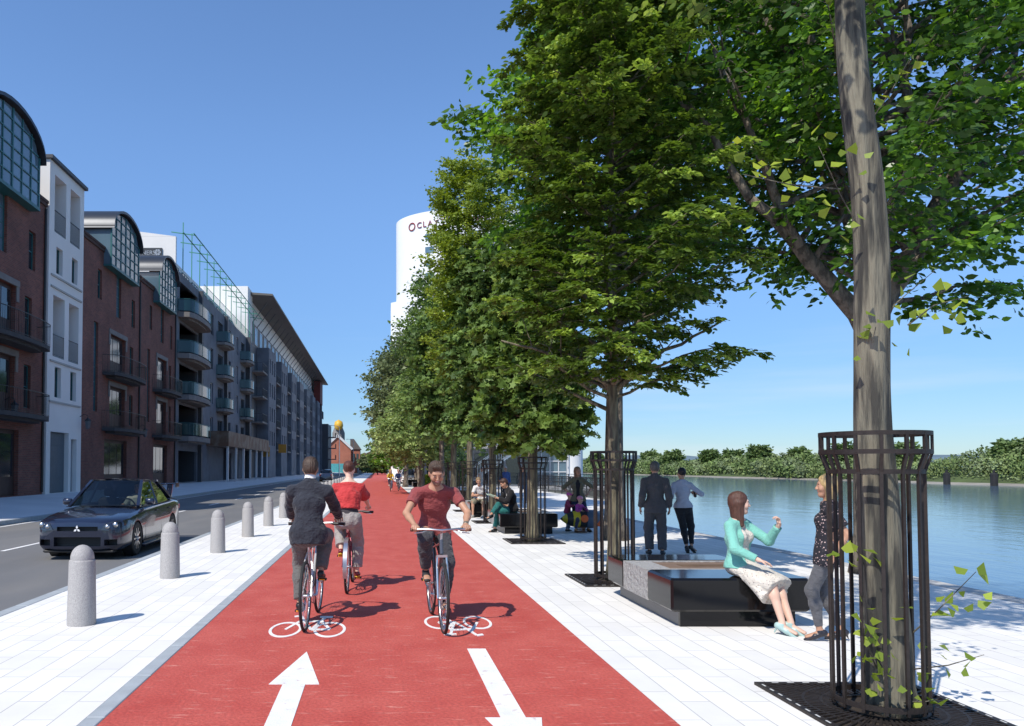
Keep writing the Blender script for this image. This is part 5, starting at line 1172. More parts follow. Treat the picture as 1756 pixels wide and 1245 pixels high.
    def top(f, name, mat, off=.018, sleeve=1.0, hem=.05, neckcut=.0, loose=1.0, open_front=None, fold=.004, hem_slope=0., flare=0., wide=None, seed=1, res=None, collar=0.):
        """sleeve: 0..1 upper arm, 1..2 forearm. hem: distance below the pelvis centre (negative above)"""
        s, q = f.s, SDF(); B = f.bulk; fem = f.sex == 'f'; X = f.X; o = off * s; wa = (.092 if fem else .108) * s * loose; up1, up2 = f.up1, f.up2; low = f.P - up1 * hem * s
        if hem > -.1: q.seg(low - up1 * .03, f.P + up1 * .02 * s, ((.148 + flare) * s + o, (.105 + flare * .8) * s + o), (.142 * s + o, .10 * s + o), x=X, k=.04); [q.seg(f.hip[k_], f.hip[k_].lerp(f.kn[k_], .16), .089 * s + o, .086 * s + o, k=.05) for k_ in 'RL' if k_ in f.kn and hem > 0]; q.seg(f.P, f.waist, (.136 * s + o, .092 * s + o), (wa + o, .078 * s * loose + o), x=X, k=.05)
        q.seg(f.waist - up1 * (.0 if hem > -.1 else .03) * s, f.chest, (wa + o, .078 * s * loose + o), (.132 * s * B + o, .094 * s + o), x=X, k=.05); q.seg(f.chest, f.neck - up2 * .055 * s, (.132 * s * B + o, .094 * s + o), (.10 * s + o * .6, .058 * s + o * .6), x=X, k=.05)
        if fem and not f.child:
            for sg in (1, -1): q.ball(f.chest + up2 * .03 * s + f.front * .078 * s + X * sg * .06 * s, .05 * s + o * .8, k=.03)
        rr = .050 if not wide else .050 * wide
        for k in 'RL':
            if k not in f.wr: continue
            q.seg(f.neck - up2 * .040 * s, f.sh[k] + up2 * .015 * s, .036 * s + o * .5, .040 * s + o * .6, k=.07); m_ = .85 if fem else 1
            if sleeve > 0:
                e = min(sleeve, 1); p = f.sh[k].lerp(f.el[k], e); q.seg(f.sh[k], p, .052 * s * m_ + o * .7, (rr * m_ - .008 * e) * s + o * .75, k=.03)
                if sleeve <= 1: q.cut(p, f.el[k] - f.sh[k], (f.el[k], (1 - e) * .285 * s + .07 if e < 1 else .08))
            if sleeve > 1:
                e = sleeve - 1; p = f.el[k].lerp(f.wr[k], e); q.seg(f.el[k], p, .043 * s * m_ + o * .7, .031 * s * m_ + o * .75, k=.03); q.cut(p, f.wr[k] - f.el[k], (f.wr[k], .09))
        q.seg(f.neck - up2 * .05 * s, f.neck + up2 * (.0 + collar) * s, .058 * s + o * .4, .053 * s + o * .3, k=.03)
        nc = f.neck + up2 * (.018 - neckcut + collar) * s; q.cut(nc, f.up2 * 1 + f.front * .35, (nc + f.up2 * .03, .095 + neckcut * 1.1)); q.cut(low, -up1 + f.front * 0 + X * hem_slope, None if all((f.el[k] - low).dot(up1) > 0 and (f.wr[k] - low).dot(up1) > 0 for k in f.el) else (low, .30))
        if open_front: q.seg(low - up1 * .1 + f.front * .2 * s, f.neck - up2 * .10 * s + f.front * .14 * s, (open_front * s, .12 * s), (open_front * 1.2 * s, .08 * s), x=X, k=.01, op=1)
        return q.mesh(res or f.res, name, [mat], f.root, disp=folds(fold, 34, seed=seed))
    def legs(f, name, mat, off=.016, length=2.0, top=.06, fold=.004, wide=1.0, cuff=1.0, seed=2, res=None):
        """length 0..1 thigh, 1..2 shin"""
        s, q = f.s, SDF(); X = f.X; o = off * s; q.seg(f.P - f.up1 * .05 * s, f.P + f.up1 * top * s, (.138 * s + o, .096 * s + o), (.124 * s + o, .086 * s + o), x=X, k=.04)
        for k in 'RL':
            if k not in f.kn: continue
            e = min(1, length); p = f.hip[k].lerp(f.kn[k], e); q.seg(f.hip[k], p, .084 * s + o, (.084 - .028 * e) * s * wide + o, k=.05)
            if length > 1:
                e = length - 1; p = f.kn[k].lerp(f.an[k], e); mid = f.kn[k].lerp(p, .4) - f.foot[k] * .01; q.seg(f.kn[k], mid, .056 * s * wide + o, .054 * s * wide + o, k=.04); q.seg(mid, p, .054 * s * wide + o, .036 * s * cuff * wide + o, k=.03); q.cut(p, f.an[k] - f.kn[k], (f.an[k], .13))
            else: q.cut(p, f.kn[k] - f.hip[k], (f.kn[k], (1 - e) * .43 * s + .02))
        q.cut(f.P + f.up1 * (top + .01) * s, f.up1, (f.P + f.up1 * .15 * s, .28))
        return q.mesh(res or f.res, name, [mat], f.root, disp=folds(fold, 40, seed=seed))
    def shoes(f, mat, sole=None, heel=0., name='shoe', high=.0):
        s = f.s; r = []
        for k in 'RL':
            if k not in f.an: continue
            q = SDF(); an = f.an[k]; t = f.foot[k]; sd = t.cross(Vector((0, 0, 1))).normalized(); dn = sd.cross(t).normalized(); dn = dn if dn.z < 0 else -dn
            hp = an + dn * .038 * s - t * .035 * s; tp_ = an + dn * (.060 + heel * .7) * s + t * .155 * s
            q.seg(hp, an + t * .06 * s + dn * (.045 + heel * .3) * s, (.037 * s, .035 * s), (.042 * s, .030 * s), x=sd, k=.02); q.seg(an + t * .06 * s + dn * (.045 + heel * .3) * s, tp_, (.042 * s, .030 * s), (.034 * s, .019 * s), x=sd, k=.02)
            if high: q.seg(an, an + (f.kn[k] - an).normalized() * high, .036 * s, .038 * s, k=.02)
            else: q.ball(an + dn * .01, .033 * s, k=.02)
            if heel: q.seg(hp + dn * .01, hp + dn * (.035 + heel) * s - t * .01, .013 * s, .007 * s, k=.01)
            q.cut(tp_ + dn * .018 * s, dn * 1.0 + t * (-heel * 4 if heel else 0)) if not heel else None
            o = q.mesh(min(f.res, .008), name, [mat], f.root); r.append(o)
            if sole:
                b = MB(); c = an + dn * .078 * s; P_ = []
                for i in range(14):
                    a = 2 * math.pi * i / 14; lx = math.cos(a); P_.append(c + t * (.055 + .115 * lx) * s + sd * (.040 * math.sin(a)) * s)
                n = 14; b.add([*P_, *[p - dn * .018 * s for p in P_]], [tuple(range(n)), tuple(range(2 * n - 1, n - 1, -1))] + [(i, (i + 1) % n, n + (i + 1) % n, n + i) for i in range(n)]); b.build('sole', sole, o)
        return r
    def hair(f, kind='short', mat=None, seed=4, amp=.004):
        mat = mat or pm('hair_%02d%02d%02d' % tuple(int(c * 99) for c in f.hc), f.hc, .55, .35, 50, bump=.8, bs=90, stretch=(1, 1, .3)); h, hs = f.h, f.hs; q = SDF(); R_ = lambda *t: tuple(x * hs for x in t)
        if kind in ('short', 'quiff', 'crop'):
            q.ball(h(0, -.020, .038), R_(.086, .100, .097), x=f.hx, axis=f.hu, k=.02); q.ball(h(0, -.055, -.005), R_(.072, .062, .07), x=f.hx, axis=f.hu, k=.03)
            if kind == 'quiff': q.seg(h(-.03, .055, .098), h(.035, .060, .105), .026 * hs, .024 * hs, k=.03)
            q.ball(h(0, .125, -.01), R_(.075, .085, .085), x=f.hx, axis=f.hu, k=.015, op=1)
            for sg in (1, -1): q.ball(h(sg * .085, .035, -.035), R_(.03, .055, .055), x=f.hx, axis=f.hu, k=.01, op=1)
            q.cut(h(0, 0, -.062), -f.hu + f.hf * -.1)
        elif kind in ('long', 'bob'):
            q.ball(h(0, -.016, .040), R_(.088, .104, .098), x=f.hx, axis=f.hu, k=.02); ln = .17 if kind == 'bob' else .24
            dn = Vector((0, 0, -1)) * ln * hs
            q.seg(h(0, -.06, -.02), h(0, -.055, -.02) + dn, R_(.075, .042), R_(.065, .025), x=f.hx, k=.04)
            for sg in (1, -1): q.seg(h(sg * .074, -.01, .01), h(sg * .078, .0, -.01) + dn * .95, R_(.022, .042), R_(.018, .030), x=f.hx, k=.03)
            q.ball(h(0, .135, -.02), R_(.062, .10, .10), x=f.hx, axis=f.hu, k=.015, op=1)
        elif kind == 'bun':
            q.ball(h(0, -.018, .036), R_(.083, .099, .093), x=f.hx, axis=f.hu, k=.02); q.ball(h(0, -.09, .045), R_(.045, .045, .045), k=.02); q.ball(h(0, .125, -.015), R_(.068, .088, .09), x=f.hx, axis=f.hu, k=.015, op=1); q.cut(h(0, 0, -.045), -f.hu + f.hf * -.1)
            for sg in (1, -1): q.ball(h(sg * .085, .03, -.03), R_(.03, .05, .045), x=f.hx, axis=f.hu, k=.01, op=1)
        elif kind == 'helmet':
            q.ball(h(0, -.005, .055), R_(.10, .122, .098), x=f.hx, axis=f.hu, k=.01); q.cut(h(0, 0, .018), -f.hu + f.hf * .15)
        fr = np.array([f.hx, f.hf, f.hu])
        def disp(V): c = np.array(f.hc_); e = V - c; n_ = vnoise((V - c) @ fr.T * np.array([1.6, 1, .35]), 95 / hs, seed) * amp * hs; e /= np.linalg.norm(e, axis=1, keepdims=True); return V + e * n_[:, None]
        return q.mesh(min(f.res, .007) if f.res < .012 else f.res * .8, 'helmet' if kind == 'helmet' else 'hair', [mat], f.root, disp=None if kind == 'helmet' else disp)
    def part(f, name, mat, fn, res=None, fold=0., seed=1):
        q = SDF(); fn(q); return q.mesh(res or f.res, name, mat if isinstance(mat, list) else [mat], f.root, disp=folds(fold, 40, seed=seed) if fold else None)

# ================================================================ bicycles
def bicycle(label, pos, yaw, frame_c, group='bicycles ridden on the cycle lane', guards=False, steer=0., crank=0., scale=1., bar_w=.56, tyre=M_rubber, simple=False):
    root = empty('bicycle', pos, yaw, label, 'bicycle', group, scale=scale if scale != 1 else None); Rr = .335; WB = 1.02
    M_f = pm('frame_paint_%d' % (len(MATS)), frame_c, .25, .03, 20, metal=.35, coat=.5)
    fh = Vector((0, WB, Rr)); rh = Vector((0, 0, Rr)); bb_ = Vector((0, .42, .28)); st = Vector((0, .24, .80)); ht = Vector((0, .86, .90)); hb = Vector((0, .895, .76))
    def wheel(c, name):
        b = MB(); n = 36; b.tube([(c.x, c.y + Rr * math.cos(2 * math.pi * i / n), c.z + Rr * math.sin(2 * math.pi * i / n)) for i in range(n)], .0165, 8, closed=True); t = b.build(name, tyre, root, smooth='all')
        b = MB(); b.tube([(c.x, c.y + (Rr - .022) * math.cos(2 * math.pi * i / n), c.z + (Rr - .022) * math.sin(2 * math.pi * i / n)) for i in range(n)], .010, 6, closed=True); b.build('rim', M_chrome, t, smooth='all')
        b = MB(); b.lathe([(0, -.045), (.018, -.045), (.022, -.03), (.014, -.02), (.014, .02), (.022, .03), (.018, .045), (0, .045)], 12, tuple(c), axis='x'); b.build('hub', M_steel, t, smooth=30)
        b = MB()
        for i in range(8 if simple else 28):
            a = 2 * math.pi * i / (8 if simple else 28); x = .028 * (1 if i % 2 else -1); b.bar((c.x + x, c.y + .02 * math.cos(a + .9 * (1 if i % 4 < 2 else -1)), c.z + .02 * math.sin(a + .9 * (1 if i % 4 < 2 else -1))), (c.x, c.y + (Rr - .02) * math.cos(a), c.z + (Rr - .02) * math.sin(a)), .0022)
        b.build('spokes', M_chrome, t); return t
    wheel(rh, 'wheel'); fw = wheel(fh, 'wheel')
    b = MB(); b.tube([bb_, st], .016, 10); b.tube([st - Vector((0, 0, .04)), ht - Vector((0, 0, .03))], .014, 10); b.tube([bb_, hb], .018, 10); b.tube([ht, hb], .020, 10)
    for sg in (-1, 1): b.tube([bb_ + Vector((sg * .03, -.02, 0)), bb_ + Vector((sg * .05, -.12, .01)), rh + Vector((sg * .062, 0, 0))], .010, 8); b.tube([st + Vector((sg * .015, .01, -.05)), st + Vector((sg * .045, -.07, -.18)), rh + Vector((sg * .062, 0, .0))], .008, 8)
    b.build('frame', M_f, root, smooth=40)
    b = MB()
    for sg in (-1, 1): b.tube([hb + Vector((sg * .045, .01, -.02)), hb + Vector((sg * .052, .03, -.12)), fh + Vector((sg * .055, -.01, .04)), fh + Vector((sg * .055, 0, 0))], .011, 8)
    b.bar(hb + Vector((-.055, .01, -.02)), hb + Vector((.055, .01, -.02)), .03, .025); b.build('fork', M_chrome, root, smooth=40)
    hz = 1.0; b = MB(); b.tube([ht, ht + Vector((0, .01, .07)), (0, .93, hz)], .013, 8); b.build('stem', M_steel, root, smooth=40)
    w2 = bar_w / 2; b = MB(); b.tube([(-w2, .84, hz + .0), (-w2 * .55, .90, hz + .01), (0, .93, hz), (w2 * .55, .90, hz + .01), (w2, .84, hz)], .012, 8); hbar = b.build('handlebar', M_chrome if not guards else M_iron, root, smooth=40)
    for sg in (-1, 1):
        b = MB(); b.tube([(sg * (w2 - .13), .865, hz + .003), (sg * (w2 + .01), .838, hz)], .018, 8); b.build('grip', M_dark, hbar, smooth=40)
        b = MB(); b.tube([(sg * (w2 - .16), .88, hz), (sg * (w2 - .10), .925, hz - .02), (sg * (w2 - .02), .92, hz - .03)], .006, 5); b.build('brake_lever', M_steel, hbar)
    b = MB(); b.tube([st - Vector((0, 0, .02)), (0, .215, .87)], .013, 8); b.build('seat_post', M_steel, root, smooth=40)
    q = SDF(); q.seg((0, .14, .885), (0, .24, .885), (.068, .026), (.055, .024), x=(1, 0, 0), k=.02); q.seg((0, .22, .885), (0, .39, .885), (.035, .022), (.018, .016), x=(1, 0, 0), k=.03); q.mesh(.007, 'saddle', [M_dark], root)
    cs = Vector((0, math.sin(crank), math.cos(crank))) * .165
    b = MB(); b.lathe([(.0, .028), (.095, .028), (.095, .034), (0, .034)], 24, tuple(bb_), axis='x'); b.tube([bb_ + Vector((-.05, 0, 0)), bb_ + Vector((.06, 0, 0))], .014, 8); b.build('chainring', M_steel, root)
    b = MB(); b.tube([(.034, .42, .373), (.034, .0, .375)], .004, 4); b.tube([(.034, .42, .187), (.034, .0, .295)], .004, 4); b.build('chain', M_dark, root)
    for sg, v in ((1, cs), (-1, -cs)):
        b = MB(); b.bar(bb_ + Vector((sg * .06, 0, 0)), bb_ + v + Vector((sg * .065, 0, 0)), .016, .022); cr_ = b.build('crank', M_steel, root)
        b = MB(); c = bb_ + v + Vector((sg * .115, 0, 0)); b.cbox(c.x - .045, c.x + .045, c.y - .04, c.y + .04, c.z - .011, c.z + .011, .004); pd = b.build('pedal', M_dark, cr_)
        b = MB(); b.box(c.x - .03, c.x + .03, c.y - .0445, c.y - .0405, c.z - .007, c.z + .007); b.box(c.x - .03, c.x + .03, c.y + .0405, c.y + .0445, c.z - .007, c.z + .007); b.build('reflector', pm('amber_reflector', (.9, .35, .02), .25), pd)
    if guards:
        b = MB(); Rg = Rr + .045; n = 14
        rows = [[(x, Rg * math.cos(a) * 1., Rr + Rg * math.sin(a)) for x in (-.026, -.015, .015, .026)] for a in [R(40 + 12 * i) for i in range(n)]]
        b.grid(rows); m2 = MB(); 
        for r_ in rows: pass
        b.build('mudguard', M_steel, root, smooth='all', normals=False)
    return root
# ================================================================ riders
def cyc_fig(label, pos, yaw, crank, H=1.78, lean=.42, curve=.18, sex='m', skin='tan', head=(0, 0, 0), hair_c=(.05, .03, .02), res=.007, bulk=1.0, bar_w=.56, twist=0., side=0., scale=1., child=False, grp='cyclists on the red lane', el=.9):
    f = Fig(label, pos, yaw, H, sex, skin, pelvis=(0, .20 * scale, (.885 + .085 * H / 1.78) * scale), lean=lean, curve=curve, head=head, res=res, hair_c=hair_c, bulk=bulk, twist=twist, side=side, group=grp, child=child)
    cs = Vector((0, math.sin(crank), math.cos(crank))) * .165 * scale; bb_ = Vector((0, .42, .28)) * scale
    for k, sg in (('R', 1), ('L', -1)):
        f.arm(k, Vector((sg * (bar_w / 2 - .035), .775, 1.045)) * scale, (sg * el, -.35, -.5), curl=.95, palm=(0, -.15, -1), fdir=(0, 1, -.12), thumb=(-sg, 0, 0))
        pd = bb_ + (cs if sg > 0 else -cs) + Vector((sg * .105 * scale, -.055 * scale, (.075 + .012) * f.s + .012)); low = (cs.z if sg > 0 else -cs.z) < 0
        f.leg(k, pd, (sg * .12, 1, .3), toe=(0, 1, -.28 if not low else -.05))
    return f
# man in dark suit, from behind
Cr1 = R(18)
bicycle('silver bicycle under the man in the dark suit', (-.745, 7.70, 0), R(-3), (.55, .54, .53), crank=Cr1, bar_w=.62)
f = cyc_fig('person in a dark navy jacket riding a silver bicycle away from the viewer', (-.745, 7.70, 0), R(-3), Cr1, H=1.74, lean=.16, curve=.10, head=(.02, -.05, 0), hair_c=(.06, .035, .022), bar_w=.62, bulk=1.08, res=.007)
f.body(); M_suit = cloth('navy_suit', (.026, .028, .038), bump=.7); f.top('jacket', M_suit, off=.026, sleeve=1.9, hem=.14, flare=.012, fold=.0042, collar=.035)
f.part('shirt_collar', cloth('white', (.75, .74, .72)), lambda q: q.seg(f.neck - f.up2 * .02, f.neck + f.up2 * .055, .064, .060, k=.01))
f.legs('trousers', cloth('grey_wool', (.125, .122, .115), bump=.7), off=.02, length=1.93, fold=.006, wide=1.08, cuff=1.15); f.shoes(pm('black_leather', (.015, .015, .017), .3, .1), M_dark); f.hair('crop', amp=.005)
# woman in red top, from behind
Cr2 = R(160)
bicycle('red bicycle with a steel rear mudguard under the woman in the red top', (-.42, 9.98, 0), R(-2), (.22, .03, .045), guards=True, crank=Cr2, bar_w=.60)
f = cyc_fig('person in a loose red top and light grey trousers riding a red bicycle away', (-.42, 9.98, 0), R(-2), Cr2, H=1.70, lean=.18, curve=.06, sex='f', skin='pale', head=(.05, .1, 0), hair_c=(.10, .035, .022), bar_w=.60)
f.body(); f.top('blouse', cloth('red_blouse', (.50, .045, .045), var=.08, bump=.6), off=.036, sleeve=.86, hem=-.115, neckcut=.085, wide=1.55, loose=1.35, fold=.009, res=.008)
f.part('waistband', cloth('charcoal_band', (.05, .045, .05)), lambda q: (q.seg(f.P + f.up1 * .045, f.waist + f.up1 * .01, (.142, .105), (.122, .098), x=f.X, k=.02), q.cut(f.P + f.up1 * .035, -f.up1), q.cut(f.waist + f.up1 * .03, f.up1)))
f.legs('trousers', cloth('light_grey_slacks', (.30, .275, .255), bump=.6), off=.022, length=1.86, fold=.006, wide=1.12, cuff=1.3, top=.05); f.shoes(pm('dark_red_leather', (.16, .015, .02), .3, .1), pm('yellow_sole', (.7, .5, .05), .6)); f.hair('bun', amp=.005)
# man in the red T-shirt coming towards us
Cr3 = R(12)
bicycle('slim grey bicycle ridden towards the viewer by the man in the red shirt', (.585, 8.58, 0), R(183), (.10, .10, .11), crank=Cr3, bar_w=.60)
f = cyc_fig('smiling person in a dusty red T-shirt and dark jeans cycling towards the viewer', (.585, 8.58, 0), R(183), Cr3, H=1.78, lean=.40, curve=.17, skin='tan', head=(.34, .0, .04), hair_c=(.07, .042, .026), bar_w=.60, bulk=1.14, el=1.0, res=.0065)
f.body(smile=True, stubble=True); f.top('tshirt', cloth('dusty_red', (.245, .055, .055), bump=.6), off=.017, sleeve=.52, hem=.09, neckcut=.014, fold=.006, wide=1.02); f.legs('jeans', cloth('charcoal_denim', (.050, .050, .058), bump=.8, bs=18), off=.017, length=1.9, fold=.007, wide=1.03, cuff=1.1)
f.shoes(pm('dark_trainer', (.02, .02, .022), .6, .1), pm('cream_sole', (.6, .55, .42), .6)); f.hair('quiff', amp=.006)
f.part('belt', pm('grey_belt', (.22, .2, .2), .5), lambda q: (q.seg(f.P + f.up1 * .012, f.P + f.up1 * .055, (.153, .111), (.149, .108), x=f.X, k=.01), q.cut(f.P + f.up1 * .02, -f.up1), q.cut(f.P + f.up1 * .052, f.up1)))
w_ = f.wr['L']; f.part('watch', pm('steel_watch', (.35, .3, .22), .3, metal=.6), lambda q: q.seg(w_ - (w_ - f.el['L']).normalized() * .025, w_ - (w_ - f.el['L']).normalized() * .012, .029, .029, k=.01))
# two child riders far down the lane
for (x, y, c1, c2, lab, hc) in ((.78, 51.6, (.55, .36, .03), (.09, .10, .17), 'small far child rider in a yellow top coming along the lane', (.35, .22, .05)), (1.34, 52.4, (.025, .045, .13), (.25, .25, .3), 'small far child rider in a dark blue top beside the one in yellow', (.25, .14, .06))):
    bicycle(('small dark bicycle under the child in yellow' if c1[0] > .3 else 'small dark bicycle under the child in blue'), (x, y + .8, 0), R(180), (.03, .03, .04), crank=.2, scale=.88, simple=True)
    f = cyc_fig(lab, (x, y + .8, 0), R(180), .2, H=1.45, lean=.3, curve=.1, scale=.88, head=(.05, 0, 0), res=.015, hair_c=hc, skin='fair', child=True, grp='child riders far down the lane')
    f.body(); f.top('top', cloth('kid_%d' % int(x * 100), c1), sleeve=1.8, off=.022, hem=.08); f.legs('trousers', cloth('kidleg_%d' % int(x * 100), c2), length=1.9); f.shoes(pm('pale_shoe', (.6, .55, .5), .6)); f.hair('long' if c1[0] > .3 else 'short')

# ================================================================ standing and sitting people
def stand(label, pos, yaw, H=1.75, sex='m', skin='tan', head=(0, 0, 0), feet=None, arms=None, lean=0., res=.008, hair_c=(.05, .03, .02), bulk=1., curve=0., pz=.925, side=0., twist=0., child=False, px=0., grp=None, heel=0.):
    s = H / 1.78; f = Fig(label, pos, yaw, H, sex, skin, pelvis=(px, 0, pz * s + heel), lean=lean, curve=curve, head=head, res=res, hair_c=hair_c, bulk=bulk, side=side, twist=twist, child=child, group=grp)
    feet = feet or {'R': ((.10, -.02), (.15, 1)), 'L': ((-.10, .02), (-.15, 1))}
    for k in 'RL': (x, y), t = feet[k][:2]; z = feet[k][2] if len(feet[k]) > 2 else 0; f.leg(k, (x * s, y * s, .085 * s + z + heel), (t[0] * .5, 1, 0), toe=(t[0], t[1], -.55 * heel / .07 if heel else 0))
    arms = arms or {}
    for k, sg in (('R', 1), ('L', -1)):
        a = arms.get(k, dict(t=(sg * .235, .03, -.575))); t = f.sh[k] * 1.0; tt = a['t']; tgt = Vector((tt[0] * s + f.neck.x * (0 if 'abs' in a else 1), tt[1] * s + f.neck.y * 1.0, f.neck.z + tt[2] * s))
        f.arm(k, tgt, a.get('hint', (sg * .1, -1, -.2)), curl=a.get('curl', .3), palm=a.get('palm', (-sg, 0, 0)), fdir=a.get('fdir'), thumb=a.get('thumb'))
    return f
M_black = pm('black_leather', (.015, .015, .017), .3, .1)
# suit man on the quay seen from behind
f = stand('person in a dark grey suit standing with back turned, looking at the river', (5.20, 14.3, 0), R(-14), H=1.80, bulk=1.04, hair_c=(.10, .085, .07), head=(0, .15, 0), feet={'R': ((.11, -.03), (.3, 1)), 'L': ((-.11, .02), (-.2, 1))}, res=.009, grp='couple looking at the river',
          arms={'R': dict(t=(.25, .03, -.58)), 'L': dict(t=(-.26, .04, -.58))})
f.body(); M_s2 = cloth('charcoal_suit', (.075, .068, .068), bump=.6); f.top('jacket', M_s2, off=.027, sleeve=1.9, hem=.15, flare=.012, fold=.005, collar=.03); f.legs('trousers', M_s2, off=.02, length=1.97, wide=1.15, cuff=1.4, fold=.006); f.shoes(M_black, M_dark); f.hair('crop')

# woman with dark bun beside him
f = stand('person in a pale blouse, black trousers and high heels beside the suited figure', (5.82, 14.55, 0), R(-18), H=1.62, sex='f', skin='tan', hair_c=(.012, .01, .012), head=(0, -.3, 0), heel=.06, feet={'R': ((.16, .04), (.7, .7)), 'L': ((.06, -.06), (.3, 1))}, px=.0, side=-.03, res=.009, grp='couple looking at the river',
          arms={'R': dict(t=(.27, .16, -.26), hint=(.7, -.8, -.4), curl=.6), 'L': dict(t=(-.24, .08, -.48))})
f.body(); f.top('blouse', cloth('pale_lilac_blouse', (.42, .43, .50)), off=.015, sleeve=1.05, hem=.04, fold=.004); f.legs('trousers', cloth('black_trousers', (.018, .019, .022)), off=.012, length=1.9, fold=.003, wide=.95, cuff=.95); f.shoes(M_black, heel=.055); f.hair('bun'); f.part('handbag', M_black, lambda q: q.seg(f.wr['R'] + Vector((.0, .03, -.06)), f.wr['R'] + Vector((0, .03, .06)), (.03, .08), x=(1, 0, 0)))
# blond woman behind the tree guard
f = stand('blond person in a dark floral blouse and grey leggings standing behind the nearest tree guard', (4.25, 7.20, 0), R(62), H=1.58, sex='f', skin='tan', hair_c=(.50, .34, .15), head=(0, -.1, 0), res=.007, lean=-.06, curve=.05, heel=.03,
          feet={'R': ((.08, -.10), (.1, 1)), 'L': ((-.07, .10), (-.1, 1))}, arms={'R': dict(t=(.21, .02, -.56), curl=.4), 'L': dict(t=(-.20, -.02, -.56), curl=.4)})
f.body()
def floral(name, base, spot, scale=42, thr=.28):
    m = pm(name, base, .85, .1, 4, bump=.5, bs=16); n = m.node_tree.nodes; l = m.node_tree.links.new; co = n.new('ShaderNodeTexCoord'); v = n.new('ShaderNodeTexVoronoi'); v.inputs['Scale'].default_value = scale; l(co.outputs['Object'], v.inputs['Vector'])
    r = n.new('ShaderNodeMapRange'); r.inputs[1].default_value = thr; r.inputs[2].default_value = thr - .04; l(v.outputs['Distance'], r.inputs[0]); x = n.new('ShaderNodeMix'); x.data_type = 'RGBA'; p = n['Principled BSDF']; src = p.inputs['Base Color'].links[0].from_socket
    l(r.outputs[0], x.inputs[0]); l(src, x.inputs[6]); x.inputs[7].default_value = (*spot, 1); l(x.outputs[2], p.inputs['Base Color']); return m
M_flo = floral('dark_floral', (.016, .015, .022), (.50, .36, .34)); f.top('blouse', M_flo, off=.022, sleeve=.7, hem=.16, flare=.02, loose=1.15, fold=.006, wide=1.3); f.legs('leggings', cloth('grey_leggings', (.10, .10, .11)), off=.008, length=1.9, fold=.003, wide=.95, cuff=.9); f.shoes(pm('black_pumps', (.02, .018, .025), .35, .1), heel=.03); f.hair('bob', amp=.005)
# seated woman on the bench
f = Fig('seated person in a mint cardigan and cream floral dress on the nearest black bench', (3.76, 7.95, 0), R(-146), 1.68, 'f', 'pale', pelvis=(0, 0, .615), lean=-.04, curve=.04, head=(.0, -.75, 0), side=.0, res=.0065, hair_c=(.085, .035, .022))
Mt = Matrix.Rotation(R(146), 3, 'Z')     # world offset -> local
def wl(x, y, z): v = Mt @ Vector((x - 3.76, y - 7.95, 0)); return Vector((v.x, v.y, z))
for k, (fx, fy) in (('R', (3.93, 7.44)), ('L', (4.03, 7.47))):
    t = Mt @ Vector((.72, -.55, 0)); f.leg(k, wl(fx, fy, .115), Mt @ Vector((.6, -.75, .9)), toe=(t.x, t.y, -.28))
f.arm('R', wl(3.78, 7.58, .71), Mt @ Vector((-.8, -.2, -.5)), curl=.25, palm=(0, 0, -1), fdir=Mt @ Vector((.9, -.15, -.25)))
f.arm('L', wl(4.06, 7.72, 1.05), Mt @ Vector((.35, .1, -1)), curl=.75, palm=Mt @ Vector((-.9, -.2, .1)), fdir=Mt @ Vector((-.25, -.2, .95)))
f.body()
M_dress = floral('cream_floral', (.62, .57, .50), (.34, .29, .27), 38, .25)
def dress(q):
    s = f.s; X = f.X; q.seg(f.P, f.waist, (.145, .105), (.108, .085), x=X, k=.05); q.seg(f.waist, f.chest, (.108, .085), (.135, .098), x=X, k=.05); q.seg(f.chest, f.neck - f.up2 * .07, (.135, .098), (.085, .06), x=X, k=.04)
    for sg in (1, -1): q.ball(f.chest + f.up2 * .03 * s + f.front * .078 * s + X * sg * .06 * s, .058, k=.03)
    kn = (f.kn['R'] + f.kn['L']) / 2; hp = (f.hip['R'] + f.hip['L']) / 2; d = (kn - hp).normalized(); sd = d.cross(Vector((0, 0, 1))).normalized()
    q.seg(hp + Vector((0, 0, .01)), kn + d * .02, (.175, .095), (.19, .09), x=sd, k=.06); q.seg(hp + d * .20 + Vector((0, 0, -.02)), hp + d * .42 + Vector((0, 0, -.15)), (.18, .08), (.20, .09), x=sd, k=.06)
    q.cut(kn + d * .06, d + Vector((0, 0, -.25)), (kn + d * .16, .30)); q.cut(f.neck - f.up2 * .055, f.up2 + f.front * .8, (f.neck, .16)); q.cut(Vector((0, 0, .512)), (0, 0, -1), (f.P - d * .1, .30))
f.part('dress', M_dress, dress, fold=.008)
f.top('cardigan', cloth('mint_knit', (.20, .50, .42), var=.08, bump=.5, bs=40), off=.021, sleeve=1.88, hem=.02, open_front=.085, neckcut=.03, fold=.004); f.shoes(pm('pale_mint_shoe', (.36, .50, .48), .35, .05), heel=.045); f.hair('long', amp=.004)
# woman standing by the rocker
f = stand('person in an open khaki shirt and dark jeans beside the two small children', (5.10, 19.5, 0), R(170), H=1.70, sex='f', skin='tan', hair_c=(.22, .12, .06), head=(0, -.4, 0), res=.011, feet={'R': ((.05, .0), (.2, 1)), 'L': ((-.26, .06), (-.5, 1))}, px=0,
          arms={'R': dict(t=(.20, .06, -.43), hint=(1, -.5, 0), curl=.8, fdir=(-1, .3, 0)), 'L': dict(t=(-.27, .12, -.42), hint=(-1, -.6, -.1), curl=.5)})
f.body(); f.top('vest', cloth('black_vest', (.02, .02, .025)), off=.012, sleeve=0, hem=.05); f.top('shirt', cloth('khaki_shirt', (.15, .135, .085)), off=.026, sleeve=1.2, hem=.12, open_front=.05, fold=.006); f.legs('jeans', cloth('dark_denim', (.018, .026, .06)), off=.014, length=1.95); f.shoes(M_black, M_dark); f.hair('bob')
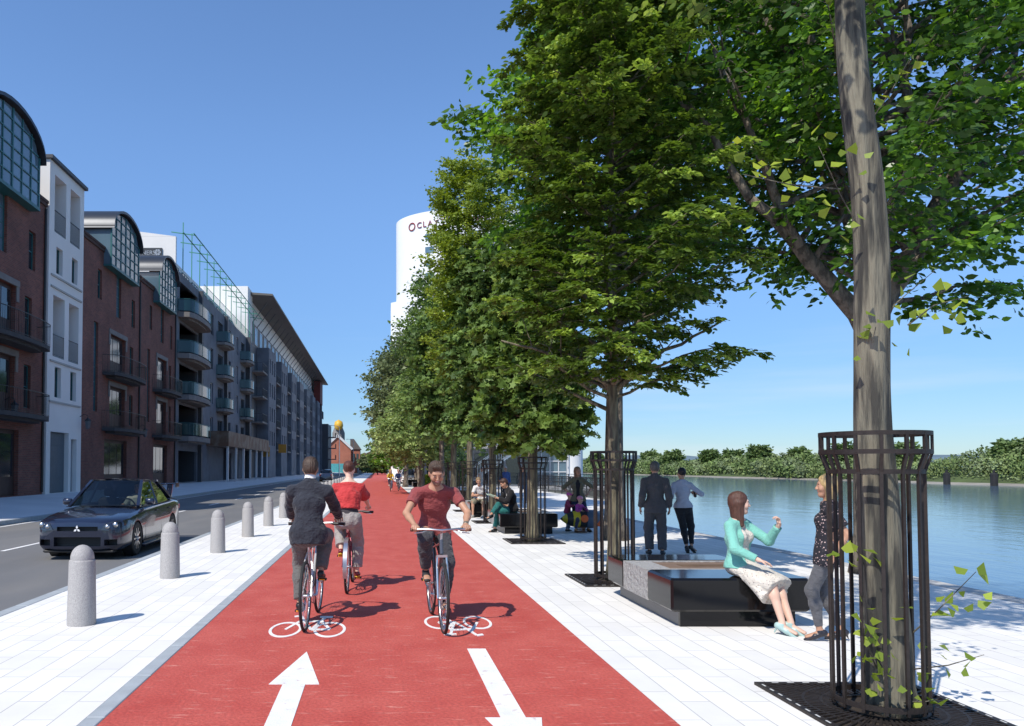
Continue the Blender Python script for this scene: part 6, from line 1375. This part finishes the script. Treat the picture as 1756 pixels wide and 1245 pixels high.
# children
M_hel = pm('pink_helmet', (.55, .07, .30), .3, .05, coat=.4)
f = stand('small child in a pink helmet, dark pink jacket and pale jeans behind the rocker', (4.84, 19.55, 0), R(-120), H=.98, child=True, skin='fair', hair_c=(.2, .1, .05), res=.009, lean=.15, arms={'R': dict(t=(.12, .30, -.22), hint=(1, -.3, -.5)), 'L': dict(t=(-.12, .30, -.22), hint=(-1, -.3, -.5))}, grp='children at the rocker')
f.body(); f.top('jacket', cloth('dark_pink', (.32, .04, .10)), off=.03, sleeve=1.8, hem=.08); f.legs('jeans', cloth('pale_denim', (.25, .33, .45)), off=.016, length=1.9); f.shoes(M_black); f.hair('helmet', M_hel)
f = Fig('small child in a pink helmet and bright purple top sitting on the bee rocker', (5.02, 19.12, 0), R(-150), .95, 'f', 'fair', pelvis=(0, 0, .44), lean=.12, head=(0, 0, 0), res=.009, hair_c=(.3, .15, .05), child=True, group='children at the rocker')
for k, sg in (('R', 1), ('L', -1)): f.leg(k, (sg * .22, .12, .10), (sg * .6, 1, .4)); f.arm(k, (sg * .10, .22, .56), (sg, -.3, -.4), curl=.9)
f.body(); f.top('top', cloth('purple_pink', (.42, .06, .30)), off=.025, sleeve=1.8, hem=.05); f.legs('trousers', cloth('kid_dark', (.05, .05, .09)), off=.016, length=1.9); f.shoes(pm('tan_shoe', (.3, .15, .06), .5)); f.hair('helmet', pm('light_pink_helmet', (.65, .22, .32), .3, .05, coat=.4))
# bee rocker
root = empty('bee_rocker', (5.08, 19.15, 0), R(0), 'black and yellow striped bee shaped spring rocker with a blue body', 'rocker')
prof = [(0, -.52), (.05, -.47), (.13, -.36), (.19, -.22), (.22, -.05), (.22, .12)]
for i, (a, c, m_) in enumerate([(0, 1, 'b'), (1, 2, 'y'), (2, 3, 'b'), (3, 4, 'y'), (4, 5, 'b')]):
    b = MB(); b.lathe([(prof[a][0], prof[a][1]), (prof[c][0], prof[c][1])], 20, (0, 0, .34), axis='x'); b.build('stripe', M_iron if m_ == 'b' else pm('bee_yellow', (.65, .50, .03), .4, .05), root, smooth='all')
b = MB(); b.lathe([(.222, .121), (.235, .2), (.23, .34), (.17, .46), (.08, .52), (0, .53)], 20, (0, 0, .34), axis='x'); b.build('body', pm('slate_blue_paint', (.07, .10, .15), .4, .05), root, smooth='all')
for sx, sr, sy, sz in ((.04, .085, -.236, .36), (.42, .065, -.19, .24)): b = MB(); b.lathe([(0, sy), (sr, sy), (sr + .01, sy + .01), (0, sy + .01)], 16, (sx, 0, sz), axis='y'); b.build('spot', pm('orange_paint', (.75, .14, .03), .4), root)
b = MB(); b.tube([(.12 * math.cos(t * .9), .12 * math.sin(t * .9), .02 + t * .0062) for t in range(22)], .016, 6); b.lathe([(0, .01), (.16, .01), (.16, .025), (0, .025)], 16); b.build('spring', pm('brown_spring', (.22, .10, .05), .6), root)
b = MB(); b.tube([(.05, -.26, .62), (.05, .26, .62)], .015, 8); b.tube([(.05, 0, .5), (.05, 0, .62)], .015, 8); b.build('handlebar', M_iron, root)
# man in white shirt and shorts on the third bench
f = Fig('seated person in a white T-shirt and khaki shorts with clasped hands', (3.42, 25.12, 0), R(152), 1.80, 'm', 'tan', pelvis=(0, 0, .60), lean=.42, curve=.25, head=(.1, -.35, 0), res=.012, hair_c=(.22, .15, .08), group='people sitting on the benches')
for k, sg in (('R', 1), ('L', -1)): f.leg(k, (sg * .17, .44, .09), (sg * .3, 1, 1.4)); f.arm(k, (sg * .03, .50, .74), (sg, -.5, -.6), curl=.6, palm=(-sg, 0, 0))
f.body(); f.top('tshirt', cloth('white_tee', (.66, .65, .64)), off=.018, sleeve=.65, hem=.06); f.legs('shorts', cloth('khaki_shorts', (.25, .22, .15)), off=.022, length=.92, wide=1.25); f.shoes(pm('grey_trainer', (.35, .33, .3), .6), pm('cream_sole', (.6, .55, .42), .6)); f.hair('short')
# man reading in a black jacket
f = Fig('seated person in a black jacket and teal trousers with crossed legs reading an open book', (3.40, 19.35, 0), R(100), 1.76, 'm', 'tan', pelvis=(0, 0, .60), lean=.12, curve=.30, head=(.45, 0, 0), res=.010, hair_c=(.05, .02, .012), group='people sitting on the benches')
f.leg('L', (-.06, .50, .09), (0, 1, 1.4), toe=(0, 1, -.1)); f.leg('R', (-.26, .66, .46), (.1, 1, 1.2), toe=(-.4, 1, -.3))
f.arm('R', (.08, .42, .86), (1, -.4, -.8), curl=.7, palm=(-.5, 0, .8)); f.arm('L', (-.10, .42, .86), (-1, -.4, -.8), curl=.7, palm=(.5, 0, .8))
f.body(); f.top('shirt', cloth('cream_shirt', (.6, .56, .5)), off=.012, sleeve=1.85, hem=0, collar=.02); f.top('jacket', cloth('black_jacket', (.012, .011, .012)), off=.028, sleeve=1.85, hem=.08, open_front=.04, collar=.03); f.legs('trousers', cloth('teal_trousers', (.018, .13, .12)), off=.016, length=1.88); f.shoes(M_black, M_dark); f.hair('quiff')
b = MB(); b.bar((-.16, 0, 0), (0, 0, -.03), .012, .22, up=(0, 1, 0)); b.bar((0, 0, -.03), (.16, 0, 0), .012, .22, up=(0, 1, 0)); o = b.build('book', pm('pale_green_pages', (.45, .58, .45), .8), label='pale open book in the hands of the figure in the black jacket', cat='book'); o.location = (2.87, 19.33, .93); o.rotation_euler = (R(20), 0, R(100))
# background strollers
def simple(label, x, y, yaw, c_top, c_leg, H=1.75, sex='m', hc=(.1, .06, .04), hk='short', sl=1.9, off=.022, **kw):
    f = stand(label, (x, y, 0), yaw, H=H, sex=sex, hair_c=hc, res=.016, grp='people strolling on the quay', **kw); f.body(); f.top('top', cloth('st%d' % len(MATS), c_top), off=off, sleeve=sl, hem=.08, fold=.004); f.legs('trousers', cloth('sl%d' % len(MATS), c_leg), length=1.93); f.shoes(M_black); f.hair(hk); return f
simple('far standing person in a pale blue shirt and grey jeans left of the tree guards', 4.50, 48.5, R(60), (.5, .55, .62), (.10, .12, .16))
simple('far standing person in a cream sleeveless dress between two tree guards', 5.95, 44, R(200), (.55, .47, .40), (.5, .43, .36), H=1.68, sex='f', hk='bun', hc=(.12, .06, .03), sl=0)
simple('far standing person with grey hair in a blue shirt and dark jacket', 6.30, 37.8, R(185), (.07, .11, .26), (.03, .03, .04), hc=(.45, .43, .4))
simple('far standing person in a long grey jacket and blue jeans behind the maple guard', 6.66, 35.0, R(160), (.07, .075, .085), (.07, .10, .15), hc=(.15, .08, .05))
simple('far standing person in a dark coat beside the staircase', 5.2, 60, R(90), (.03, .03, .04), (.03, .03, .04))
# ================================================================ cars
M_paint = pm('dark_blue_car_paint', (.014, .018, .040), .22, .04, 20, metal=.35, coat=1.0, spec=.6)
def clear_glass():
    m = bpy.data.materials.new('tinted_car_glass'); m.use_nodes = True; n = m.node_tree.nodes; l = m.node_tree.links.new; n.remove(n['Principled BSDF'])
    t = n.new('ShaderNodeBsdfTransparent'); t.inputs[0].default_value = (.36, .40, .38, 1); g = n.new('ShaderNodeBsdfGlossy'); g.inputs['Roughness'].default_value = .03; fz = n.new('ShaderNodeFresnel'); fz.inputs[0].default_value = 1.55; x = n.new('ShaderNodeMixShader')
    l(fz.outputs[0], x.inputs[0]); l(t.outputs[0], x.inputs[1]); l(g.outputs[0], x.inputs[2]); l(x.outputs[0], n['Material Output'].inputs[0]); return m
M_cg = clear_glass()
def boolean_cut(o, cutters):
    tmp = []
    for c in cutters:
        c.parent = o.parent; m = o.modifiers.new('b', 'BOOLEAN'); m.operation = 'DIFFERENCE'; m.solver = 'EXACT'; m.object = c; tmp.append(c)
    dg = bpy.context.evaluated_depsgraph_get(); me = bpy.data.meshes.new_from_object(o.evaluated_get(dg)); o.modifiers.clear(); print('BOOL', len(o.data.vertices), '->', len(me.vertices)); o.data = me
    for c in tmp: bpy.data.objects.remove(c)
def car(label, pos, yaw):
    root = empty('car', pos, yaw, label, 'car', 'cars on the road')
    ST = [(2.25, .58, .24, .58, .62), (2.23, .67, .20, .645, .69), (2.16, .775, .17, .69, .735), (2.02, .845, .16, .72, .775), (1.7, .878, .16, .765, .825), (1.35, .888, .16, .80, .865), (.95, .885, .16, .84, .905), (.75, .885, .16, .86, .925), (0, .885, .16, .89, .94), (-1., .885, .17, .92, .96), (-1.5, .882, .19, .94, 1.0), (-1.95, .86, .22, .95, 1.03), (-2.17, .80, .27, .92, 1.0), (-2.25, .70, .34, .80, .86)]
    rows = []
    for (y, w_, zb, zs, zc) in ST:
        h = [(0, zb), (.6 * w_, zb), (.9 * w_, zb + .02), (.985 * w_, zb + .09), (w_, zb + .25 * (zs - zb)), (.995 * w_, zb + .55 * (zs - zb)), (.985 * w_, zs - .10 * (zs - zb)), (.955 * w_, zs - .02), (.90 * w_, zs + .012), (.6 * w_, zs + (zc - zs) * .75), (.3 * w_, zc - .005), (0, zc)]
        rows.append([(x, y, z) for x, z in h] + [(-x, y, z) for x, z in h[-2:0:-1]])
    b = MB(); b.grid(rows, closed=True); n = len(rows[0]); b.f.append(tuple(range(n))); b.m.append(0); b.f.append(tuple(range((len(rows) - 1) * n, len(rows) * n))); b.m.append(0)
    body = b.build('body', M_paint, root, smooth=50)
    cs = []
    for yy in (1.31, -1.31):
        for sg in (-1, 1): c = MB(); c.tube([(sg * .66, yy, .315), (sg * 1.06, yy, .315)], .355, 28); cs.append(c.build('tmp', M_dark))
    c = MB(); c.box(-.46, .46, 2.08, 2.4, .255, .42); cs.append(c.build('tmp', M_dark)); c = MB(); c.box(-.40, .40, 2.13, 2.4, .53, .61); cs.append(c.build('tmp', M_dark))
    for sg in (-1, 1):
        c = MB(); c.box(min(sg * .53, sg * .76), max(sg * .53, sg * .76), 2.0, 2.4, .27, .38); cs.append(c.build('tmp', M_dark))
    c = MB(); c.box(-.62, .62, -1.3, .62, .45, 1.2); cs.append(c.build('tmp', M_dark))
    boolean_cut(body, cs)
    for p in body.data.polygons: p.use_smooth = True
    body.data.set_sharp_from_angle(angle=R(35))
    # greenhouse
    zr = 1.44; P = dict(a=(.735, .86, .915), b=(.56, .08, zr - .035), c=(.565, -.92, zr - .05), d=(.70, -1.62, 1.0), m=(.785, -.25, .925), n=(.60, -.38, zr - .03))
    def q4(name, pts, mat, th=.0):
        m = MB(); m.add(pts, [tuple(range(len(pts)))]); return m.build(name, mat, root)
    A = {k: Vector(v) for k, v in P.items()}; Mx = lambda v: Vector((-v[0], v[1], v[2]))
    b = MB(); rr = []
    for i in range(7):
        t = i / 6; y = .08 + (-.92 - .08) * t; z = zr - .035 + .035 * math.sin(math.pi * min(1, t * .9 + .1)) - .015 * t; w_ = .56 + .005 * t
        rr.append([(w_ * u, y, z + .03 * (1 - u * u)) for u in (-1, -.75, -.4, 0, .4, .75, 1)])
    b.grid(rr); b.grid([[(x, y, z - .03) for x, y, z in r_] for r_ in rr]); b.build('roof', M_paint, root, smooth='all')
    for f_ in (lambda v: Vector(v), Mx): b = MB(); b.bar(f_(A['a']), f_(A['b']), .07, .045); b.bar(f_(A['b']), f_(A['c']), .05, .05); b.bar(f_(A['c']), f_(A['d']), .12, .05); b.bar(f_(Vector((.79, -.35, .92))), f_(Vector((.59, -.42, zr - .05))), .06, .03); b.build('pillar', M_paint, root, smooth=60)
    rows = []
    for i in range(5):
        t = i / 4; L0 = A['a'].lerp(A['b'], t); rows.append([(L0.x * u, L0.y + .10 * (1 - u * u) * (1 - t * .5), L0.z + .01 * (1 - u * u)) for u in (-1, -.6, -.2, .2, .6, 1)])
    b = MB(); b.grid(rows); b.build('windscreen', M_cg, root, smooth='all')
    rows = []
    for i in range(4):
        t = i / 3; L0 = A['d'].lerp(A['c'], t); rows.append([(L0.x * u, L0.y - .06 * (1 - u * u), L0.z) for u in (-1, -.5, 0, .5, 1)])
    b = MB(); b.grid(rows); b.build('rear_window', M_cg, root, smooth='all')
    for f_ in (lambda v: Vector(v), Mx):
        m = MB(); m.add([f_(v) for v in ((.765, .74, .905), (.79, -.33, .915), (.595, -.40, zr - .06), (.57, .06, zr - .06))], [(0, 1, 2, 3)]); m.build('side_window', M_cg, root)
        m = MB(); m.add([f_(v) for v in ((.79, -.37, .915), (.755, -1.30, .95), (.58, -.88, zr - .08), (.595, -.44, zr - .06))], [(0, 1, 2, 3)]); m.build('side_window', M_cg, root)
        m = MB(); m.bar(f_((.80, .85, .905)), f_((.815, -1.4, .935)), .02, .012); m.build('window_trim', M_dark, root)
    # interior
    b = MB(); b.cbox(-.62, .62, .48, .72, .70, .93, .04); b.box(-.6, .6, -1.2, .5, .44, .47); b.build('dashboard', M_dark, root)
    b = MB(); b.tube([(-.36 + .18 * math.cos(a), .42 + .06 * math.sin(a), .88 + .17 * math.sin(a)) for a in [2 * math.pi * i / 20 for i in range(20)]], .014, 6, closed=True); b.build('steering_wheel', M_dark, root, smooth='all')
    for sg in (-1, 1): b = MB(); b.cbox(sg * .35 - .22, sg * .35 + .22, -.45, -.30, .5, 1.05, .05); b.cbox(sg * .35 - .11, sg * .35 + .11, -.43, -.33, 1.07, 1.24, .04); b.cbox(sg * .35 - .22, sg * .35 + .22, -.4, .15, .47, .62, .05); b.build('front_seat', pm('seat_fabric', (.05, .05, .055), .9), root)
    # nose
    b = MB(); b.box(-.455, .455, 2.085, 2.10, .258, .417); b.box(-.395, .395, 2.135, 2.145, .533, .607)
    for sg in (-1, 1): b.box(min(sg * .535, sg * .755), max(sg * .535, sg * .755), 2.01, 2.02, .272, .378)
    for i in range(5): b.bar((-.455, 2.13, .275 + i * .03), (.455, 2.13, .275 + i * .03), .006, .01)
    for i in range(4): b.bar((-.395, 2.17, .543 + i * .02), (.395, 2.17, .543 + i * .02), .005, .01)
    b.build('grille', M_dark, root)
    b = MB(); cx, cz = 0, .565
    for k in range(3):
        a = math.pi / 2 + k * 2 * math.pi / 3; u = Vector((math.cos(a), math.sin(a))); v = Vector((-u.y, u.x)); pts = [u * .004, u * .036 + v * .021, u * .072, u * .036 - v * .021]
        b.prism([(p.x, p.y + cz) for p in pts], 0, .012, xf=lambda p: (p[0], 2.262 + p[2], p[1]))
    b.build('emblem', pm('bright_emblem', (.85, .85, .86), .3, 0), root)
    for sg in (-1, 1):
        b = MB(); pts = [(.46, 2.245, .545), (.62, 2.225, .535), (.765, 2.14, .56), (.862, 1.93, .63), (.84, 1.90, .705), (.70, 2.13, .705), (.54, 2.215, .665)]
        c = Vector((.63, 2.07, .60)); fr = [Vector((sg * (x + .008), y + .030, z + .004)) for x, y, z in pts]; bk = [Vector((sg * (x * .95), y - .09, z)) for x, y, z in pts]; n = len(pts)
        b.add(fr + bk, [tuple(range(n)), tuple(range(2 * n - 1, n - 1, -1))] + [(i, (i + 1) % n, n + (i + 1) % n, n + i) for i in range(n)]); hl = b.build('headlight', pm('headlight_housing', (.03, .032, .035), .12, .1, coat=1), root)
        for (x, y, z, r_) in ((.715, 2.15, .635, .052), (.575, 2.21, .605, .046)):
            b = MB(); b.lathe([(r_, 0), (r_ * .9, .012), (r_ * .5, .026), (0, .03)], 14, (sg * (x + .01), y + .040, z + .004), axis='y'); b.build('lens', M_chrome, hl, smooth='all')
        b = MB(); b.cbox(min(sg * .80, sg * 1.0), max(sg * .80, sg * 1.0), .50, .60, .93, 1.06, .025); b.bar((sg * .78, .58, .93), (sg * .88, .56, .96), .05, .03); b.build('wing_mirror', M_paint, root, smooth=50)
        for yy in (.05, -.95): b = MB(); b.cbox(min(sg * .872, sg * .905), max(sg * .872, sg * .905), yy - .12, yy + .02, .79, .815, .008); b.build('door_handle', M_dark, root)
        b = MB()
        for yy in (.78, -.36, -1.22): b.bar((sg * .888, yy, .24), (sg * .868, yy, .86), .006, .006)
        b.bar((sg * .889, .95, .235), (sg * .889, -.93, .235), .012, .03); b.build('door_seam', M_dark, root)
        b = MB(); b.cbox(min(sg * .74, sg * .90), max(sg * .74, sg * .90), -.90, .90, .13, .21, .02); b.build('side_skirt', M_paint, root, smooth=50)
        b = MB(); b.cbox(min(sg * .55, sg * .80), max(sg * .55, sg * .80), -2.24, -2.12, .72, .84, .015); b.build('tail_light', pm('tail_light_red', (.4, .01, .01), .2, .05), root)
    b = MB(); b.cbox(-.28, .28, 1.45, 1.62, .80, .822, .008); 
    for i in range(4): b.box(-.25, .25, 1.475 + i * .035, 1.487 + i * .035, .8225, .83)
    b.build('bonnet_vent', M_dark, root)
    b = MB(); b.cbox(-.70, .70, 2.02, 2.20, .135, .185, .02); b.build('front_lip', M_dark, root)
    b = MB(); b.cbox(-.74, .74, -2.28, -2.04, 1.285, 1.315, .012); b.bar((-.55, -2.12, 1.0), (-.58, -2.14, 1.29), .03, .14, up=(1, 0, 0)); b.bar((.55, -2.12, 1.0), (.58, -2.14, 1.29), .03, .14, up=(1, 0, 0))
    for sg in (-1, 1): b.cbox(min(sg * .74, sg * .77), max(sg * .74, sg * .77), -2.30, -2.02, 1.22, 1.34, .01)
    b.build('rear_wing', M_paint, root, smooth=40)
    for yy in (1.31, -1.31):
        for sg in (-1, 1):
            b = MB(); b.lathe([(.20, -.10), (.295, -.105), (.318, -.085), (.322, 0), (.318, .085), (.295, .105), (.20, .10)], 36, (sg * .775, yy, .322), axis='x'); w_ = b.build('wheel', M_rubber, root, smooth=40)
            b = MB(); b.lathe([(.215, -.08), (.22, .098), (.205, .102), (.198, .07), (.198, -.08)], 30, (sg * .775, yy, .322), axis='x')
            for k in range(10): a = 2 * math.pi * k / 10; b.bar((sg * .855, yy + .03 * math.cos(a), .322 + .03 * math.sin(a)), (sg * .862, yy + .205 * math.cos(a), .322 + .205 * math.sin(a)), .022, .03)
            b.lathe([(0, .085), (.045, .085), (.05, .06)], 16, (sg * .775 if sg > 0 else sg * .775 - .17 + 0, yy, .322), axis='x'); b.build('rim', M_chrome, w_, smooth=40)
            b = MB(); b.lathe([(.02, -.012), (.165, -.012), (.165, .012), (.02, .012)], 24, (sg * .79, yy, .322), axis='x'); b.build('brake_disc', M_steel, w_)
            b = MB(); b.cbox(min(sg * .80, sg * .845), max(sg * .80, sg * .845), yy - .17, yy - .09, .25, .40, .01); b.build('brake_caliper', pm('orange_caliper', (.75, .10, .01), .4), w_)
            b = MB(); b.lathe([(.352, -.19 * sg), (.352, -.012 * sg)], 24, (sg * .86, yy, .315), axis='x'); b.lathe([(0, -.19 * sg), (.351, -.19 * sg)], 24, (sg * .86, yy, .315), axis='x'); b.build('wheel_arch', M_dark, root)
    return root
c1 = car('dark blue saloon car with rear wing driving towards the viewer beside the bollards', (-5.62, 16.35, -.098), R(180)); c1.scale = (.95, .97, 1.03)
f = Fig('driver in a pale top behind the windscreen of the dark blue car', (-5.62 + .36, 16.35 + .12, -.098), R(180), 1.72, 'm', 'tan', pelvis=(0, 0, .66), lean=-.22, curve=.05, head=(.1, 0, 0), res=.018, hair_c=(.08, .05, .04), group='people in the dark blue car')
for k, sg in (('R', 1), ('L', -1)): f.leg(k, (sg * .12, .62, .42), (0, .3, 1)); f.arm(k, (sg * .16, .36, .95), (sg * .5, -.2, -1), curl=.8)
f.body(); f.top('shirt', cloth('pale_driver', (.45, .46, .42)), sleeve=1.2, hem=.03); f.legs('trousers', cloth('drv', (.05, .05, .06))); f.hair('short')
def recolour(r_, mt):
    for o in KIDS.get(r_.name, []):
        for s_ in o.material_slots:
            if s_.material == M_paint: s_.link = 'OBJECT'; s_.material = mt
c2 = copy_tree(c1); c2.location = (-6.6, 96, -.098); c2.rotation_euler = (0, 0, 0); tag(c2, 'small far dark car on the road left of the head above the red top')
M_wp = pm('white_car_paint', (.75, .75, .76), .25, .02, 20, coat=1.)
for i, (x, y, a, lab) in enumerate([(3.0, 78, 180, 'white far car parked under the trees, nearer one'), (3.6, 88, 200, 'white far car parked under the trees, further one')]):
    c3 = copy_tree(c1); c3.location = (x, y, 0); c3.rotation_euler = (0, 0, R(a)); tag(c3, lab, group='white cars parked beyond the trees'); recolour(c3, M_wp)
